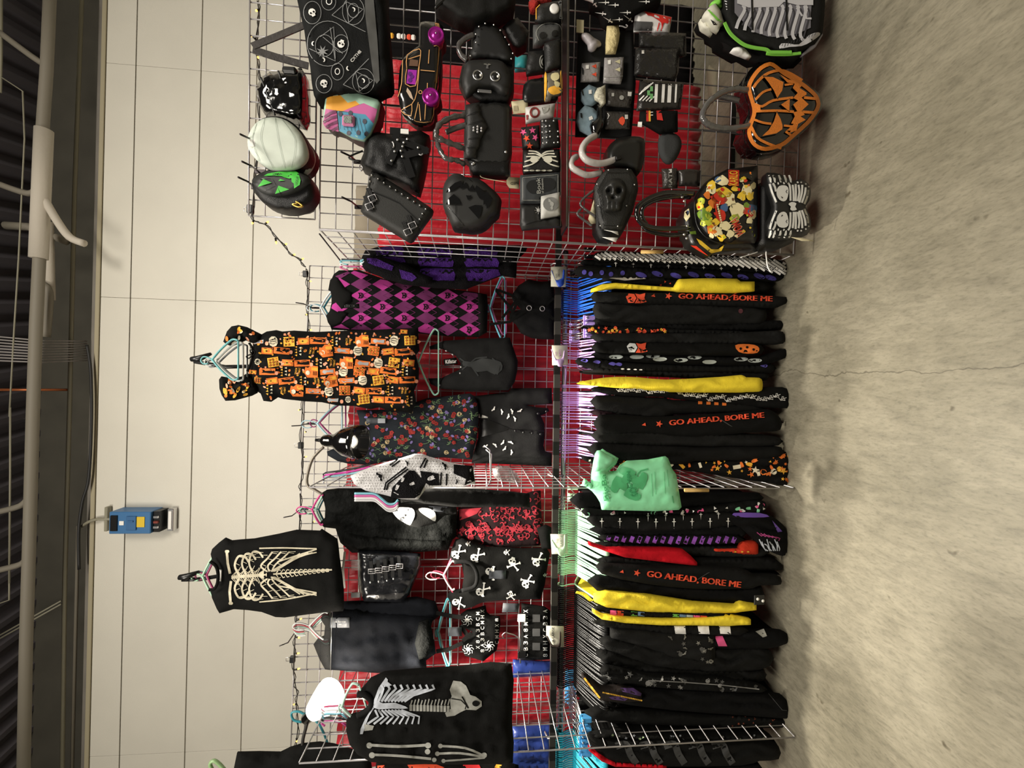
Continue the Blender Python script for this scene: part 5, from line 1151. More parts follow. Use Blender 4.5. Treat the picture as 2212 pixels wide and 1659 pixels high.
def scatter(mb, S, P, shapes, n, s, mis, seed, X0=0, X1=9999, e=.0025, marg=1.0):
    rnd = random.Random(seed); k_ = 0
    for _ in range(n * 12):
        X = rnd.uniform(max(X0, min(p[0] for p in P)), min(X1, max(p[0] for p in P))); Y = rnd.uniform(min(p[1] for p in P), max(p[1] for p in P)); ss = rnd.uniform(.75, 1.25) * s
        if inside(X, Y, P) and edist(X, Y, P) > ss * .6 * marg: motif(mb, rnd.choice(shapes), X, Y, ss, S, rnd.choice(mis), rnd.uniform(-1.5, 1.5), e, 8); k_ += 1
        if k_ >= n: break
def badge(X, Y):
    def f(mb, S, P):
        decal(mb, [(X - 22, Y - 3), (X - 16, Y - 10), (X - 4, Y - 9), (X + 1, Y), (X - 5, Y + 10), (X - 17, Y + 10)], S, 1, .003, 9); decal(mb, [(X - 2, Y - 10), (X + 8, Y - 8), (X + 20, Y - 11), (X + 18, Y), (X + 23, Y + 8), (X + 10, Y + 11), (X - 3, Y + 11), (X + 3, Y)], S, 2, .003, 9)
        motif(mb, BAT, X - 12, Y, 7, S, 0, 1.4, .004, 9); motif(mb, BAT, X + 8, Y + 5, 6, S, 0, .4, .004, 9)
    return f
def slogan(X0, Y0, X1, Y1, h, pre=None):
    def f(mb, S, P):
        a = math.atan2(Y1 - Y0, X1 - X0); [write(mb, 'GO AHEAD, BORE ME', (X0 + X1) / 2 + o, (Y0 + Y1) / 2, math.hypot(X1 - X0, Y1 - Y0), h, S, 1, -PI / 2 - a, .003 + .0003 * o) for o in (-.9, 0, .9)]
        c = ((X0 + X1) / 2 + 8, (Y0 + Y1) / 2)
        sgn = 1 if Y1 > Y0 else -1
        for q in range(5): stroke(mb, [c, (c[0] + 26 * math.cos(q * .7 - 1.4), c[1] - sgn * abs(16 * math.sin(q * .7 + .2)))], .8, S, 2, .0022, 6)
        for r in (9, 16): stroke(mb, [(c[0] + r * 1.5 * math.cos(q * .7 - 1.4), c[1] - sgn * abs(r * math.sin(q * .7 + .2))) for q in range(5)], .7, S, 2, .0022, 6)
        motif(mb, STAR, X0 - 22, Y0 + (Y0 - Y1) * .1, 8, S, 1, .6, .003, 9); motif(mb, TRI, X0 - 55, Y0 + (Y0 - Y1) * .2, 6, S, 1, .2, .003, 9)
        if pre: pre(mb, S, P)
    return f
H = hung
# ---- right bay, from the bag wall to the middle divider
H('striped_dress', 'black and white diagonal striped dress, first garment on the rail by the bags', 'dress', [(1285, 548, 560), (1310, 543, 563), (1420, 546, 567), (1600, 553, 577), (1660, 557, 588), (1692, 566, 596), (1700, 576, 590)], BK[0], lambda mb, S, P: stripes(mb, S, P, 1270, 1700, 11, 4.6, 1.5), [WHITE], 1.99, seed=1, edge=.03)
H('dagger_dress', 'black dress with small white daggers beside the diagonal striped dress', 'dress', [(1262, 560, 572), (1320, 563, 580), (1500, 568, 584), (1640, 577, 594)], BK[2], lambda mb, S, P: [motif(mb, DAGGER, X, 571 + (X - 1320) * .05, 8, S, 1, PI / 2 * -1, .003, 9) for X in range(1330, 1640, 38)], [WHITE], 2.03, seed=2)
H('purple_print_shirt', 'black top with dim purple faces near the bag wall end of the rail', 'top', [(1250, 574, 596), (1330, 577, 600), (1450, 580, 601), (1600, 584, 606), (1685, 590, 606)], BK[0], lambda mb, S, P: [decal(mb, circ(X, 588 + (X - 1260) * .022 + (i % 2) * 3, 13 if X > 1380 else 5, 5.5, 10, .3), S, 1, .0025, 7) for i, X in enumerate((1262, 1276, 1300, 1320, 1345, 1385, 1420, 1460, 1498, 1534, 1570, 1605, 1640, 1665))], [mat('dim_violet_print', '#40388a', rough=.9)], 2.01, seed=3)
H('fade_hoodie', 'black garment with white fading shoulder patch behind the yellow sleeve', 'hoodie', [(1305, 594, 606), (1340, 593, 614), (1400, 594, 622), (1500, 600, 630), (1650, 604, 634)], BK[1], lambda mb, S, P: (decal(mb, [(1316, 601), (1345, 597), (1385, 597), (1396, 602), (1350, 606)], S, 1, .003, 8), scatter(mb, S, P, [TRI], 3, 3, [2], 3, 1420, 1450)), [mat('dirty_white', '#b9b2a6', rough=.9), REDP], 2.03, seed=4)
H('yellow_hoodie', 'yellow sleeved garment nearest the bag wall on the rail', 'hoodie', [(1278, 624, 630), (1300, 614, 627), (1330, 611, 622), (1400, 617, 625), (1456, 621, 628), (1467, 603, 630), (1520, 601, 632), (1592, 602, 632), (1600, 608, 631), (1630, 608, 629)], YEL, None, (), 1.965, seed=5, slabm=BK[1], sm=0, fo=.003)
H('slogan_hoodie', 'black hoodie with hexagon bat badge and orange slogan beside the first yellow sleeve', 'hoodie', [(1285, 630, 650), (1350, 632, 657), (1450, 632, 657), (1600, 634, 662), (1680, 640, 664), (1704, 643, 648)], BK[1], slogan(1466, 640, 1668, 646, 13, badge(1374, 644)), [REDP, REDP, DKGREY], 1.985, seed=6)
H('grey_black_hoodie', 'charcoal hoodie with one faint red dot near its hem', 'hoodie', [(1288, 652, 684), (1340, 654, 700), (1600, 655, 700), (1640, 664, 700), (1655, 670, 690)], BK[3], lambda mb, S, P: decal(mb, circ(1600, 672, 5), S, 1, .0025), [mat('faint_red', '#5a2c33', rough=.9)], 2.0, seed=7, fo=.008, edge=.045)
H('black_jumper', 'plain black jumper squeezed in front of the narrow orange print dress', 'sweater', [(1296, 682, 704), (1400, 696, 718), (1560, 696, 716), (1685, 692, 712)], BK[2], None, (), 2.02, seed=8)
H('print_dress', 'dress with narrow edge of orange and black print between black garments', 'dress', [(1272, 706, 718), (1300, 706, 723), (1380, 707, 720), (1450, 711, 720), (1600, 715, 724)], BK[0], lambda mb, S, P: scatter(mb, S, P, [PUMP, STAR, TRI], 40, 4.2, [1, 1, 2], 9, 1272, 1450, marg=.5), [REDP, AMBER], 2.005, seed=9, edge=.025)
H('black_cardigan', 'soft black garment just before the second bat badge hoodie', 'sweater', [(1290, 718, 737), (1400, 720, 744), (1600, 718, 744), (1680, 714, 744), (1694, 722, 738)], BK[3], None, (), 1.99, seed=10, fo=.009)
def cat_orange(mb, S, P): badge(1376, 751)(mb, S, P); decal(mb, smooth([(1588, 746), (1606, 743), (1630, 745), (1640, 752), (1636, 762), (1615, 764), (1596, 760)], 2), S, 3, .003); [decal(mb, circ(X, Y, 3, n=7), S, 0, .004) for X, Y in ((1600, 753), (1614, 750), (1628, 755))]
BW_ = mat('badge_white', '#cfd0cf', rough=.8)
H('badge_hoodie', 'black hoodie with orange and white bat badge and orange cat near the hem', 'hoodie', [(1288, 740, 760), (1360, 737, 766), (1500, 740, 768), (1600, 741, 768), (1645, 746, 764)], BK[0], cat_orange, [BW_, REDP, ORANGE], 1.975, seed=11, edge=.04)
H('ghost_oval_shirt', 'black shirt with pale grey oval ghost faces next to the bat badge hoodie', 'shirt', [(1292, 758, 774), (1400, 764, 784), (1560, 768, 790), (1640, 770, 790), (1690, 754, 776), (1704, 756, 768)], BK[2], lambda mb, S, P: [decal(mb, smooth([(X - 15, Y), (X - 8, Y - 4), (X + 10, Y - 4), (X + 16, Y), (X + 8, Y + 4), (X - 8, Y + 4)], 2), S, 1, .0025, 8) for X, Y in ((1330, 771), (1375, 771), (1410, 769), (1425, 776), (1470, 778), (1500, 772), (1532, 782), (1600, 776), (1630, 779))], [mat('ghost_grey', '#a3aaa6', rough=.9)], 2.0, seed=12, edge=.03)
H('violet_print_shirt', 'black shirt with violet shapes at the shoulder before the gap in the rail', 'shirt', [(1250, 773, 788), (1300, 775, 796), (1400, 784, 802), (1560, 790, 806), (1665, 786, 806)], BK[0], lambda mb, S, P: ([decal(mb, smooth([(X - 8, Y), (X, Y - 4), (X + 8, Y - 1), (X + 4, Y + 4)], 2), S, 1, .0025, 8) for X, Y in ((1262, 779), (1289, 782), (1322, 786), (1336, 787), (1650, 790))], [decal(mb, circ(X, 797 + (X - 1345) * .05, 4, 1.6, 7), S, 2, .0025) for X in (1345, 1358, 1372, 1384)]), [VIOL, WHITE], 2.01, seed=13)
H('black_long_dress', 'last black dress before the red gap beside the lilac hangers', 'dress', [(1284, 790, 799), (1400, 796, 812), (1600, 800, 822), (1655, 804, 822)], BK[1], None, (), 2.02, seed=14, fo=.009)
H('yellow_dress', 'wide yellow sleeved garment right after the red gap in the rail', 'dress', [(1252, 826, 830), (1290, 818, 834), (1330, 814, 838), (1380, 815, 841), (1440, 820, 847), (1560, 814, 848), (1602, 810, 848), (1612, 815, 847), (1640, 816, 846), (1647, 824, 840)], YEL, None, (), 1.96, seed=15, fo=.007, edge=.045)
WL = lambda X0, X1, sd: (lambda mb, S, P: [(stroke(mb, [(X + (4 + 2 * math.sin(3 * q)) * math.cos(q), Y + (4 + 2 * math.sin(3 * q)) * math.sin(q)) for q in [i * .63 for i in range(10)]], 1.1, S, 1, .003, 5), stroke(mb, [(X - 9, Y - 2), (X - 5, Y + 2), (X + 8, Y - 3)], 1.1, S, 1, .003, 5)) for X, Y in [(x, (min(p[1] for p in P if abs(p[0] - x) < 30) + max(p[1] for p in P if abs(p[0] - x) < 30)) / 2 + random.Random(x + sd).uniform(-5, 5)) for x in range(X0, X1, 13)]])
H('doodle_dress', 'black dress with white line drawings showing below the wide yellow sleeve', 'dress', [(1285, 836, 846), (1350, 830, 856), (1430, 829, 858), (1460, 848, 862), (1520, 846, 868), (1600, 844, 876), (1640, 838, 880), (1690, 836, 882), (1707, 848, 878)], BK[0], WL(1340, 1700, 1), [WHITE], 1.985, seed=16)
H('square_patch_hoodie', 'black hoodie with three orange squares after the white line drawing dress', 'hoodie', [(1290, 854, 884), (1400, 858, 905), (1440, 859, 906), (1455, 864, 894), (1580, 868, 893), (1645, 878, 891)], BK[1], lambda mb, S, P: [decal(mb, [(X, 866 + i), (X + 9, 866 + i), (X + 9, 873 + i), (X, 873 + i)], S, 1, .0025, 8) for i, X in enumerate((1508, 1526, 1543, 1560))], [ORANGE], 1.99, seed=17, edge=.04)
H('maroon_edge_shirt', 'black top with a dull maroon edge before the tilted slogan hoodie', 'top', [(1290, 884, 898), (1450, 890, 902), (1600, 886, 900), (1655, 882, 896)], fab('dark_maroon', '#221418'), None, (), 2.02, seed=18, slabm=BK[2])
H('tilted_slogan_hoodie', 'black hoodie with orange slogan tilting upward and grey cobweb, middle of the lilac hangers', 'hoodie', [(1296, 896, 936), (1400, 900, 938), (1500, 897, 944), (1600, 890, 936), (1660, 884, 932), (1686, 904, 928)], BK[0], slogan(1446, 914, 1650, 897, 13), [REDP, DKGREY], 1.965, seed=19, fo=.004, edge=.045)
H('black_tunic', 'plain black tunic following the tilted slogan hoodie', 'top', [(1296, 926, 958), (1450, 932, 964), (1600, 936, 966), (1682, 944, 962)], BK[3], None, (), 1.985, seed=20, edge=.045)
H('black_pocket_hoodie', 'black hoodie with a squared pocket edge next to the green bag', 'hoodie', [(1288, 956, 988), (1440, 962, 1003), (1492, 964, 1002), (1500, 966, 996), (1640, 964, 994), (1688, 966, 990)], BK[1], None, (), 1.98, seed=21, edge=.045)
H('pumpkin_print_dress', 'orange pumpkin print dress hanging at the middle divider with flared hem', 'dress', [(1262, 986, 995), (1300, 990, 1004), (1440, 998, 1013), (1500, 998, 1019), (1600, 994, 1035), (1660, 978, 1043), (1690, 976, 1049), (1708, 984, 1042)], BK[0], lambda mb, S, P: (scatter(mb, S, P, [PUMP, GHOST, STAR, [(-.5, -1), (.5, -1), (.5, 1), (-.5, 1)]], 34, 7.5, [1, 1, 2, 3], 22, marg=.6), scatter(mb, S, P, [TRI, STAR], 26, 3.5, [2, 3, 1], 23, marg=.5)), [ORANGE, AMBER, CREAM], 1.99, seed=22, edge=.04, fo=.01)
# ---- middle bay, from the green bag to the left divider
H('black_velvet_dress', 'plain black dress directly behind the green shopping bag', 'dress', [(1250, 1066, 1098), (1400, 1066, 1101), (1560, 1066, 1096), (1640, 1066, 1086)], BK[2], None, (), 2.02, seed=31)
H('beetle_print_dress', 'black dress with white, green and pink carnival shapes beside the green bag', 'dress', [(1265, 1100, 1114), (1330, 1104, 1115), (1450, 1103, 1113), (1560, 1091, 1109), (1620, 1082, 1109), (1653, 1084, 1104)], BK[0], lambda mb, S, P: (scatter(mb, S, P, [TRI], 14, 4.5, [1], 31, marg=.6), scatter(mb, S, P, [GHOST], 8, 6, [1, 2], 32, marg=.6), scatter(mb, S, P, [MOON, HEART], 12, 4, [2, 3], 33, marg=.6)), [WHITE, mat('mint_print', '#7fc99a', rough=.9), PINK], 1.99, seed=32, edge=.03)
H('sword_print_dress', 'black dress with rows of white swords, second past the green bag', 'dress', [(1282, 1113, 1136), (1400, 1113, 1150), (1500, 1108, 1144), (1604, 1106, 1132)], BK[1], lambda mb, S, P: ([motif(mb, DAGGER, X, 1130 + (X - 1320) * .01 - max(0, X - 1420) * .02, 10, S, 1, -PI / 2, .003, 9) for X in range(1300, 1600, 39)], [motif(mb, DAGGER, X, 1117 - max(0, X - 1420) * .03, 8, S, 1, -PI / 2, .003, 9) for X in range(1400, 1560, 38)]), [WHITE], 1.985, seed=33, edge=.04)
H('soft_black_robe', 'soft black robe between the sword print dress and the purple striped sleeve', 'robe', [(1300, 1134, 1158), (1500, 1138, 1163), (1605, 1132, 1162)], BK[2], None, (), 2.0, seed=34, edge=.04)
H('purple_stripe_shirt', 'top with purple and black striped sleeve under the mint hangers', 'top', [(1305, 1157, 1168), (1400, 1158, 1175), (1500, 1157, 1176), (1596, 1159, 1173)], BK[0], lambda mb, S, P: stripes(mb, S, P, 1300, 1592, 17, 8.5, -.4), [mat('orchid_stripe', '#8d4bb0', rough=.9)], 1.98, seed=35, edge=.03)
H('ruffled_skirt', 'skirt with purple satin and zebra ruffles flaring out near the floor', 'skirt', [(1556, 1110, 1122), (1600, 1106, 1140), (1640, 1107, 1176), (1665, 1114, 1192), (1690, 1132, 1201), (1699, 1150, 1192)], BK[2], lambda mb, S, P: (decal(mb, smooth([(1585, 1108), (1640, 1108), (1662, 1116), (1630, 1118), (1590, 1116)], 2), S, 1, .003, 8), decal(mb, [(1668, 1124), (1690, 1148), (1680, 1150)], S, 1, .003), [stroke(mb, [(1640 + i * 5.5, 1165 + (i % 3) * 5), (1646 + i * 5.5, 1178 + (i % 2) * 8), (1655 + i * 4, 1190)], 2.2, S, 2, .003, 5) for i in range(8)], [stroke(mb, [(1635 + i * 8, 1150 + i * 2), (1645 + i * 8, 1158 + i), (1652 + i * 6, 1153 + i * 3)], 2, S, 3, .003, 5) for i in range(6)]), [mat('purple_satin', '#6a48a8', rough=.4), GREYP, mat('raspberry_print', '#a03a74', rough=.9)], 1.97, seed=36, edge=.05, fo=.012, part='ruffle', Xtop=1310)
H('black_shrug', 'thin black garment right before the red sleeve', 'top', [(1300, 1172, 1186), (1500, 1178, 1200), (1645, 1180, 1204)], BK[3], None, (), 2.01, seed=37)
H('red_jacket', 'garment with a bright red sleeve ending in a slanted cuff', 'jacket', [(1272, 1172, 1178), (1312, 1184, 1192), (1350, 1183, 1204), (1440, 1184, 1215), (1476, 1187, 1219), (1492, 1200, 1221), (1506, 1215, 1222)], RED, None, (), 1.965, seed=38, slabm=BK[2], sm=0, Xbot=1560)
H('plaid_shirt', 'shirt with red and yellow checked edges and a red cuff behind the red sleeve', 'shirt', [(1545, 1187, 1191), (1596, 1186, 1196), (1604, 1170, 1198), (1632, 1170, 1198), (1638, 1174, 1197)], fab('brick_red', '#b8331f'), lambda mb, S, P: [decal(mb, circ(X, 1192, 3, 2, 6), S, 1, .003) for X in (1588, 1603, 1616)], [AMBER], 1.985, seed=39, slabm=BK[1], sm=0, Xtop=1330, part='cuff')
H('long_black_coat', 'long plain black coat between the red sleeve and the orange slogan hoodie', 'coat', [(1312, 1204, 1222), (1500, 1208, 1236), (1640, 1204, 1232), (1680, 1212, 1232), (1690, 1222, 1230)], BK[0], None, (), 2.0, seed=40, edge=.04)
H('spider_slogan_hoodie', 'black hoodie with orange slogan and grey cobweb under the mint hangers', 'hoodie', [(1300, 1216, 1240), (1400, 1222, 1262), (1500, 1222, 1272), (1600, 1228, 1272), (1626, 1240, 1271), (1640, 1241, 1265), (1680, 1243, 1264), (1688, 1252, 1260)], BK[1], slogan(1398, 1240, 1600, 1264, 15), [REDP, DKGREY], 1.965, seed=41, edge=.045)
H('black_maxi_dress', 'plain black dress between the cobweb slogan hoodie and the yellow tank', 'dress', [(1290, 1244, 1276), (1450, 1264, 1292), (1590, 1270, 1308), (1645, 1266, 1306)], BK[2], None, (), 2.0, seed=42, edge=.04, extra=lambda t: (MB().box(at(1640, 1296, 1.94), (.05, .004, .055), bev=.002).build('swing_tag', BPLAST, t), [MB().lathe(at(X, Y, 1.936), (0, -1, 0), [(0, .008), (.002, .007)], 10).build('sticker', CARD, t) for X, Y in ((1637, 1294), (1648, 1298))]))
def yt(t):
    mb = MB(); mb.strip([at(a, b, 2.06) for a, b in smooth([(1245, 1279), (1262, 1284), (1276, 1296), (1290, 1297)], 4, False)], .02, .004, (0, .2, 1)); mb.build('shoulder_strap', YEL, t)
H('yellow_tank', 'bright yellow tank dress on the lone mint hanger', 'dress', [(1284, 1286, 1300), (1310, 1278, 1312), (1400, 1286, 1322), (1500, 1302, 1326), (1590, 1308, 1324), (1600, 1299, 1322), (1634, 1306, 1318)], YEL, None, (), 1.955, seed=43, edge=.05, fo=.009, sm=0, extra=yt)
def serape(mb, S, P):
    for i in range(17): decal(mb, [(1318 + i * 15, 1318 + i * .9), (1332 + i * 15, 1319 + i * .9), (1332 + i * 15, 1330 + i * .35), (1318 + i * 15, 1329 + i * .35)], S, 1 + i % 6, .003, 8) if i not in (5, 6, 7) else 0
H('serape_stripe_shirt', 'shirt with pink, red, green and blue serape stripes between two yellow sleeves', 'shirt', [(1296, 1312, 1321), (1380, 1320, 1332), (1460, 1321, 1335), (1560, 1323, 1335), (1588, 1327, 1333)], BK[0], serape, [PINK, REDP, BK[2], mat('grass_stripe', '#6bb04a', rough=.9), mat('steel_blue', '#6686ad', rough=.9), mat('pale_stripe', '#a9b8bb', rough=.9)], 1.975, seed=44, edge=.03, fo=.002)
H('yellow_hooded_shirt', 'slim yellow sleeved garment, nearer the black hangers', 'hoodie', [(1281, 1318, 1324), (1300, 1328, 1338), (1350, 1334, 1346), (1430, 1338, 1351), (1500, 1336, 1351), (1580, 1329, 1352), (1592, 1332, 1351), (1622, 1338, 1350)], YEL, None, (), 1.955, seed=45, edge=.035, slabm=BK[1], sm=0)
H('block_stripe_shirt', 'black top with three white blocks along its sleeve', 'top', [(1300, 1342, 1353), (1450, 1350, 1371), (1600, 1353, 1373)], BK[1], lambda mb, S, P: [decal(mb, [(X, 1352), (X + 24, 1352), (X + 26, 1370), (X + 3, 1369)], S, 1, .003, 8) for X in (1456, 1507, 1553)], [WHITE], 1.975, seed=46, fo=.003)
H('skull_wash_shirt', 'black shirt with washed grey skull splashes and a straight hem', 'shirt', [(1320, 1356, 1378), (1400, 1362, 1400), (1455, 1368, 1420), (1540, 1372, 1437), (1545, 1374, 1437)], BK[3], lambda mb, S, P: scatter(mb, S, P, [SKULL, STAR, BAT], 18, 6, [1, 2], 47, 1440, 1545), [mat('wash_grey', '#77756d', rough=.95), mat('wash_dark', '#4b4a46', rough=.95)], 1.965, seed=47, sm=0, Xbot=1600, edge=.04)
H('pink_block_shirt', 'black top with one pink block showing below the skull splash shirt', 'top', [(1440, 1370, 1384), (1545, 1371, 1402), (1640, 1362, 1404), (1690, 1364, 1394), (1703, 1374, 1386)], BK[2], lambda mb, S, P: (decal(mb, [(1543, 1372), (1560, 1372), (1571, 1396), (1552, 1396)], S, 1, .003, 8), decal(mb, [(1632, 1364), (1650, 1358), (1657, 1374), (1648, 1377)], S, 2, .003, 8)), [PINK, GREYD], 1.985, seed=48, Xtop=1320, edge=.04)
for i, (rows, lab, nm, ct) in enumerate((
    ([(1312, 1376, 1404), (1450, 1400, 1448), (1600, 1398, 1452), (1664, 1406, 1438)], 'black hooded garment following the skull splash shirt', 'black_hoodie', 'hoodie'),
    ([(1305, 1402, 1432), (1450, 1440, 1464), (1600, 1446, 1474), (1650, 1446, 1470)], 'black dress between the hooded garment and the smoky print shirt', 'black_dress', 'dress'))):
    H(nm, lab, ct, rows, BK[(1, 0)[i]], None, (), 1.99 + .02 * i, seed=49 + i, edge=.045, fo=.009)
H('smoke_print_shirt', 'black shirt with streaky grey smoke print under the black hangers', 'shirt', [(1308, 1440, 1470), (1400, 1456, 1484), (1550, 1464, 1494), (1646, 1482, 1496)], BK[0], lambda mb, S, P: (scatter(mb, S, P, [BAT, SKULL, STAR], 26, 6.5, [1, 1, 2], 51), stroke(mb, [(1400, 1470), (1480, 1474), (1560, 1480), (1640, 1489)], 2.2, S, 2, .003, 7)), [mat('smoke_grey', '#4d4d4b', rough=.95), mat('smoke_light', '#7a7976', rough=.95)], 1.975, seed=51, edge=.04, fo=.009)
def goldtrim(mb, S, P):
    for i in range(16): decal(mb, circ(1263 + i * 2.1, 1466 + i * 2.7, 2.4, n=6), S, 1, .003)
    for i in range(24): decal(mb, circ(1303 + i * 3.6, 1496 + i * .75, 1.9, n=6), S, 1, .003)
    decal(mb, [(1315, 1506), (1335, 1504), (1356, 1510), (1350, 1514), (1322, 1511)], S, 2, .003)
    decal(mb, [(1340, 1486), (1368, 1486), (1386, 1498), (1384, 1504), (1345, 1494)], S, 2, .003)
H('gold_trim_costume', 'costume with gold beaded trim and purple panels under the last black hangers', 'costume', [(1258, 1456, 1468), (1280, 1470, 1494), (1296, 1486, 1513), (1345, 1484, 1517), (1386, 1497, 1515)], fab('smoky_brown', '#26211f'), goldtrim, [mat('gold_braid', '#d7a63b', rough=.5), mat('muted_purple', '#4a2f66', rough=.8)], 1.955, seed=52, sm=0, Xbot=1600, slabm=BK[1])
H('plain_black_robe', 'plain black robe reaching near the floor before the left divider', 'robe', [(1300, 1486, 1512), (1450, 1488, 1534), (1600, 1492, 1545), (1690, 1504, 1552), (1706, 1530, 1550)], BK[2], lambda mb, S, P: stroke(mb, [(1660, 1498), (1690, 1534), (1700, 1535)], .9, S, 1, .003, 6), [DKGREY], 1.99, seed=53, edge=.045, fo=.008)
H('black_gothic_dress', 'black dress partly behind the wires of the left divider', 'dress', [(1290, 1530, 1556), (1500, 1540, 1570), (1690, 1552, 1572)], BK[0], lambda mb, S, P: scatter(mb, S, P, [STAR, TRI], 12, 3, [1], 54, 1560, 1690), [mat('rust_print', '#7a3a25', rough=.9)], 2.02, seed=54, edge=.04)
# ---- left bay, cut by the frame
H('green_fleck_dress', 'dark dress with pale green flecks just past the left divider', 'dress', [(1290, 1584, 1598), (1450, 1588, 1602), (1600, 1588, 1602), (1660, 1586, 1598)], BK[1], lambda mb, S, P: scatter(mb, S, P, [TRI, STAR], 22, 3.2, [1, 2], 55, 1310, 1650, marg=.6), [mat('pale_green_fleck', '#9fb58c', rough=.9), GREYP], 2.0, seed=55)
H('wave_print_hoodie', 'black hoodie with big dark grey waves past the left divider', 'hoodie', [(1275, 1592, 1608), (1330, 1600, 1652), (1450, 1598, 1656), (1600, 1598, 1654), (1640, 1600, 1644), (1682, 1612, 1640)], BK[0], lambda mb, S, P: [stroke(mb, smooth([(1330 + i * 52, 1612), (1352 + i * 52, 1608), (1362 + i * 52, 1630), (1375 + i * 52, 1650)], 4, False), 15, S, 1, .003, 6) for i in range(5)], [mat('charcoal_wave', '#333332', rough=.95)], 1.965, seed=56, edge=.05)
H('red_black_dress', 'dress with a thin red edge below the wave print hoodie', 'dress', [(1272, 1616, 1622), (1300, 1630, 1645), (1330, 1645, 1657), (1440, 1652, 1660)], RED, None, (), 1.97, seed=57, slabm=BK[1], Xbot=1640, sm=0)
H('black_tulle_dress', 'black dress at the frame edge below the red edged one', 'dress', [(1330, 1664, 1700), (1500, 1662, 1710), (1640, 1650, 1700)], BK[2], None, (), 2.0, seed=58)
# ================================================================ the bag wall
def zo(ox, oy, s): return lambda t: Z(ox, oy, s, t)
zA, zB, zC, zD, zE, zF, zG, zH = zo(500, 0, 5.53), zo(800, 0, 5.027), zo(1200, 0, 5.53), zo(1480, 0, 5.53), zo(500, 230, 5.53), zo(840, 230, 5.53), zo(1190, 240, 5.53), zo(1450, 260, 5.53)
def bag(name, label, cat, P, y, group=None): return thing(name, label, cat, at(max(p[0] for p in P), cen(P)[1], y, KB), group or 'bags on the bag wall')
def bpuff(mb, P, y, d=.05, R_=16, back=.04, step=9, folds=None, mi=0, power=.5): return puff(mb, P, y, d, R_ * .65, back, step, folds, mi, KB, power)
def btube(t, name, pts, y, r, m, n=9, sm=5):
    mb = MB(); q = smooth(pts, sm, False) if sm else pts
    ys = y if isinstance(y, (list, tuple)) else None
    mb.tube([at(a, b, (ys[0] + (ys[1] - ys[0]) * math.sin(PI * i / (len(q) - 1))) if ys else y, KB) for i, (a, b) in enumerate(q)], r, n); return mb.build(name, m, t)
def studs(t, pts, y, r=.004, m=None, name='stud'):
    for a, b in pts: MB().lathe(at(a, b, y, KB), (0, -1, 0), [(0, r), (r * .5, r * .85), (r * .9, r * .3)], 8).build(name, m or STEEL, t)
FILM = mat('wrapped_handle_film', '#4f4c4b', rough=.1, bump=.6, bs=38, coat=1)
WFILM = mat('milky_handle_wrap', '#c9c4c0', rough=.25, bump=.3, bs=30, coat=.4)
wr = lambda A, s, sd=0: (lambda X, Y: A * nz(X, Y, s, sd) + A * .5 * nz(X, Y, s * 2.6, sd + 2))
# ---- tote with moons and skulls
TO = zA('785,-260 785,0 830,200 870,370 900,600 940,800 960,1000 985,1140 1010,1190 1150,1170 1400,1130 1740,1085 1880,1050 1912,1000 1912,900 1875,400 1845,0 1840,-260')
t = bag('tote_bag', 'large black tote printed with white moons, skulls and circles', 'bag', TO, 1.84)
mb = MB(); S = bpuff(mb, TO, 1.85, .05, 14, .06, 11, wr(.006, .03)); 
ln = lambda a, w=1.1: stroke(mb, zA(a), w, S, 1, .0022, 9)
def ring(cx_, cy_, r, w=1.2, ry=None): stroke(mb, circ(500 + cx_ / 5.53, cy_ / 5.53, r / 5.53, (ry or r) / 5.53, 28), w, S, 1, .0022, 9, True)
for c in ((965, 150, 105, 135), (1310, 520, 90, 105), (1105, 1000, 95, 110), (1160, 20, 85, 100), (1265, 855, 75, 100)): ring(c[0], c[1], c[2], 1, c[3])
for c in ((1150, 520, 245, 270), (1110, 545, 110, 130), (1455, 130, 130, 165), (1455, 125, 65, 85), (1575, 970, 130, 150), (1575, 975, 70, 80)): ring(c[0], c[1], c[2], 1.1, c[3])
for a in ('1200,180 1380,20', '1200,180 1600,380', '1335,1010 1640,700', '1335,1010 1560,1110', '1400,270 1570,110 1370,20 1400,270', '1530,1090 1690,960 1480,850 1530,1090', '1060,440 1220,320 1240,700', '930,580 1240,730 1180,330', '1090,440 1330,640'): ln(a)
for X, Y in ((965, 150), (1310, 520), (1105, 1000)):
    an = (-1.1, 1.2, -1.3)[(965, 1310, 1105).index(X)]; skull(mb, 500 + X / 5.53, Y / 5.53, 10.5, S, 2, 0, an)
motif(mb, [(math.sin(i * PI / 8) * (1 if i % 2 == 0 else .35), math.cos(i * PI / 8) * (1 if i % 2 == 0 else .35)) for i in range(16)], 500 + 1085 / 5.53, 615 / 5.53, 14, S, 1, .3, .003)
for X, Y, a in ((985, 520, 1.5), (1450, 115, -1.2), (1090, 715, -1.3), (1400, 815, 1.8), (1565, 965, -1.2)): motif(mb, MOON, 500 + X / 5.53, Y / 5.53, 6, S, 2, a, .003)
stroke(mb, circ(500 + 1265 / 5.53, 853 / 5.53, 5, 6.5), 1.6, S, 2, .003, 9, True); stroke(mb, circ(500 + 1165 / 5.53, 15 / 5.53, 6, 7), 1.6, S, 2, .003, 9, True)
write(mb, 'CXTHII', 500 + 1487 / 5.53, 672 / 5.53, 30, 7, S, 2, -PI / 2 + .85)
decal(mb, zA('1590,-100 1600,200 1640,500 1700,950 1735,1000 1770,960 1745,500 1700,0 1690,-100'), S, 3, .002)
mb.build('body', [fab('tote_black', '#131414', rough=.7), mat('chalk_line', '#8f9090', rough=.8), WHITE, mat('grey_leather_band', '#4d4d4b', rough=.4)], t)
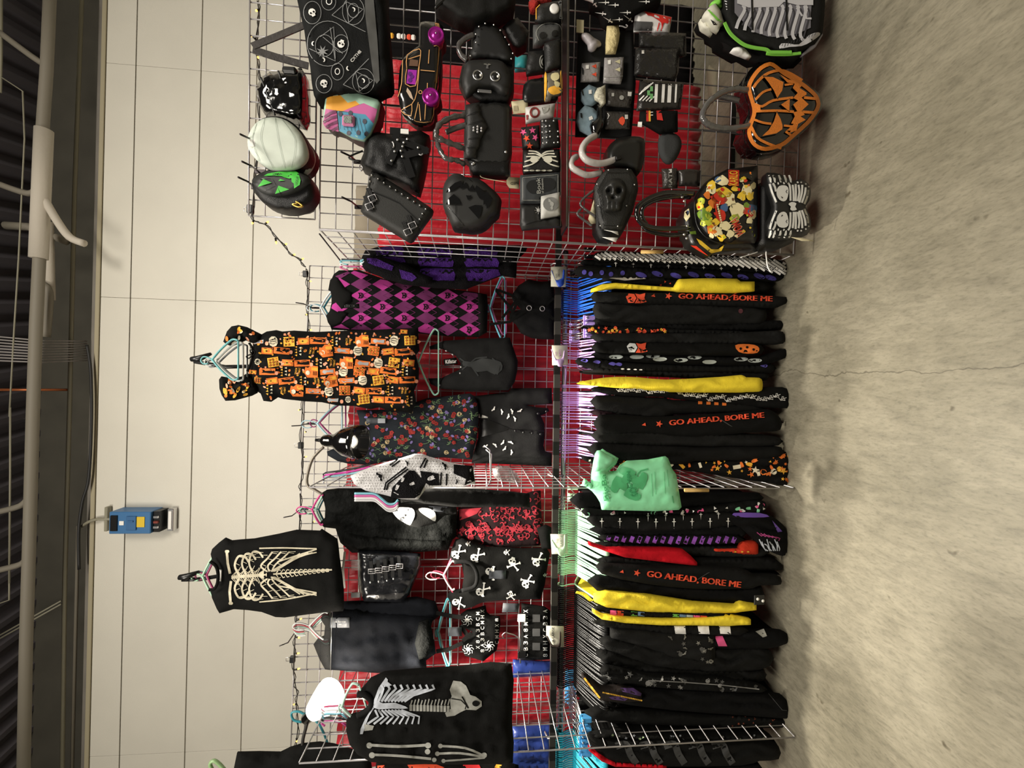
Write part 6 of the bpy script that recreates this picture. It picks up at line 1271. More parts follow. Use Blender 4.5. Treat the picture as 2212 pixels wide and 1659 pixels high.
for a in ('250,555 560,430 870,300', '255,595 560,690 920,790'): 
    q = [at(x, y_, 1.82 + .02 * i, KB) for i, (x, y_) in enumerate(zA(a))]; MB().strip(q, .03, .005, (q[-1] - q[0]).cross(Vector((0, 1, 0)))).build('strap', FILM, t)
# ---- patent mini backpack
MP = zA('360,920 450,860 600,840 680,800 760,830 830,800 870,870 890,1100 890,1350 850,1470 700,1450 500,1385 400,1372 330,1260 290,1100 290,1040')
t = bag('mini_backpack', 'small glossy black patent backpack between the moon tote and the white round bag', 'backpack', MP, 1.87)
mb = MB(); S = bpuff(mb, MP, 1.9, .07, 26, .05, 8, wr(.014, .07, 3)); mb.build('body', PATENT, t)
btube(t, 'zipper_seam', zA('350,925 400,1050 450,1180 520,1375'), 1.835, .004, BPLAST); btube(t, 'zipper_seam', zA('560,850 590,960 560,1060'), 1.84, .004, BPLAST)
btube(t, 'pull_ring', zA('425,1045 445,1060 450,1085 430,1090'), 1.825, .0025, CHROME); MB().box(at(500 + 700 / 5.53, 850 / 5.53, 1.85, KB), (.03, .03, .06), bev=.008).build('top_loop', BPLAST, t)
# ---- patchwork flap bag
PW = px('713,183 816,215 821,222 815,255 800,290 786,304 760,297 731,280 706,274 697,266 700,232 704,208')
t = bag('patchwork_bag', 'boxy bag with mint, orange, pink and teal patchwork flap', 'bag', PW, 1.83)
mb = MB(); bpuff(mb, [(x + 5, y_ + 1) for x, y_ in PW], 1.9, .04, 5, .06, 9); mb.build('body', mat('wine_leather', '#3d1520', rough=.5), t)
mb = MB(); S = bpuff(mb, PW, 1.855, .012, 5, .012, 9)
for i, a in enumerate(('1182,1014 1745,1190 1765,1235 1742,1305 1580,1232 1530,1247 1480,1203 1390,1228 1300,1138 1138,1152 1152,1062', '1140,1152 1300,1138 1390,1228 1480,1203 1530,1247 1400,1297 1330,1327 1250,1322 1125,1297', '1400,1297 1580,1232 1742,1307 1700,1478 1600,1367 1480,1352 1330,1327', '1125,1297 1255,1325 1280,1575 1130,1535 1092,1475', '1265,1327 1600,1367 1698,1480 1660,1580 1570,1672 1440,1635 1290,1565')): decal(mb, zA(a), S, 1 + i, .002)
for a in ('1110,1400 1180,1350 1250,1330', '1100,1460 1180,1410 1262,1390', '1130,1520 1200,1480 1270,1450', '1200,1560 1275,1520'): stroke(mb, zA(a), 6, S, 6, .0032, 9)
for X, Y in ((1300, 1360), (1420, 1350), (1590, 1450), (1400, 1590), (1515, 1585), (1610, 1600)): decal(mb, circ(500 + X / 5.53, Y / 5.53, 4.5, 5.5), S, 7, .0032)
for q in range(8): stroke(mb, zA('%d,%d %d,%d' % (1290 + q * 40, 1350 + q * 10, 1300 + q * 45, 1540 + q * 8)), .6, S, 7, .0028, 12)
mb.build('flap', [mat('mint_leather', '#a9cdb8', rough=.5)] + [mat(n, c, rough=.5) for n, c in (('mint_patch', '#a9cdb8'), ('orange_patch', '#eaa53b'), ('pink_patch', '#c9659f'), ('rose_patch', '#b8568c'), ('teal_patch', '#4f96b4'), ('plum_stripe', '#6e3357'), ('slate_dot', '#4a4c58'))], t)
p = at(753, 261, 1.835, KB); q_ = MB().box(p, (.05, .014, .055), bev=.008).build('turn_lock', mat('pink_lock', '#c77aa0', rough=.4), t); MB().box(p - Vector((0, .009, 0)), (.032, .006, .036), bev=.003).build('glitter_plate', mat('glitter', '#a9b3aa', rough=.3, metal=.6, bump=1, bs=300), q_)
# ---- round pale bags
RB = smooth(zE('190,420 215,310 280,210 370,150 480,128 600,145 720,210 820,310 880,430 905,540 890,620 830,690 730,735 600,750 480,745 380,700 280,620 210,520'), 2)
PALE = mat('pale_leather', '#c6cfc2', rough=.5, var=.06, vs=14)
t = bag('round_bag', 'plain pale round bag with seams, front one of two on the grid hooks', 'bag', RB, 1.8)
mb = MB(); bpuff(mb, [(599.5 + (x - 599.5) * 1.02 + 3, 309.6 + (y_ - 309.6) * 1.02 - 1) for x, y_ in RB], 1.84, .03, 5, .06, 11); mb.build('side', LEATH, t)
mb = MB(); S = bpuff(mb, RB, 1.8, .016, 16, .02, 10)
for a in ('300,200 250,400 330,650', '400,140 350,400 500,740', '520,128 560,400 640,745', '600,145 760,400 720,735'): stroke(mb, smooth(zE(a), 4, False), .8, S, 1, .002, 9)
mb.build('front', [PALE, mat('seam_grey', '#7f8a80', rough=.6)], t); MB().box(at(500 + 250 / 5.53, 230 + 440 / 5.53, 1.785, KB), (.03, .003, .02)).build('price_sticker', CARD, t)
RB2 = smooth(zE('830,360 930,450 985,540 995,640 960,740 890,812 800,795 720,750 690,600 740,450'), 2)
t = bag('round_bag', 'second pale round bag mostly hidden behind the front one', 'bag', RB2, 1.9)
mb = MB(); bpuff(mb, [(x + 3, y_ + 1) for x, y_ in RB2], 1.93, .03, 5, .04, 10); mb.build('side', LEATH, t)
mb = MB(); bpuff(mb, RB2, 1.9, .025, 22, .01, 9); mb.build('front', PALE, t)
# ---- green and black pumpkin drum bag
GP = smooth(zE('245,880 290,830 400,770 500,755 640,752 780,770 900,815 960,870 1000,960 1005,1060 960,1150 880,1210 760,1250 620,1252 480,1212 380,1150 300,1060 255,990'), 2)
t = bag('pumpkin_drum_bag', 'round black bag with bright green pumpkin face below the pale bags', 'bag', GP, 1.8)
mb = MB(); bpuff(mb, GP, 1.88, .06, 14, .05, 10); mb.build('side', LEATH, t)
GF = smooth(zE('252,890 300,838 400,778 520,764 760,776 880,820 945,872 935,920 860,985 740,1045 600,1075 460,1070 350,1025 285,960'), 2)
mb = MB(); S = bpuff(mb, GF, 1.82, .022, 12, .01, 9)
for a in ('315,960 380,865 480,910', '520,1045 560,945 690,990', '385,830 430,802 560,778 770,774 800,795 825,880 815,935 748,980 745,920 718,900 715,855 690,862 640,850 600,832 500,826', '560,890 580,865 640,885'): decal(mb, zE(a), S, 1, .002)
for a in ('600,1070 520,940 385,1020', '340,870 460,850 520,930'): stroke(mb, smooth(zE(a), 3, False), 1, S, 2, .002, 9)
write(mb, 'VIBES', 500 + 545 / 5.53, 230 + 806 / 5.53, 20, 4.4, S, 2, PI / 2 + .08); write(mb, 'SPOOKY', 500 + 775 / 5.53, 230 + 890 / 5.53, 20, 5, S, 2, PI - .2)
mb.build('face', [mat('matte_black_leather', '#262826', rough=.55), GREEN, BPLAST], t)
btube(t, 'zipper_pull', zE('770,1135 800,1150 850,1190 800,1200 730,1170 790,1160'), 1.815, .004, GOLD)
# ---- harness bucket backpack
HB = px('787,310 793,292 815,285 843,289 880,284 909,282 928,293 928,308 923,331 919,360 912,393 905,417 885,409 843,391 807,375 782,364 778,349 786,329')
t = bag('harness_backpack', 'black drawstring backpack with crossed studded harness straps', 'backpack', HB, 1.86)
mb = MB(); S = bpuff(mb, HB, 1.9, .065, 24, .05, 9, wr(.012, .05, 4)); mb.build('body', LEATH, t)
def bstrap(t, pts, y, w, m=LEATH, name='strap', th=.004):
    q = [at(a, b, y, KB) for a, b in pts]; MB().strip(q, w, th, (q[-1] - q[0]).cross(Vector((0, 1, 0)))).build(name, m, t)
for a in ('0,690 60,560 110,400', '100,400 180,560 280,850', '110,400 300,470 470,540', '180,590 330,550 470,520', '110,380 60,330'): bstrap(t, zF(a), 1.825, .03, BPLAST)
studs(t, zF('105,398 220,390 178,432 165,478 70,537 145,530 160,598 33,648 350,492'), 1.818, .006)
for a in ('40,420 55,440 60,480 45,490', '360,570 385,580 405,565'): btube(t, 'd_ring', zF(a), 1.82, .003, CHROME)
q_ = MB().box(at(862, 284, 1.83, KB), (.03, .004, .08)).build('price_tag', BPLAST, t); MB().box(at(874, 284, 1.826, KB), (.02, .004, .035)).build('price_sticker', CARD, q_)
btube(t, 'drawstring', zE('1570,530 1400,610 1540,660'), 1.85, .004, BPLAST); btube(t, 'ring', zE('1525,720 1545,700 1568,735 1550,768 1525,750'), 1.84, .003, CHROME)
# ---- studded buckle clutch
CL = px('802,370 812,372 870,408 930,448 936,454 934,462 892,520 886,523 878,519 830,490 784,462 779,456 782,446')
t = bag('studded_clutch', 'grey-black clutch with pyramid studs and four square buckles, tilted', 'bag', CL, 1.84)
mb = MB(); S = bpuff(mb, CL, 1.88, .035, 7, .02, 9); stroke(mb, [(797, 410), (838, 427), (862, 438), (905, 478), (908, 500)], 2, S, 1, .002); stroke(mb, [(797, 412), (800, 380)], 1.5, S, 1, .002); mb.build('body', [LEATHG, BPLAST], t)
for X, Y in zE('1680,825 1755,868 1825,915 1898,962 1968,1003 2040,1050 2110,1097 2182,1140 1660,898 1637,973') + zF('235,1098 302,1140 372,1185 442,1228 403,1285 370,1350'):
    c = at(X, Y, 1.842, KB); MB().lathe(c, (0, -1, 0), [(0, .0085), (.008, .0005)], 4).build('pyramid_stud', STEEL, t)
for X, Y in zE('1685,1095 1650,1190') + zF('282,1420 228,1497'):
    c = at(X, Y, 1.838, KB); d = Vector((.45, 0, -.9)).normalized(); e_ = Vector((.9, 0, .45)).normalized()
    MB().tube([c + d * a * .016 + e_ * b * .013 for a, b in ((-1, -1), (1, -1), (1, 1), (-1, 1))], .0026, 6, closed=True).build('buckle', CHROME, t)
    MB().strip([c - e_ * .02, c + e_ * .05], .018, .004, d).build('buckle_strap', LEATH, t)
# ---- hearse shaped bag
HE = smooth(zB('545,242 650,236 745,250 765,310 790,400 778,480 745,520 748,700 735,900 720,1000 745,1080 722,1140 690,1165 690,1280 660,1330 600,1350 480,1340 400,1290 340,1220 303,1050 305,900 320,740 352,650 400,590 490,520 530,480 535,350'), 2)
t = bag('car_shaped_bag', 'glossy black hearse-shaped bag with gold lines and two magenta wheels', 'bag', HE, 1.82)
mb = MB(); bpuff(mb, [(x + 6, y_ + 4) for x, y_ in HE], 1.91, .05, 8, .04, 10); mb.build('back_body', LEATH, t)
mb = MB(); S = bpuff(mb, HE, 1.85, .02, 8, .02, 9)
decal(mb, zB('408,755 505,762 490,920 392,905'), S, 2, .002); decal(mb, zB('430,640 520,655 515,720 420,715'), S, 3, .002)
for X, Y in ((430, 800), (430, 870), (450, 830)): decal(mb, circ(800 + X / 5.027, Y / 5.027, 4.5), S, 4, .003)
for a in ('395,740 400,595 530,530 545,600 520,760 490,930 380,910 395,745', '415,640 540,600', '350,650 340,900 300,1050', '545,760 700,775', '620,900 610,1100', '690,500 745,510 735,700 700,1000', '745,520 720,900', '640,540 630,690', '530,720 505,1000 450,1130 330,1200 440,1260 450,1130', '620,965 690,965', '520,1110 480,1290', '530,1130 545,1310', '600,1130 590,1300', '690,1165 660,1320 500,1320 480,1300'): stroke(mb, smooth(zB(a), 2, False), 1.6, S, 1, .0028, 7)
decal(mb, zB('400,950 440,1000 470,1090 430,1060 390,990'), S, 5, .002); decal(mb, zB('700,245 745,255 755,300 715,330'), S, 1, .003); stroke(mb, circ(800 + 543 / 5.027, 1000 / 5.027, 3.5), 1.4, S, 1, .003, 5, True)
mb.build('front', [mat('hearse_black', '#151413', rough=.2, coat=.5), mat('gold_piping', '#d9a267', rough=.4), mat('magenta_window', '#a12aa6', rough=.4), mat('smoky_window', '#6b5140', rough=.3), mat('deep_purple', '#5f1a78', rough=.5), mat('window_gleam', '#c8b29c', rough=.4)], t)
for X, Y, r in ((717, 400, 82), (658, 1063, 86)):
    c = at(800 + X / 5.027, Y / 5.027, 1.83, KB); r *= 1.86 / 850 / 5.027
    w = MB().lathe(c, (0, -1, 0), [(-.01, r), (.012, r), (.016, r * .92), (.012, r * .8), (.012, r * .5), (.018, r * .4), (.018, r * .2)], 26).build('wheel', mat('metallic_magenta', '#a5218f', rough=.22, metal=.5), t)
    w['_w'] = t['_w']; MB().lathe(c + Vector((0, -.018, 0)), (0, -1, 0), [(0, r * .12), (.004, r * .08)], 8).build('hub', STEEL, w)
# ---- other black bags
BT_ = zB('700,80 760,-260 1580,-260 1580,0 1560,100 1400,190 1240,230 1100,270 950,230 870,160 800,120')
t = bag('slouchy_bag', 'soft black slouchy bag cut by the frame edge above the studded flap', 'bag', BT_, 1.84); mb = MB(); bpuff(mb, BT_, 1.89, .07, 26, .05, 10, wr(.012, .04, 6)); mb.build('body', fab('black_canvas', '#1e1e1d', rough=.7), t)
mb = MB(); mb.tube([at(a, b, 1.83, KB) for a, b in smooth(zB('705,90 800,0 870,-60'), 4, False)], .006, 7); mb.build('piping', BPLAST, t)
SF = zB('1100,520 1095,420 1135,290 1190,262 1250,243 1350,265 1420,330 1500,470 1560,600 1545,700 1350,655 1200,640 1080,655 1060,560')
t = bag('studded_flap_bag', 'black bag with a curved flap edged with silver studs', 'bag', SF, 1.84); mb = MB(); bpuff(mb, SF, 1.9, .05, 14, .04, 9); mb.build('flap', mat('flap_black', '#131313', rough=.6), t)
studs(t, zB('1248,256 1340,272 1412,330 1465,405 1508,486 1547,580 1530,640 1180,290 1145,372 1147,460 1102,524 1088,608'), 1.842, .0045)
mb = MB(); bpuff(mb, zB('1430,300 1500,230 1600,188 1640,240 1725,345 1700,490 1600,535 1540,500 1490,420'), 1.91, .04, 12, .04, 9, wr(.006, .05)); mb.build('pocket', LEATH, t)
btube(t, 'wrapped_handle', zB('1120,380 1030,420 960,500 980,590 1050,660'), 1.86, .012, FILM)
CT = smooth(zB('1060,662 1200,648 1380,648 1470,700 1515,790 1522,900 1500,1000 1455,1032 1385,1000 1330,952 1180,952 1140,985 1042,1052 1005,960 1000,830 1020,730'), 2)
t = bag('cat_face_bag', 'black bag with cat face flap, round silver eyes and small ears', 'bag', CT, 1.82)
mb = MB(); bpuff(mb, zB('960,890 1010,1000 1080,1060 1240,1130 1500,1120 1560,1000 1560,720 1450,680 1000,700'), 1.91, .05, 12, .04, 9); mb.build('body', LEATH, t)
mb = MB(); S = bpuff(mb, CT, 1.85, .025, 12, .015, 9)
decal(mb, smooth(zB('1228,695 1260,690 1270,700 1282,690 1310,700 1285,708 1280,735 1290,742 1255,742 1262,708'), 2), S, 1, .002); mb.build('flap', [mat('flap_charcoal', '#1f1f1e', rough=.55), STEEL], t)
for X, Y in ((1167, 816), (1355, 830)):
    c = at(800 + X / 5.027, Y / 5.027, 1.825, KB); r = 55 * 1.85 / 850 / 5.027
    e_ = MB().tube([c + Vector((r * .84 * math.cos(i * PI / 12), 0, r * .84 * math.sin(i * PI / 12))) for i in range(24)], r * .17, 8, closed=True).build('eye_ring', STEEL, t)
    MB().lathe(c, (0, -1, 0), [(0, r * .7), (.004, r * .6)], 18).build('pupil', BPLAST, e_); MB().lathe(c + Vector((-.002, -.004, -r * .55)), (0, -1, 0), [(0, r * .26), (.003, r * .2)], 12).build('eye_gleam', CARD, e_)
MB().box(at(800 + 1240 / 5.027, 990 / 5.027, 1.81, KB), (.014, .006, .062), bev=.003).build('lip_strip', STEEL, t)
# ---- bat wing handbag
BW = zF('920,-20 1080,-55 1250,-65 1400,-60 1465,20 1472,560 1442,640 1440,815 1200,812 1000,795 965,740 952,650 900,620 905,450 915,200')
t = bag('bat_wing_handbag', 'black structured handbag with bat wing flap, jewel clasp and plastic-wrapped handles', 'bag', BW, 1.82)
mb = MB(); bpuff(mb, BW, 1.9, .06, 14, .05, 10); mb.build('body', mat('handbag_black', '#222221', rough=.45, bump=.15, bs=300), t)
mb = MB(); bpuff(mb, zF('905,615 1040,625 1440,640 1440,812 1200,810 1000,793 965,740 950,650'), 1.85, .02, 10, .02, 9); mb.build('side', LEATH, t)
FLP = zF('920,-15 1000,-40 1085,-50 1085,0 1100,90 1140,150 1182,245 1140,300 1092,400 1085,480 1050,520 1040,612 905,612 908,450 915,200')
mb = MB(); S = bpuff(mb, FLP, 1.832, .012, 5, .01, 9)
for a in ('930,105 1100,45', '940,215 1135,160', '940,385 1100,370', '920,490 1065,488'): stroke(mb, zF(a), 1.4, S, 1, .0022)
mb.build('flap', [mat('handbag_black', '#222221', rough=.45), BPLAST], t)
mb = MB(); c = at(840 + 1060 / 5.53, 230 + 275 / 5.53, 1.812, KB)
for i in range(7): a = i * PI / 3; mb.lathe(c + (Vector((.012 * math.cos(a), 0, .02 * math.sin(a))) if i else Vector()), (0, -1, 0), [(0, .006), (.004, .005), (.007, .001)], 7)
mb.build('jewel_clasp', CHROME, t)
btube(t, 'wrapped_handle', zF('925,110 760,130 610,210 565,320 600,380 760,450 915,510'), [1.85, 1.79], [.012 + .0025 * math.sin(i * 1.9) for i in range(31)], FILM); btube(t, 'wrapped_handle', zF('930,220 800,260 680,310'), 1.84, .012, FILM); btube(t, 'wrapped_handle', zF('570,370 600,500 680,620 800,640 905,690'), [1.86, 1.81], [.011 + .0025 * math.sin(i * 2.1) for i in range(21)], FILM)
studs(t, zF('1000,690 1395,545 1015,680'), 1.83, .007)
mb = MB(); S = bpuff(mb, zB('1530,1100 1710,1082 1712,1222 1550,1240'), 1.87, .001, 3, .001, 12); decal(mb, zB('1555,1150 1600,1145 1605,1200 1560,1205'), S, 1, .001); mb.build('swing_tag', [CRCARD, mat('faint_ink', '#b3a888', rough=.7)], t)
# ---- black pumpkin bag
BP_ = smooth(zF('640,960 680,860 760,790 850,790 920,830 1060,840 1180,930 1250,990 1300,1050 1327,1110 1310,1200 1300,1270 1220,1340 1180,1390 1090,1450 980,1470 880,1455 760,1440 720,1360 690,1290 640,1200 635,1080'), 2)
t = bag('pumpkin_face_bag', 'dark grey pumpkin bag with glossy black jagged face beside the bat wing handbag', 'bag', BP_, 1.83)
mb = MB(); bpuff(mb, [(x + 4, y_ + 5) for x, y_ in BP_], 1.91, .04, 10, .04, 9); mb.build('back_body', LEATH, t)
mb = MB(); S = bpuff(mb, [(1018 + (x - 1018) * .97, 434 + (y_ - 434) * .95) for x, y_ in BP_], 1.87, .035, 22, .02, 9)
for a in ('680,1170 720,1090 775,1045 830,1090 868,1170', '950,1205 1030,1175 1112,1182 1105,1260 1075,1345', '920,1060 955,1065 985,1060 990,1085 945,1120'): decal(mb, zF(a), S, 1, .003, 9)
decal(mb, zF('680,1030 720,970 790,910 890,875 878,940 925,900 960,985 1000,930 1020,1000 1045,940 1130,1000 1165,1000 1240,1100 1215,1170 1170,1225 1160,1160 1130,1175 1130,1110 1085,1100 1060,1060 1040,1010 950,1005 930,960 860,985 850,950 770,1000'), S, 1, .003, 9)
for a in ('700,1200 800,1300 900,1430', '800,1180 800,1300', '930,840 1000,900'): stroke(mb, smooth(zF(a), 3, False), .9, S, 1, .002, 9)
mb.build('front', [mat('pumpkin_grey_leather', '#272726', rough=.55), PATENT], t)
mb = MB(); S = bpuff(mb, zF('1405,880 1430,842 1560,850 1558,985 1440,975 1405,925'), 1.9, .001, 3, .001, 12); write(mb, 'NED', 840 + 1500 / 5.53, 230 + 915 / 5.53, 17, 6, S, 1, PI / 2 + .1, .001); mb.build('swing_tag', [CRCARD, BPLAST], t)
btube(t, 'tag_string', zF('1090,810 1130,855 1410,905'), 1.87, .0018, CRCARD)
# ---- wallet shelf
y_s = 1.9
a, b = at(1222, -40, y_s, KB), at(1219, 500, y_s, KB); c = (a + b) / 2; d = b - a
rt = d.to_track_quat('X', 'Z').to_matrix()
t = thing('wallet_shelf', 'narrow black shelf across the bag wall carrying a row of wallets', 'shelf', c)
MB().box(c, (d.length, .12, .01), rot=rt, bev=.002).build('board', BPLAST, t)
mb = MB(); mb.tube([a + Vector((0, -.06, .0)), b + Vector((0, -.06, .0))], .006, 6); mb.tube([a + Vector((0, -.062, .03)), b + Vector((0, -.062, .03))], .002, 5); mb.build('front_edge', mat('shelf_edge', '#4a443c', rough=.3, metal=.6), t)
def wallet(name, label, cat, P, y, m, fn=None, mats=(), d=.02, R_=5, back=.02, group='wallets on the black shelf', step=9):
    t = bag(name, label, cat, P, y, group); mb = MB(); S = bpuff(mb, P, y, d, R_, back, step)
    if fn: fn(mb, S)
    mb.build('body', [m] + list(mats), t); return t
GW = mat('grey_wallet', '#4b4c4b', rough=.5, bump=.2, bs=200); KW = mat('black_wallet', '#191918', rough=.5, bump=.2, bs=200)
wallet('round_button_wallet', 'black wallet with a plain white round button, nearest the frame edge on the shelf', 'wallet', zB('1790,215 1800,80 1850,40 2090,0 2095,215 1840,245'), 1.86, KW, lambda mb, S: (stroke(mb, zB('1800,210 1800,90 1840,50'), 1.5, S, 1, .002), decal(mb, zB('2040,20 2085,10 2088,210 2050,200 2062,110'), S, 2, .002)), [AMBER, GREYP])
MB().lathe(at(800 + 1998 / 5.027, 100 / 5.027, 1.84, KB), (0, -1, 0), [(0, 52 * 1.85 / 850 / 5.027), (.006, 48 * 1.85 / 850 / 5.027), (.008, .012)], 20).build('round_button', WHITE, bpy.data.objects['round_button_wallet'])
mb = MB(); S = bpuff(mb, zB('1720,20 1760,-20 1960,-30 1970,20 1840,50 1800,120 1740,110'), 1.88, .03, 8, .02, 8, wr(.008, .15)); tag(mb.build('red_pouch', mat('shaggy_red', '#a32018', rough=.9, bump=1, bs=90)), 'shaggy red pouch peeking above the round button wallet', 'pouch')
wallet('skull_wallet', 'grey wallet embossed with a dotted skull on the shelf', 'wallet', zB('1770,272 1900,255 2070,240 2082,400 1890,462 1880,482 1770,490'), 1.87, GW, lambda mb, S: (decal(mb, circ(800 + 1875 / 5.027, 385 / 5.027, 8, 8), S, 1, .002), decal(mb, circ(800 + 2010 / 5.027, 365 / 5.027, 8, 8), S, 1, .002), stroke(mb, smooth(zB('1830,440 1800,350 1860,270 1960,250 2050,270 2080,340'), 3, False), 1.2, S, 2, .002)), [KW, GREYD])
wallet('card_case', 'plain black card case leaning in front of the crest wallet', 'wallet', zB('1890,470 2065,410 2078,710 1900,762'), 1.845, KW)
wallet('crest_wallet', 'black wallet with a white round crest on the shelf', 'wallet', zB('1715,560 1890,545 1910,770 1700,800 1690,730'), 1.875, KW, lambda mb, S: (stroke(mb, circ(800 + 1875 / 5.027, 670 / 5.027, 7, 14)[4:13], 2, S, 1, .002, 5), stroke(mb, circ(800 + 1880 / 5.027, 670 / 5.027, 4, 8)[4:13], 2.4, S, 1, .002, 5)), [GREYD])
wallet('rounded_purse', 'black purse with rounded top half hidden by the yellow comic packet', 'wallet', smooth(zB('1655,1040 1662,940 1690,890 1740,862 1830,850 1900,850 2020,1000 2020,1085 1800,1110 1670,1122'), 2), 1.875, mat('shiny_black_case', '#151515', rough=.35))
wallet('comic_packet', 'clear packet with yellow and black comic print on the shelf', 'packet', zB('1890,805 2080,760 2092,1000 1970,1045 1960,1075 1900,1080'), 1.85, mat('yellow_packet', '#6d675a', rough=.3), lambda mb, S: [decal(mb, smooth(zB(a), 2), S, m, .002, 8) for a, m in (('1890,805 1912,800 1915,950 1900,1080 1888,1080', 1), ('1970,800 2040,790 2050,850 2000,880 1960,850', 2), ('1930,960 2000,930 2070,960 2080,1000 1990,1030 1940,1000', 1), ('2000,880 2060,900 2040,950 2005,930', 2), ('2060,790 2080,780 2085,960 2070,950', 1))], [AMBER, mat('packet_cream', '#e4d9a6', rough=.5)], d=.01)
wallet('portrait_wallet', 'white wallet with a dark red ring and grey shapes on the shelf', 'wallet', zB('1685,1165 1850,1140 2012,1120 1990,1268 1850,1290 1690,1320'), 1.86, mat('white_wallet', '#cfcdca', rough=.5), lambda mb, S: (stroke(mb, circ(800 + 1785 / 5.027, 1222 / 5.027, 9, 10), 4.4, S, 1, .002, 6, True), decal(mb, zB('1860,1170 1950,1140 1930,1200 1880,1240'), S, 2, .002), decal(mb, zB('1690,1250 1715,1245 1712,1300 1695,1305'), S, 1, .002)), [mat('dark_red_print', '#7d2a27', rough=.7), GREYD])
wallet('splatter_wallet', 'black wallet splashed with pink, above the stud wallet', 'wallet', zF('1580,250 1800,222 1812,500 1600,492'), 1.875, KW, lambda mb, S: [motif(mb, STAR, 840 + X / 5.53, 230 + Y / 5.53, 8, S, m, a, .002, 9) for X, Y, a, m in ((1605, 305, .3, 1), (1715, 285, 1, 1), (1750, 370, .5, 1), (1645, 380, .2, 2), (1680, 470, .9, 2))], [PINK, REDP])
t = wallet('stud_wallet', 'small black wallet with rows of silver dome studs', 'wallet', zF('1812,160 2020,150 2052,470 1822,490'), 1.855, KW)
studs(t, [(840 + X / 5.53, 230 + Y / 5.53) for X, Y in ((1835, 175), (1877, 172), (1835, 243), (1880, 238), (1922, 232), (1835, 308), (1882, 305), (1925, 297), (1840, 375), (1885, 370), (1928, 362), (1842, 437), (1887, 432), (1970, 172), (2020, 298), (2020, 360), (1975, 432), (2020, 428))], 1.833, .005)
def wingprint(mb, S):
    for sg in (-1, 1):
        for a in ('0,60 60,20 150,10', '0,75 70,45 160,45', '10,90 90,75 180,80', '20,100 100,110 200,140', '30,115 110,170 215,200'): stroke(mb, smooth([(840 + (1820 + sg * float(q.split(',')[0])) / 5.53, 230 + (520 + float(q.split(',')[1])) / 5.53) for q in a.split()], 3, False), 3, S, 1, .002, 6)
        decal(mb, circ(840 + (1820 + sg * 85) / 5.53, 230 + 635 / 5.53, 9, 7), S, 1, .003)
    decal(mb, circ(840 + 1820 / 5.53, 230 + 588 / 5.53, 4, 3), S, 1, .003)
    for i in range(5): decal(mb, circ(840 + (1640 + i * 70) / 5.53, 230 + 765 / 5.53, 6, 1.8), S, 1, .002)
wallet('wing_wallet', 'black wallet with white skeletal moth wings on the shelf', 'wallet', zF('1602,522 2040,507 2062,750 2050,775 1610,790 1600,740'), 1.87, KW, wingprint, [mat('wing_cream', '#d9d6c4', rough=.6)])
def bookprint(mb, S):
    stroke(mb, zF('1600,850 2020,815 2020,1060 1830,1090'), 1, S, 1, .002); stroke(mb, zF('1600,850 1600,1120 1810,1120'), 1, S, 1, .002)
    decal(mb, smooth(zF('1640,960 1680,890 1780,870 1900,850 1980,880 1980,970 1900,1010 1780,1030 1690,1030'), 3), S, 2, .002); write(mb, 'Book', 840 + 1790 / 5.53, 230 + 950 / 5.53, 34, 9, S, 1, PI / 2 * 0 + .05, .003); write(mb, 'of Shadows', 840 + 1835 / 5.53, 230 + 950 / 5.53, 32, 5, S, 1, .05, .003)
wallet('book_wallet', 'grey ornate wallet like an old spell book, lettered on the front', 'wallet', zF('1570,822 2050,782 2052,1050 1820,1100 1822,1160 1570,1152'), 1.865, mat('slate_wallet', '#3c3f41', rough=.5), bookprint, [GREYD, mat('dark_plate', '#1c1d1e', rough=.5)])
wallet('moth_card_case', 'pale card case with a grey moth oval, leaning on the shelf end', 'wallet', zF('1820,1072 2040,1022 2050,1290 1820,1330'), 1.84, mat('pale_case', '#bdbcb6', rough=.5), lambda mb, S: (decal(mb, circ(840 + 1935 / 5.53, 230 + 1165 / 5.53, 17, 15), S, 1, .002), motif(mb, BAT, 840 + 1945 / 5.53, 230 + 1165 / 5.53, 13, S, 2, .3, .003)), [mat('mid_grey_oval', '#7b7b78', rough=.6), mat('moth_grey', '#a5a5a0', rough=.6)], d=.012)
wallet('spider_wallet', 'black zip wallet with a small silver spider at the end of the shelf', 'wallet', zF('1570,1172 1815,1172 1822,1335 2050,1300 2072,1430 1800,1450 1595,1470 1568,1400'), 1.87, mat('smooth_black', '#242423', rough=.45), lambda mb, S: ([stroke(mb, [(840 + 1785 / 5.53, 230 + 1240 / 5.53), (840 + (1785 + 45 * math.cos(a_)) / 5.53, 230 + (1240 + 45 * math.sin(a_)) / 5.53)], 1.3, S, 1, .003) for a_ in [i * PI / 4 for i in range(8)]], decal(mb, circ(840 + 1785 / 5.53, 230 + 1240 / 5.53, 3.5), S, 1, .004), stroke(mb, zF('1640,1410 1800,1360 2040,1320'), 1.6, S, 2, .002)), [STEEL, BPLAST])
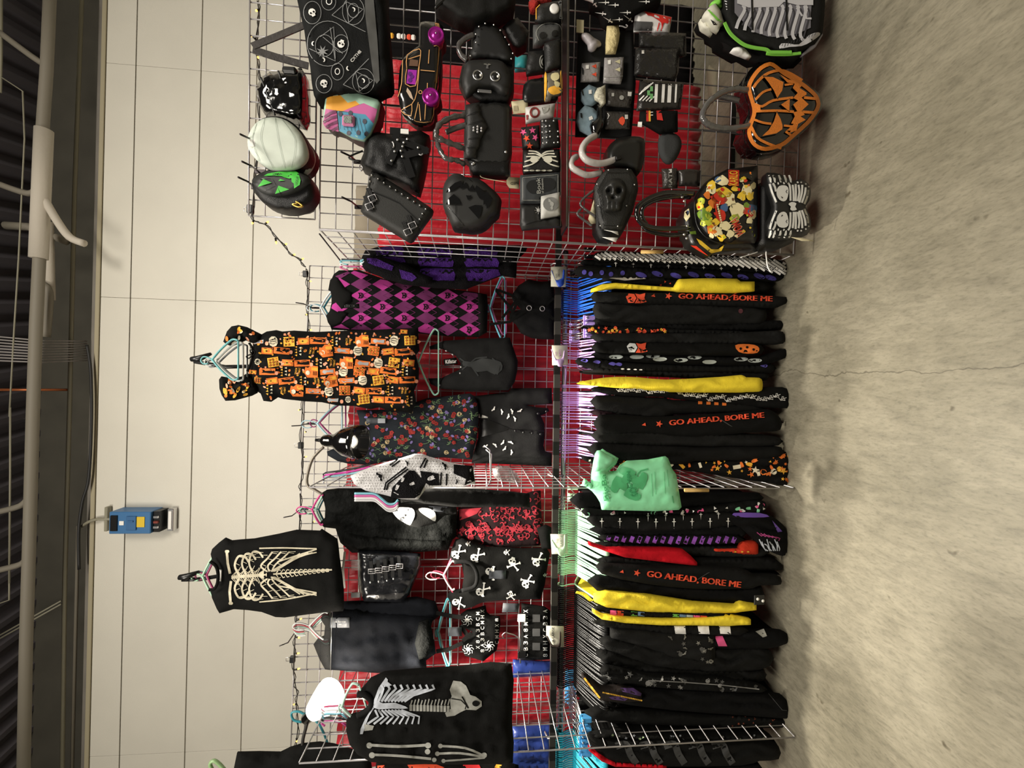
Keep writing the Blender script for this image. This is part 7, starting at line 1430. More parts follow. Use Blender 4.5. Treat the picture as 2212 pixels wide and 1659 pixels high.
# ---- accessory board
BD = zC('270,380 930,362 960,1000 905,1640 240,1622 250,1000')
mb = MB(); bpuff(mb, BD, 1.93, .006, 4, .012, 14); tag(mb.build('accessory_board', mat('black_felt_board', '#141414', rough=.95)), 'black felt board with small jewellery packets hung on it', 'board')
G4 = 'small packets on the felt board'
def packet(name, label, cat, P, y, m, fn=None, mats=(), d=.008, R_=4, folds=None): 
    t = bag(name, label, cat, P, y, G4); mb = MB(); S = bpuff(mb, P, y, d, R_, .006, 7, folds)
    if fn: fn(mb, S)
    mb.build('body', [m] + list(mats), t); return t
LBAG = mat('clear_bag_pale', '#9b9796', rough=.2, bump=.5, bs=60); DBAG = mat('clear_bag_dark', '#3c3936', rough=.15, bump=.8, bs=60)
packet('plastic_skull', 'grey plastic skull trinket at the top of the felt board', 'trinket', smooth(zC('310,410 345,390 400,400 460,450 530,490 545,540 500,560 470,600 430,615 390,590 380,530 320,460'), 2), 1.9, mat('lilac_grey_plastic', '#b3adb0', rough=.4), d=.025, R_=8)
packet('lace_packet', 'clear packet of cream lace beside the grey skull trinket', 'packet', zC('615,310 750,300 770,400 755,500 720,640 600,640 600,500'), 1.895, mat('cream_lace', '#d9c893', rough=.6, bump=.8, bs=60), d=.02, R_=8, folds=wr(.006, .12))
packet('earring_packet', 'packet with two small red cones on the felt board', 'packet', zC('315,757 537,740 522,970 300,977'), 1.905, LBAG, lambda mb, S: ([motif(mb, TRI, 1200 + 463 / 5.53, Y / 5.53, 7.5, S, 1, 0, .002) for Y in (790, 888)], decal(mb, zC('360,780 398,775 398,820 360,822'), S, 2, .002), decal(mb, smooth(zC('312,800 335,830 335,880 320,890'), 2), S, 3, .002)), [REDP, CARD, BPLAST])
packet('earring_packet', 'stack of packets with two pale cones on the felt board', 'packet', zC('585,690 817,680 805,908 795,950 780,1002 572,985 575,915'), 1.9, LBAG, lambda mb, S: ([motif(mb, TRI, 1200 + 745 / 5.53, Y / 5.53, 8, S, 1, 0, .002) for Y in (735, 830)], stroke(mb, zC('578,915 803,908'), 1.2, S, 2, .002), stroke(mb, zC('576,960 790,955'), 1.2, S, 2, .002), decal(mb, zC('625,720 660,715 660,765 625,768'), S, 3, .002)), [mat('pale_cone', '#ddd6ae', rough=.5), GREYD, CARD])
HX = mat('dusty_blue_card', '#7d929d', rough=.6, var=.2, vs=40)
packet('hexagon_card', 'dusty blue hexagon card, upper of the two on the felt board', 'card', zC('305,1090 400,1010 500,1050 505,1220 430,1272 360,1270 305,1200'), 1.905, HX, lambda mb, S: (decal(mb, zC('395,1075 430,1070 432,1120 397,1122'), S, 1, .002), decal(mb, zC('305,1075 325,1075 340,1140 325,1140'), S, 2, .002)), [CARD, BPLAST])
packet('hexagon_card', 'dusty blue hexagon card, lower and larger of the two on the felt board', 'card', zC('270,1340 350,1258 450,1290 580,1420 520,1640 400,1620 290,1560 248,1450'), 1.895, HX, lambda mb, S: (decal(mb, zC('395,1400 435,1382 450,1420 405,1440'), S, 1, .002), decal(mb, zC('295,1350 315,1350 320,1410 300,1405'), S, 2, .002)), [CARD, BPLAST])
packet('bone_trinket', 'bone coloured lacy trinket overlapping the upper hexagon card', 'trinket', zC('460,1130 500,1050 540,1040 595,1010 600,1230 555,1275 520,1220 470,1190'), 1.885, mat('bone_lace', '#c9c5b0', rough=.7, var=.4, vs=120), d=.012)
packet('glossy_trinket', 'glossy black trinket lying over the lower hexagon card', 'trinket', smooth(zC('410,1500 440,1440 490,1405 500,1250 560,1280 560,1390 585,1470 520,1600 450,1615'), 2), 1.875, PATENT, d=.02, R_=7, folds=wr(.006, .2))
packet('jewellery_packet', 'dark clear packet with white stud shapes on the felt board', 'packet', zC('620,1060 925,1080 895,1285 600,1260'), 1.9, DBAG, lambda mb, S: (decal(mb, circ(1200 + 790 / 5.53, 1165 / 5.53, 5), S, 1, .002), decal(mb, zC('865,1095 910,1098 905,1150 862,1146'), S, 2, .002), decal(mb, zC('670,1110 700,1110 700,1150 670,1150'), S, 1, .002)), [GREYD, CARD], folds=wr(.004, .15))
packet('jewellery_packet', 'dark clear packet with a red charm at the bottom of the felt board', 'packet', zC('600,1330 885,1335 885,1540 590,1542'), 1.9, DBAG, lambda mb, S: (decal(mb, smooth(zC('750,1440 800,1390 830,1440 800,1500'), 2), S, 1, .002), decal(mb, zC('828,1370 865,1370 865,1420 828,1422'), S, 2, .002), stroke(mb, zC('620,1350 640,1380 622,1420'), 1.6, S, 2, .002)), [REDP, CARD], folds=wr(.004, .15))
DG = zC('400,-200 430,80 530,110 600,250 640,285 760,300 860,290 900,230 960,190 1060,140 1250,60 1300,-200')
t = bag('dagger_bag', 'black bag with white daggers cut by the frame edge', 'bag', DG, 1.86); mb = MB(); S = bpuff(mb, DG, 1.91, .06, 18, .04, 9, wr(.005, .05))
for X, Y, a in ((455, 30, 2.2), (575, 30, PI), (690, 60, PI), (540, 160, 3.0), (835, 150, PI), (625, 235, 2.6), (1060, 20, PI), (740, 235, 3.2), (870, 220, 2.5)): motif(mb, DAGGER, 1200 + X / 5.53, Y / 5.53, 11, S, 1, a, .003, 9)
mb.build('body', [BLACK, WHITE], t); btube(t, 'shoulder_strap', zC('250,-60 420,-10 500,40'), 1.88, .01, WFILM); MB().box(at(1253, 57, 1.9, KB), (.06, .004, .035)).build('price_tag', CRCARD, t); btube(t, 'key_clip', zC('760,310 800,315 840,330 860,310 840,295'), 1.85, .0025, CHROME)
packet('splatter_purse', 'white purse with red splatter above the folded black pouches', 'purse', zC('950,190 1000,160 1060,132 1392,205 1360,390 1160,392 1150,370 935,375'), 1.89, mat('white_purse', '#dcdad8', rough=.5), lambda mb, S: (decal(mb, zC('1060,135 1385,205 1370,290 1300,270 1270,330 1262,270 1230,240 1200,220 1150,190 1100,180'), S, 1, .002, 8), stroke(mb, zC('1290,270 1260,370'), 2, S, 1, .002), stroke(mb, zC('1240,270 1215,370'), 2.4, S, 1, .002), decal(mb, zC('942,252 1160,262 1150,370 937,368'), S, 2, .002, 8)), [mat('blood_red', '#d42a22', rough=.5), DKGREY], d=.02)
FP = mat('film_over_black', '#232221', rough=.25, bump=.9, bs=40)
packet('folded_pouch', 'folded black pouch in clear film, upper of the two', 'packet', zC('1000,380 1140,395 1300,385 1560,398 1562,660 1490,680 1460,640 1000,560'), 1.88, FP, d=.02, R_=8, folds=wr(.008, .08)); packet('folded_pouch', 'folded black pouch in clear film, lower of the two', 'packet', zC('960,572 1485,565 1480,700 1470,860 1432,952 1200,930 940,892'), 1.86, FP, lambda mb, S: decal(mb, zC('1030,600 1060,598 1060,640 1030,640'), S, 1, .002), [CARD], d=.025, R_=8, folds=wr(.008, .08))
packet('striped_packet', 'clear packet of black and white striped fabric with green letters', 'packet', zC('1010,950 1200,965 1535,985 1495,1300 1200,1320 970,1320'), 1.875, mat('dark_stripe_film', '#2a2826', rough=.2, bump=.5, bs=40), lambda mb, S: ([decal(mb, zC('%d,%d %d,%d %d,%d %d,%d' % (X, 1005, X + w, 1005, X + w - 12, 1225, X - 12, 1225)), S, 1, .002, 8) for X, w in ((1190, 36), (1275, 34), (1345, 44), (1432, 22))], [stroke(mb, zC('%d,%d %d,%d' % (1000 + i * 22, 1130 - i * 18, 1080 + i * 22, 1040 - i * 14)), 2.6, S, 1, .0025) for i in range(5)], [stroke(mb, zC('%d,%d %d,%d' % (1000 + i * 40, 1200 + i * 4, 1060 + i * 40, 1140 + i * 4)), 2.6, S, 1, .0025) for i in range(4)], [decal(mb, zC('%d,%d %d,%d %d,%d %d,%d' % (X, Y, X + 34, Y, X + 34, Y + 60, X, Y + 60)), S, 2, .003, 8) for X, Y in ((1130, 1030), (1095, 1080), (1130, 1120))]), [WHITE, mat('leaf_green_print', '#6ba86a', rough=.6)], d=.02, folds=wr(.004, .1))
packet('folded_socks', 'folded black fabric with red and yellow label bands', 'socks', zC('1010,1330 1200,1318 1460,1322 1462,1570 1250,1602 1130,1530 1000,1455'), 1.87, BLACK, lambda mb, S: (decal(mb, zC('1083,1320 1110,1320 1112,1450 1085,1450'), S, 1, .002, 8), decal(mb, zC('1112,1320 1135,1320 1137,1450 1114,1450'), S, 2, .002, 8), decal(mb, zC('1205,1320 1260,1320 1285,1440 1212,1430'), S, 1, .002, 8), decal(mb, zC('1135,1335 1165,1335 1165,1380 1135,1380'), S, 3, .002), decal(mb, zC('985,1455 1035,1455 1030,1520 980,1515'), S, 3, .002)), [mat('label_red', '#d0312b', rough=.6), AMBER, CARD], d=.03, R_=9)
packet('felt_ear_pad', 'rounded charcoal felt shape below the folded black fabric', 'cap', smooth(zG('1290,330 1340,270 1450,258 1540,310 1562,420 1500,570 1420,632 1345,600 1290,480'), 2), 1.87, fab('charcoal_felt', '#3c3d3d'), d=.02, R_=14)
packet('boxed_jewellery', 'dark boxed packet with grey lettering near the monster print bag', 'packet', zG('1325,690 1500,680 1522,720 1515,915 1340,925'), 1.89, DBAG, lambda mb, S: (write(mb, 'BAT', 1190 + 1430 / 5.53, 240 + 830 / 5.53, 30, 8, S, 1, 0), decal(mb, zG('1408,695 1445,690 1445,735 1410,738'), S, 2, .002)), [GREYD, CARD], d=.02); packet('boxed_jewellery', 'second dark boxed packet right beside the lettered one', 'packet', zG('1520,705 1660,690 1790,710 1780,890 1530,890'), 1.885, mat('dark_box', '#2e2b28', rough=.3), d=.02)
# ---- black pouch with wrapped handles, coffin bag
BPZ = smooth(zG('650,520 680,430 760,350 850,310 1000,300 1110,330 1125,450 1110,600 1050,750 900,690 680,665'), 2)
t = bag('dome_handbag', 'black dome handbag with handles in milky white wrap', 'bag', BPZ, 1.85); mb = MB(); bpuff(mb, BPZ, 1.91, .055, 22, .04, 8); mb.build('body', mat('dome_black', '#1d1d1b', rough=.35), t)
btube(t, 'wrapped_handle', zG('530,295 450,340 385,420 370,500 420,580 520,620 640,620 775,575'), [1.87, 1.82], .015, WFILM); btube(t, 'wrapped_handle', zG('305,545 255,580 245,660 320,720 440,765 600,735'), [1.88, 1.84], .014, WFILM)
btube(t, 'handle_post', zG('775,570 830,555'), 1.845, .011, BPLAST)
CO = zG('660,692 800,682 960,692 1020,790 1032,900 960,1150 842,1420 700,1425 605,1412 560,1280 522,1000 522,890 580,790')
t = bag('coffin_bag', 'black coffin shaped bag with a raised skull and silver studs', 'bag', CO, 1.82)
mb = MB(); bpuff(mb, zG('560,800 660,700 960,700 1030,800 1045,930 980,1200 870,1430 830,1500 700,1560 580,1540 520,1440 520,1000'), 1.9, .05, 8, .04, 9); mb.build('side', LEATH, t)
mb = MB(); S = bpuff(mb, CO, 1.85, .015, 6, .02, 9); stroke(mb, [(1190 + (775 + (x - 775) * .86) / 5.53, 240 + (1050 + (y_ - 1050) * .88) / 5.53) for x, y_ in ((660, 692), (960, 692), (1025, 850), (842, 1420), (605, 1412), (522, 940))], 1.2, S, 1, .002, 9, True); mb.build('lid', [mat('coffin_leather', '#2a2a28', rough=.45, bump=.4, bs=220), BPLAST], t)
mb = MB(); SKO = smooth(zG('640,900 690,830 760,800 840,815 890,870 905,950 890,1040 860,1100 840,1190 740,1210 640,1200 625,1150 640,1080 622,1020 622,950'), 2)
def sk(X, Y):
    x, y_ = (X - 1190) * 5.53, (Y - 240) * 5.53; d = 0
    for ex, ey, r, a in ((690, 948, 44, -.042), (812, 950, 42, -.042), (745, 1030, 26, -.03), (752, 960, 26, .012), (660, 1020, 30, .012), (840, 1020, 30, .012), (640, 1130, 34, -.02), (855, 1130, 34, -.02)): d += a * math.exp(-((x - ex) ** 2 + (y_ - ey) ** 2) / (r * r * .7))
    d += .012 * math.exp(-((x - 750) ** 2 + (y_ - 860) ** 2) / 9000) + (.005 * math.sin(x * .22) if 1085 < y_ < 1165 else 0) - (.008 if 1085 < y_ < 1100 or 1165 < y_ < 1178 else 0)
    return d
bpuff(mb, SKO, 1.835, .035, 12, .01, 4, sk); mb.build('skull_relief', mat('skull_leather', '#272725', rough=.38), t)
studs(t, zG('688,705 915,697 998,880 903,1130 798,1375 592,1370 567,1130 553,873'), 1.832, .0045)
for a in ('632,1418 800,1438 808,1482 720,1440', '612,1505 802,1512 776,1566'): mb = MB(); bpuff(mb, zG(a), 1.83, .001, 2, .001, 12); mb.build('paper_card', CARD, t)
mb = MB(); bpuff(mb, zG('445,1290 520,1030 530,1180 555,1300 550,1340 480,1350'), 1.87, .002, 3, .001, 12); mb.build('paper_card', CRCARD, t)
btube(t, 'clear_strap', zG('510,950 430,1010 355,1090 380,1150 540,1265'), 1.86, .006, FILM); btube(t, 'clear_strap', zG('360,1170 315,1230 380,1290 490,1370'), 1.86, .006, FILM)
# ---- monster comic print bowling bag
MO = smooth(zH('1035,540 860,560 680,582 560,650 430,735 345,830 302,900 285,1000 292,1150 330,1280 420,1390 540,1450 680,1482 850,1478 1000,1465 1032,1400 1038,1000'), 1)
t = bag('comic_print_bag', 'bowling bag with a riot of yellow, red and green comic print and black tube handles', 'bag', MO, 1.78)
mb = MB(); S0 = bpuff(mb, zH('300,900 200,1000 120,1150 130,1260 180,1400 220,1490 330,1560 450,1625 560,1560 680,1560 1000,1540 1040,1480 700,1300 400,1000'), 1.88, .05, 14, .05, 10)
CM = [mat('comic_black', '#171513', rough=.35), mat('comic_yellow', '#e8c23a', rough=.4), mat('comic_red', '#c8321f', rough=.4), mat('comic_green', '#6d8b2e', rough=.4), mat('comic_cream', '#e9dcab', rough=.4), mat('comic_orange', '#d9772a', rough=.4), mat('comic_blue', '#47648c', rough=.4), mat('comic_brown', '#6b4326', rough=.4), mat('comic_lime', '#b9c53a', rough=.4)]
for a, m in (('230,1495 300,1500 420,1600 440,1620 330,1560', 2), ('300,1410 360,1440 480,1540 560,1540 640,1480 600,1560 480,1590 340,1480', 1), ('160,1090 210,1050 225,1150 180,1210 150,1160', 4), ('215,1330 290,1320 300,1360 230,1360', 3), ('180,1080 215,1055 200,1120', 6)): decal(mb, zH(a), S0, m, .003)
mb.build('side', CM, t)
mb = MB(); S = bpuff(mb, MO, 1.83, .05, 22, .04, 9); rnd = random.Random(21)
def blob(X, Y, r, m, e, n=9):
    decal(mb, [q for q in [(X + r * rnd.uniform(.55, 1.15) * math.cos(a_ * 2 * PI / n), Y + r * rnd.uniform(.55, 1.15) * math.sin(a_ * 2 * PI / n)) for a_ in range(n)] if inside(q[0], q[1], MO)], S, m, e, 8)
for X, Y, r, m in ((480, 760, 16, 1), (600, 720, 18, 4), (560, 700, 10, 6), (480, 830, 16, 4), (430, 900, 11, 5), (620, 860, 22, 1), (700, 940, 20, 4), (560, 950, 24, 2), (500, 980, 16, 5), (350, 960, 12, 8), (340, 1020, 12, 1), (640, 1040, 14, 6), (780, 1090, 24, 4), (760, 1160, 14, 8), (400, 1130, 20, 3), (430, 1190, 18, 8), (380, 1230, 10, 8), (580, 1130, 18, 2), (520, 1220, 14, 1), (480, 1290, 18, 5), (560, 1320, 16, 4), (650, 1260, 16, 4), (600, 1400, 13, 1), (700, 1360, 12, 4), (930, 1080, 18, 2), (960, 1050, 16, 6), (980, 1120, 14, 4), (900, 830, 16, 4), (940, 900, 15, 1), (980, 780, 10, 4), (850, 900, 14, 1), (870, 700, 9, 1), (480, 1380, 9, 4), (860, 1330, 6, 1), (930, 1200, 10, 4), (760, 810, 10, 1), (450, 1060, 10, 1), (900, 1010, 10, 3)):
    X, Y = 1450 + X / 5.53, 260 + Y / 5.53
    if inside(X, Y, MO): blob(X, Y, r * .82, m, .0025)
for i in range(70):
    X, Y = rnd.uniform(1505, 1634), rnd.uniform(368, 524)
    if inside(X, Y, MO) and edist(X, Y, MO) > 6: (blob(X, Y, rnd.uniform(2.5, 5), rnd.choice((0, 1, 2, 4, 5, 7, 8)), .0036, 6) if i % 3 else stroke(mb, [(X, Y), (X + rnd.uniform(-9, 9), Y + rnd.uniform(-9, 9))], 1.3, S, rnd.choice((0, 0, 4)), .0042, 9))
for i in range(9): stroke(mb, zH('%d,%d %d,%d' % (540 + i * 6, 1010 + i * 26, 560 + i * 6, 1004 + i * 26)), 3.4, S, 4, .0045)
stroke(mb, smooth(zH('530,1000 545,1120 600,1225'), 4, False), 3, S, 2, .0044)
decal(mb, zH('860,660 1030,545 1034,700 960,720'), S, 0, .005); decal(mb, zH('690,1480 900,1330 1030,1260 1030,1400 1000,1462'), S, 0, .005)
decal(mb, zH('680,590 812,596 806,785 690,775'), S, 2, .0055); write(mb, 'KARLO', 1450 + 750 / 5.53, 260 + 690 / 5.53, 31, 18, S, 1, 0, .0075)
write(mb, 'WOMA', 1450 + 792 / 5.53, 260 + 1275 / 5.53, 42, 22, S, 4, .45, .0068); write(mb, 'WOMA', 1450 + 795 / 5.53, 260 + 1273 / 5.53, 40, 18, S, 2, .45, .0078)
mb.build('front', CM, t)
btube(t, 'zipper', [(x - 1, y_) for x, y_ in zH('680,588 560,652 430,738 345,832 300,905 284,1000 292,1150 330,1282 420,1392 540,1455 640,1482')], 1.815, .004, BPLAST, sm=3)
btube(t, 'tube_handle', zG('1700,985 1550,975 1350,980 1180,1040 1060,1120 1025,1200 1050,1300 1150,1375 1330,1405 1650,1395'), [1.8, 1.74], .011, PATENT, 10); btube(t, 'tube_handle', zG('1660,1030 1500,1020 1300,1050 1150,1110 1090,1180 1090,1270 1140,1350'), [1.86, 1.82], .010, PATENT, 10); btube(t, 'tube_handle', zG('1070,1330 1150,1420 1300,1465 1480,1480 1640,1455'), 1.84, .010, PATENT, 10)
studs(t, zG('1628,990 1565,1025 1590,1075 1625,1375 1590,1475 1620,1520'), 1.79, .007, STEEL, 'handle_rivet')
# ---- skeletal wing backpack
WP = smooth(zH('1130,650 1180,625 1300,640 1450,720 1550,700 1640,760 1668,850 1650,960 1605,1030 1650,1120 1672,1250 1620,1370 1500,1382 1400,1420 1250,1430 1150,1370 1130,1250 1160,1180 1212,1030 1150,850'), 2)
t = bag('wing_backpack', 'black moth-shaped backpack with white skeletal wings hanging lowest by the divider', 'backpack', WP, 1.76)
mb = MB(); bpuff(mb, zH('1035,760 1100,730 1200,760 1300,900 1300,1200 1500,1390 1440,1470 1300,1530 1100,1545 1030,1480'), 1.86, .05, 16, .05, 9); mb.build('body', LEATH, t)
mb = MB(); S = bpuff(mb, WP, 1.8, .035, 10, .03, 9); zh = lambda a, b: (1450 + a / 5.53, 260 + b / 5.53)
for sg, cy in ((1, 0), (-1, 2055)):
    Yf = lambda b: b if sg > 0 else 2058 - b
    for X in (1172, 1222, 1290, 1355, 1412): decal(mb, [zh(X - 16, Yf(655)), zh(X + 4, Yf(652)), zh(X + 26, Yf(700)), zh(X + 26, Yf(745)), zh(X + 8, Yf(738))], S, 1, .002)
    for a in ('1175,760 1205,860 1255,980', '1215,750 1240,800 1250,850', '1275,740 1280,765', '1340,740 1352,760', '1395,745 1420,800 1425,960', '1450,770 1460,850 1462,965', '1485,760 1490,860 1485,965', '1520,770 1530,860 1510,965', '1565,770 1560,870 1530,980', '1605,800 1595,880 1560,985', '1635,830 1625,910 1590,1000', '1500,735 1520,745', '1545,735 1560,745', '1600,755 1615,765', '1640,785 1645,800'): stroke(mb, smooth([zh(float(q.split(',')[0]), Yf(float(q.split(',')[1]))) for q in a.split()], 3, False), 4.4 if len(a.split()) > 2 else 3.2, S, 1, .002, 8)
    decal(mb, smooth([zh(x, Yf(b)) for x, b in ((1260, 830), (1290, 785), (1350, 775), (1395, 800), (1400, 870), (1380, 945), (1340, 968), (1290, 945), (1260, 890))], 2), S, 1, .003)
    stroke(mb, [zh(1385, Yf(830)), zh(1370, Yf(850)), zh(1385, Yf(870))], 1.4, S, 0, .004); decal(mb, [zh(1310, Yf(905)), zh(1335, Yf(920)), zh(1325, Yf(935))], S, 0, .004)
decal(mb, smooth([zh(*q) for q in ((1400, 1000), (1440, 975), (1495, 990), (1480, 1030), (1500, 1065), (1450, 1080), (1420, 1060), (1430, 1030))], 2), S, 1, .003)
mb.build('wings', [mat('wing_black', '#1a1a19', rough=.5), mat('wing_white', '#d4d3cc', rough=.6)], t)
mb = MB(); bpuff(mb, zH('1430,1395 1560,1402 1708,1440 1560,1440'), 1.78, .001, 3, .001, 12); mb.build('swing_tag', CRCARD, t)
# ---- heart-shaped pumpkin bag
PH = smooth(zD('1010,715 1090,752 1200,840 1400,955 1520,1045 1605,1125 1638,1200 1640,1265 1600,1350 1500,1480 1300,1659 1200,1745 1100,1790 960,1820 860,1795 790,1735 750,1650 745,1580 770,1480 805,1380 808,1290 775,1170 742,1040 760,950 820,850 900,765'), 2)
t = bag('pumpkin_heart_bag', 'shiny heart-shaped pumpkin bag in glitter orange and black with a grey wrapped handle', 'bag', PH, 1.72)
mb = MB(); bpuff(mb, [(x - 14, y_ + 4) for x, y_ in PH], 1.84, .05, 14, .05, 10); bpuff(mb, [(x - 2, y_ + 5) for x, y_ in PH], 1.8, .03, 10, .05, 10); mb.build('side', PATENT, t)
GLO = mat('glitter_orange', '#e07f26', rough=.45, bump=.6, bs=400, var=.15, vs=200)
mb = MB(); S = bpuff(mb, PH, 1.765, .03, 26, .02, 9); zd = zD
IN = [(1700 + (x - 1700) * .92 - 3, 238 + (y_ - 238) * .92) for x, y_ in PH]
stroke(mb, IN, 8.5, S, 1, .002, 6, True)
for a, w in (('815,1045 880,960 1000,870 1180,845 1400,960', 6), ('840,1190 930,1100 1030,1065', 5), ('830,1240 920,1270 1050,1200 1290,1165', 5.5), ('820,1330 950,1325 1120,1322 1300,1335', 5.5), ('800,1420 930,1465 1030,1478', 5), ('780,1490 860,1640 1000,1720 1150,1770', 6), ('1420,1165 1580,1180', 6), ('1400,1335 1540,1345', 6), ('1190,1015 1290,1000', 4.5), ('1180,1500 1290,1510', 4.5), ('1300,1640 1200,1570', 5), ('810,1290 900,1290', 12)): stroke(mb, smooth(zd(a), 3, False), w, S, 1, .0024, 6)
for a in ('940,915 1050,920 1175,980 1160,1080 1100,1170 1060,1080 1000,990', '1095,1340 1140,1420 1165,1500 1160,1545 1090,1592 920,1625 1000,1550 1060,1450', '1145,1250 1250,1180 1245,1330'):
    q = zd(a); decal(mb, [(cen(q)[0] + (x - cen(q)[0]) * 1.12, cen(q)[1] + (y_ - cen(q)[1]) * 1.12) for x, y_ in q], S, 0, .003, 8); decal(mb, q, S, 1, .004, 8)
decal(mb, zd('1130,885 1235,950 1330,965 1390,1030 1365,1050 1450,1105 1450,1130 1390,1165 1475,1245 1390,1325 1430,1370 1380,1390 1440,1430 1350,1480 1330,1560 1240,1590 1190,1650 1265,1560 1210,1560 1300,1480 1265,1475 1310,1390 1290,1340 1340,1330 1290,1250 1350,1200 1290,1170 1345,1110 1285,1050 1310,1000 1220,985'), S, 1, .0035, 7)
mb.build('front', [PATENT, GLO], t)
btube(t, 'wrapped_handle', zD('790,1085 640,1065 520,1080 400,1130 270,1235 205,1370 235,1450 300,1500 420,1530 600,1530 800,1495'), [1.77, 1.72], [.0125 + .002 * (i % 3 == 0) for i in range(51)], mat('grey_handle_wrap', '#565453', rough=.12, bump=.45, bs=30, coat=1)); btube(t, 'wrapped_handle', zD('400,1150 560,1180 640,1200'), 1.79, .012, FILM)
# ---- skeleton backpack with lime straps
SKB = smooth(zD('440,-280 445,0 430,150 500,300 560,420 700,520 850,560 1000,610 1200,650 1380,665 1400,600 1550,530 1640,400 1662,200 1690,-280'), 1)
t = bag('skeleton_backpack', 'black backpack with grey rib cage front and lime green strap cut by the frame', 'backpack', SKB, 1.73)
mb = MB(); bpuff(mb, zD('170,250 215,160 330,20 440,-40 500,-280 1500,-280 1640,300 1640,400 1400,640 1390,720 1100,740 900,700 700,640 560,590 420,500 330,390'), 1.85, .06, 14, .05, 10); mb.build('back_panel', BLACK, t)
mb = MB(); S = bpuff(mb, SKB, 1.78, .05, 16, .06, 10)
decal(mb, zD('590,-260 590,0 590,150 640,210 750,310 820,380 1000,440 1180,440 1350,400 1500,330 1500,200 1510,60 1530,-260'), S, 1, .002, 10)
for i in range(9):
    x = 620 + i * 92; b = 250 + 22 * i - (i - 5) * 12 * (i > 5)
    stroke(mb, smooth(zD('%d,%d %d,%d %d,%d %d,%d' % (x + 70, 60, x + 90, 120, x + 20, b, x - 10 + i * 8, b + 90)), 4, False), 7, S, 2, .0035, 8); stroke(mb, smooth(zD('%d,%d %d,%d %d,%d' % (x + 110, 100, x + 130, 180, x + 60, b + 50)), 4, False), 3.4, S, 3, .0036, 8)
decal(mb, zD('620,-260 620,40 760,90 1120,80 1180,20 1340,60 1530,60 1535,-260'), S, 2, .0042, 12)
for a in ('1330,90 1400,190', '1420,70 1450,220 1510,220'): stroke(mb, zD(a), 4, S, 2, .0038)
for a in ('795,-200 805,360', '1205,-200 1212,150 1220,365'): stroke(mb, zD(a), 4, S, 0, .006)
decal(mb, smooth(zD('1125,580 1150,520 1250,520 1360,530 1480,420 1590,385 1610,420 1500,500 1390,550 1250,560'), 2), S, 2, .003); [stroke(mb, zD('%d,%d %d,%d' % (1150 + i * 36, 575 - i * 14, 1165 + i * 36, 525 - i * 12)), 1, S, 3, .004) for i in range(12)]
for i in range(4): stroke(mb, zD('%d,%d %d,%d' % (470 + i * 8, 10 + i * 32, 500, 20 + i * 32)), 2, S, 2, .003)
mb.build('front', [fab('pack_black', '#1f1f1e'), mat('shadow_bone', '#77757c', rough=.8), mat('bone_white', '#c9c8cc', rough=.8), mat('slot_grey', '#3b3a40', rough=.8)], t)
LIME = mat('lime_webbing', '#7ec84a', rough=.6)
q = [at(a, b, 1.735, KB) for a, b in smooth(zD('470,270 540,400 680,520 800,565 960,590 1010,620 1060,625 1270,625'), 4, False)]; MB().strip(q, .014, .004, (q[-1] - q[0]).cross(Vector((0, 1, 0)))).build('lime_strap', LIME, t)
q = [at(a, b, 1.74, KB) for a, b in smooth(zD('970,640 1060,650 1240,650 1380,635'), 4, False)]; MB().strip(q, .012, .004, (q[-1] - q[0]).cross(Vector((0, 1, 0)))).build('lime_strap', LIME, t)
mb = MB(); S = bpuff(mb, zD('300,70 360,40 420,120 470,270 440,280 400,370 340,330 220,200 230,150'), 1.76, .03, 10, .02, 8); decal(mb, zD('265,120 290,115 440,260 420,265 380,240'), S, 1, .003); decal(mb, zD('300,230 350,260 385,300 340,300'), S, 2, .003); mb.build('shoulder_pad', [mat('cream_pad', '#d8d6c6', rough=.6), LIME, BPLAST], t)
mb = MB(); bpuff(mb, zD('180,230 215,210 330,330 325,410 200,320'), 1.79, .02, 8, .02, 8); mb.build('shoulder_pad', mat('cream_pad', '#d8d6c6', rough=.6), t)
mb = MB(); bpuff(mb, zD('310,30 440,-60 440,80 340,50'), 1.77, .02, 8, .02, 8); mb.build('lime_pad', LIME, t)
mb = MB(); bpuff(mb, smooth(zD('560,590 620,560 700,570 760,630 790,680 680,640'), 2), 1.76, .015, 8, .02, 8); mb.build('skull_patch', WHITE, t)
mb = MB(); S = bpuff(mb, zD('1400,640 1500,550 1600,450 1640,380 1645,420 1560,560 1420,650'), 1.78, .02, 8, .02, 8); mb.build('grey_trim', mat('grey_trim', '#9a969c', rough=.6), t)
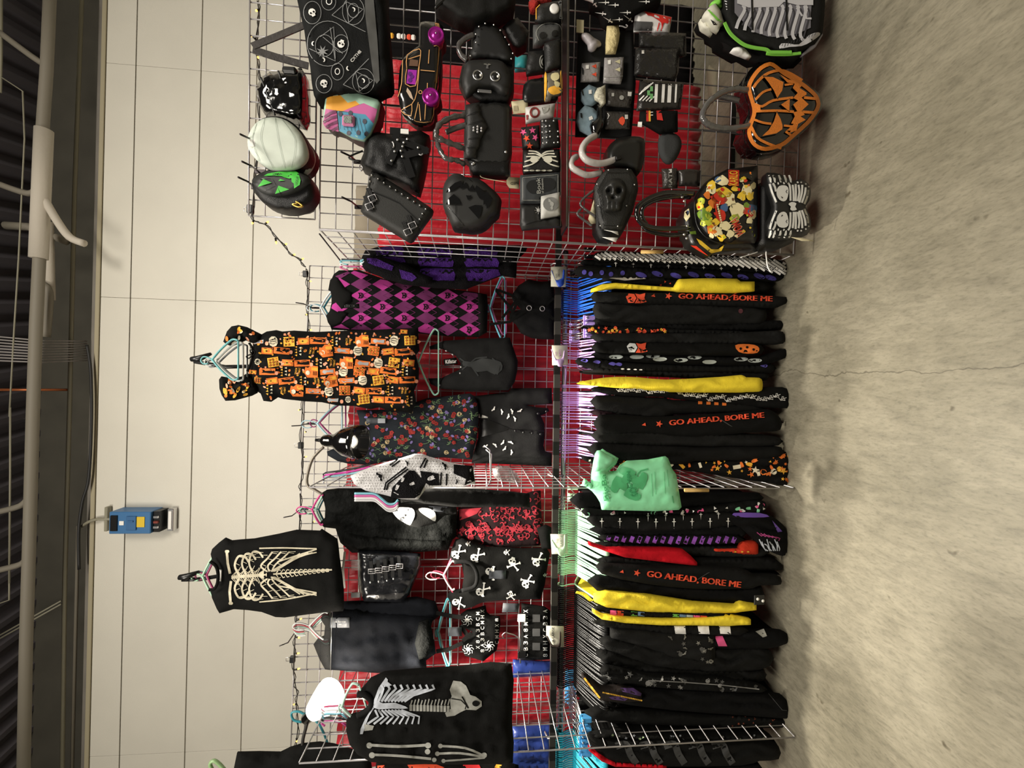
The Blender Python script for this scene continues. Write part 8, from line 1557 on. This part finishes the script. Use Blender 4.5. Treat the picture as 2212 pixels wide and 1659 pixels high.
# ---- hooks on the bag wall, small things seen through it
for X, Y, lab in ((552, 310, 'dark hook above the pale round bags'), (556, 369, 'dark hook between the pale bag and the green pumpkin bag'), (548, 403, 'dark hook holding the green pumpkin bag'), (770, 348, 'dark hook holding the harness backpack'), (772, 446, 'dark hook above the studded clutch')):
    p = at(X, Y, 1.96, KB); q = at(X - 33, Y - 20, 1.7, KB); mb = MB(); mb.tube([p, p.lerp(q, .6) + Vector((0, 0, -.01)), q], .0042, 6); mb.box(p + Vector((0, .006, -.01)), (.02, .006, .05), bev=.002); tag(mb.build('grid_hook', mat('dark_hook', '#3b3638', rough=.35, metal=.8)), lab, 'hook', 'hooks clipped on the chrome grids')
mb = MB(); puff(mb, px('1113,119 1138,119 1140,150 1112,152'), 2.5, .03, 6, .02, 9); tag(mb.build('teal_pouch', mat('teal_pouch', '#2f9aa0', rough=.5)), 'teal pouch seen through the grid beside the studded flap bag', 'pouch')
t = thing('trinket_strip', 'strip of white and orange trinkets seen through the grid beside the moon tote', 'trinkets', at(870, 80, 2.6))
for i, (X, c) in enumerate(((846, AMBER), (862, CARD), (872, CARD), (884, REDP), (893, CARD))): MB().box(at(X, 77 + i, 2.6), (.035, .02, .03), bev=.008).build('trinket', c, t)
mb = MB(); puff(mb, px('1532,140 1562,150 1556,230 1566,300 1558,360 1536,352 1540,250'), 2.72, .06, 10, .04, 9, folds=folds(.01, 30, 301)); tag(mb.build('beige_cloth', fab('beige_cloth', '#8b836f')), 'crumpled beige cloth on the floor behind the pumpkin heart bag', 'cloth')
mb = MB(); mb.box(at(1585, 300, 2.45) , (.5, .02, .05)); tag(mb.build('floor_batten', BPLAST), 'dark batten lying on the floor behind the bag wall', 'batten')
t = thing('zip_tie', 'white zip tie hanging from the divider beside the skeletal wing backpack', 'tie', at(1668, 580, 1.9)); MB().tube([at(a, b, 1.9, KB) for a, b in smooth(px('1600,556 1625,548 1652,540 1655,552 1658,575 1665,588'), 4, False)], .003, 6).build('strip', CARD, t)
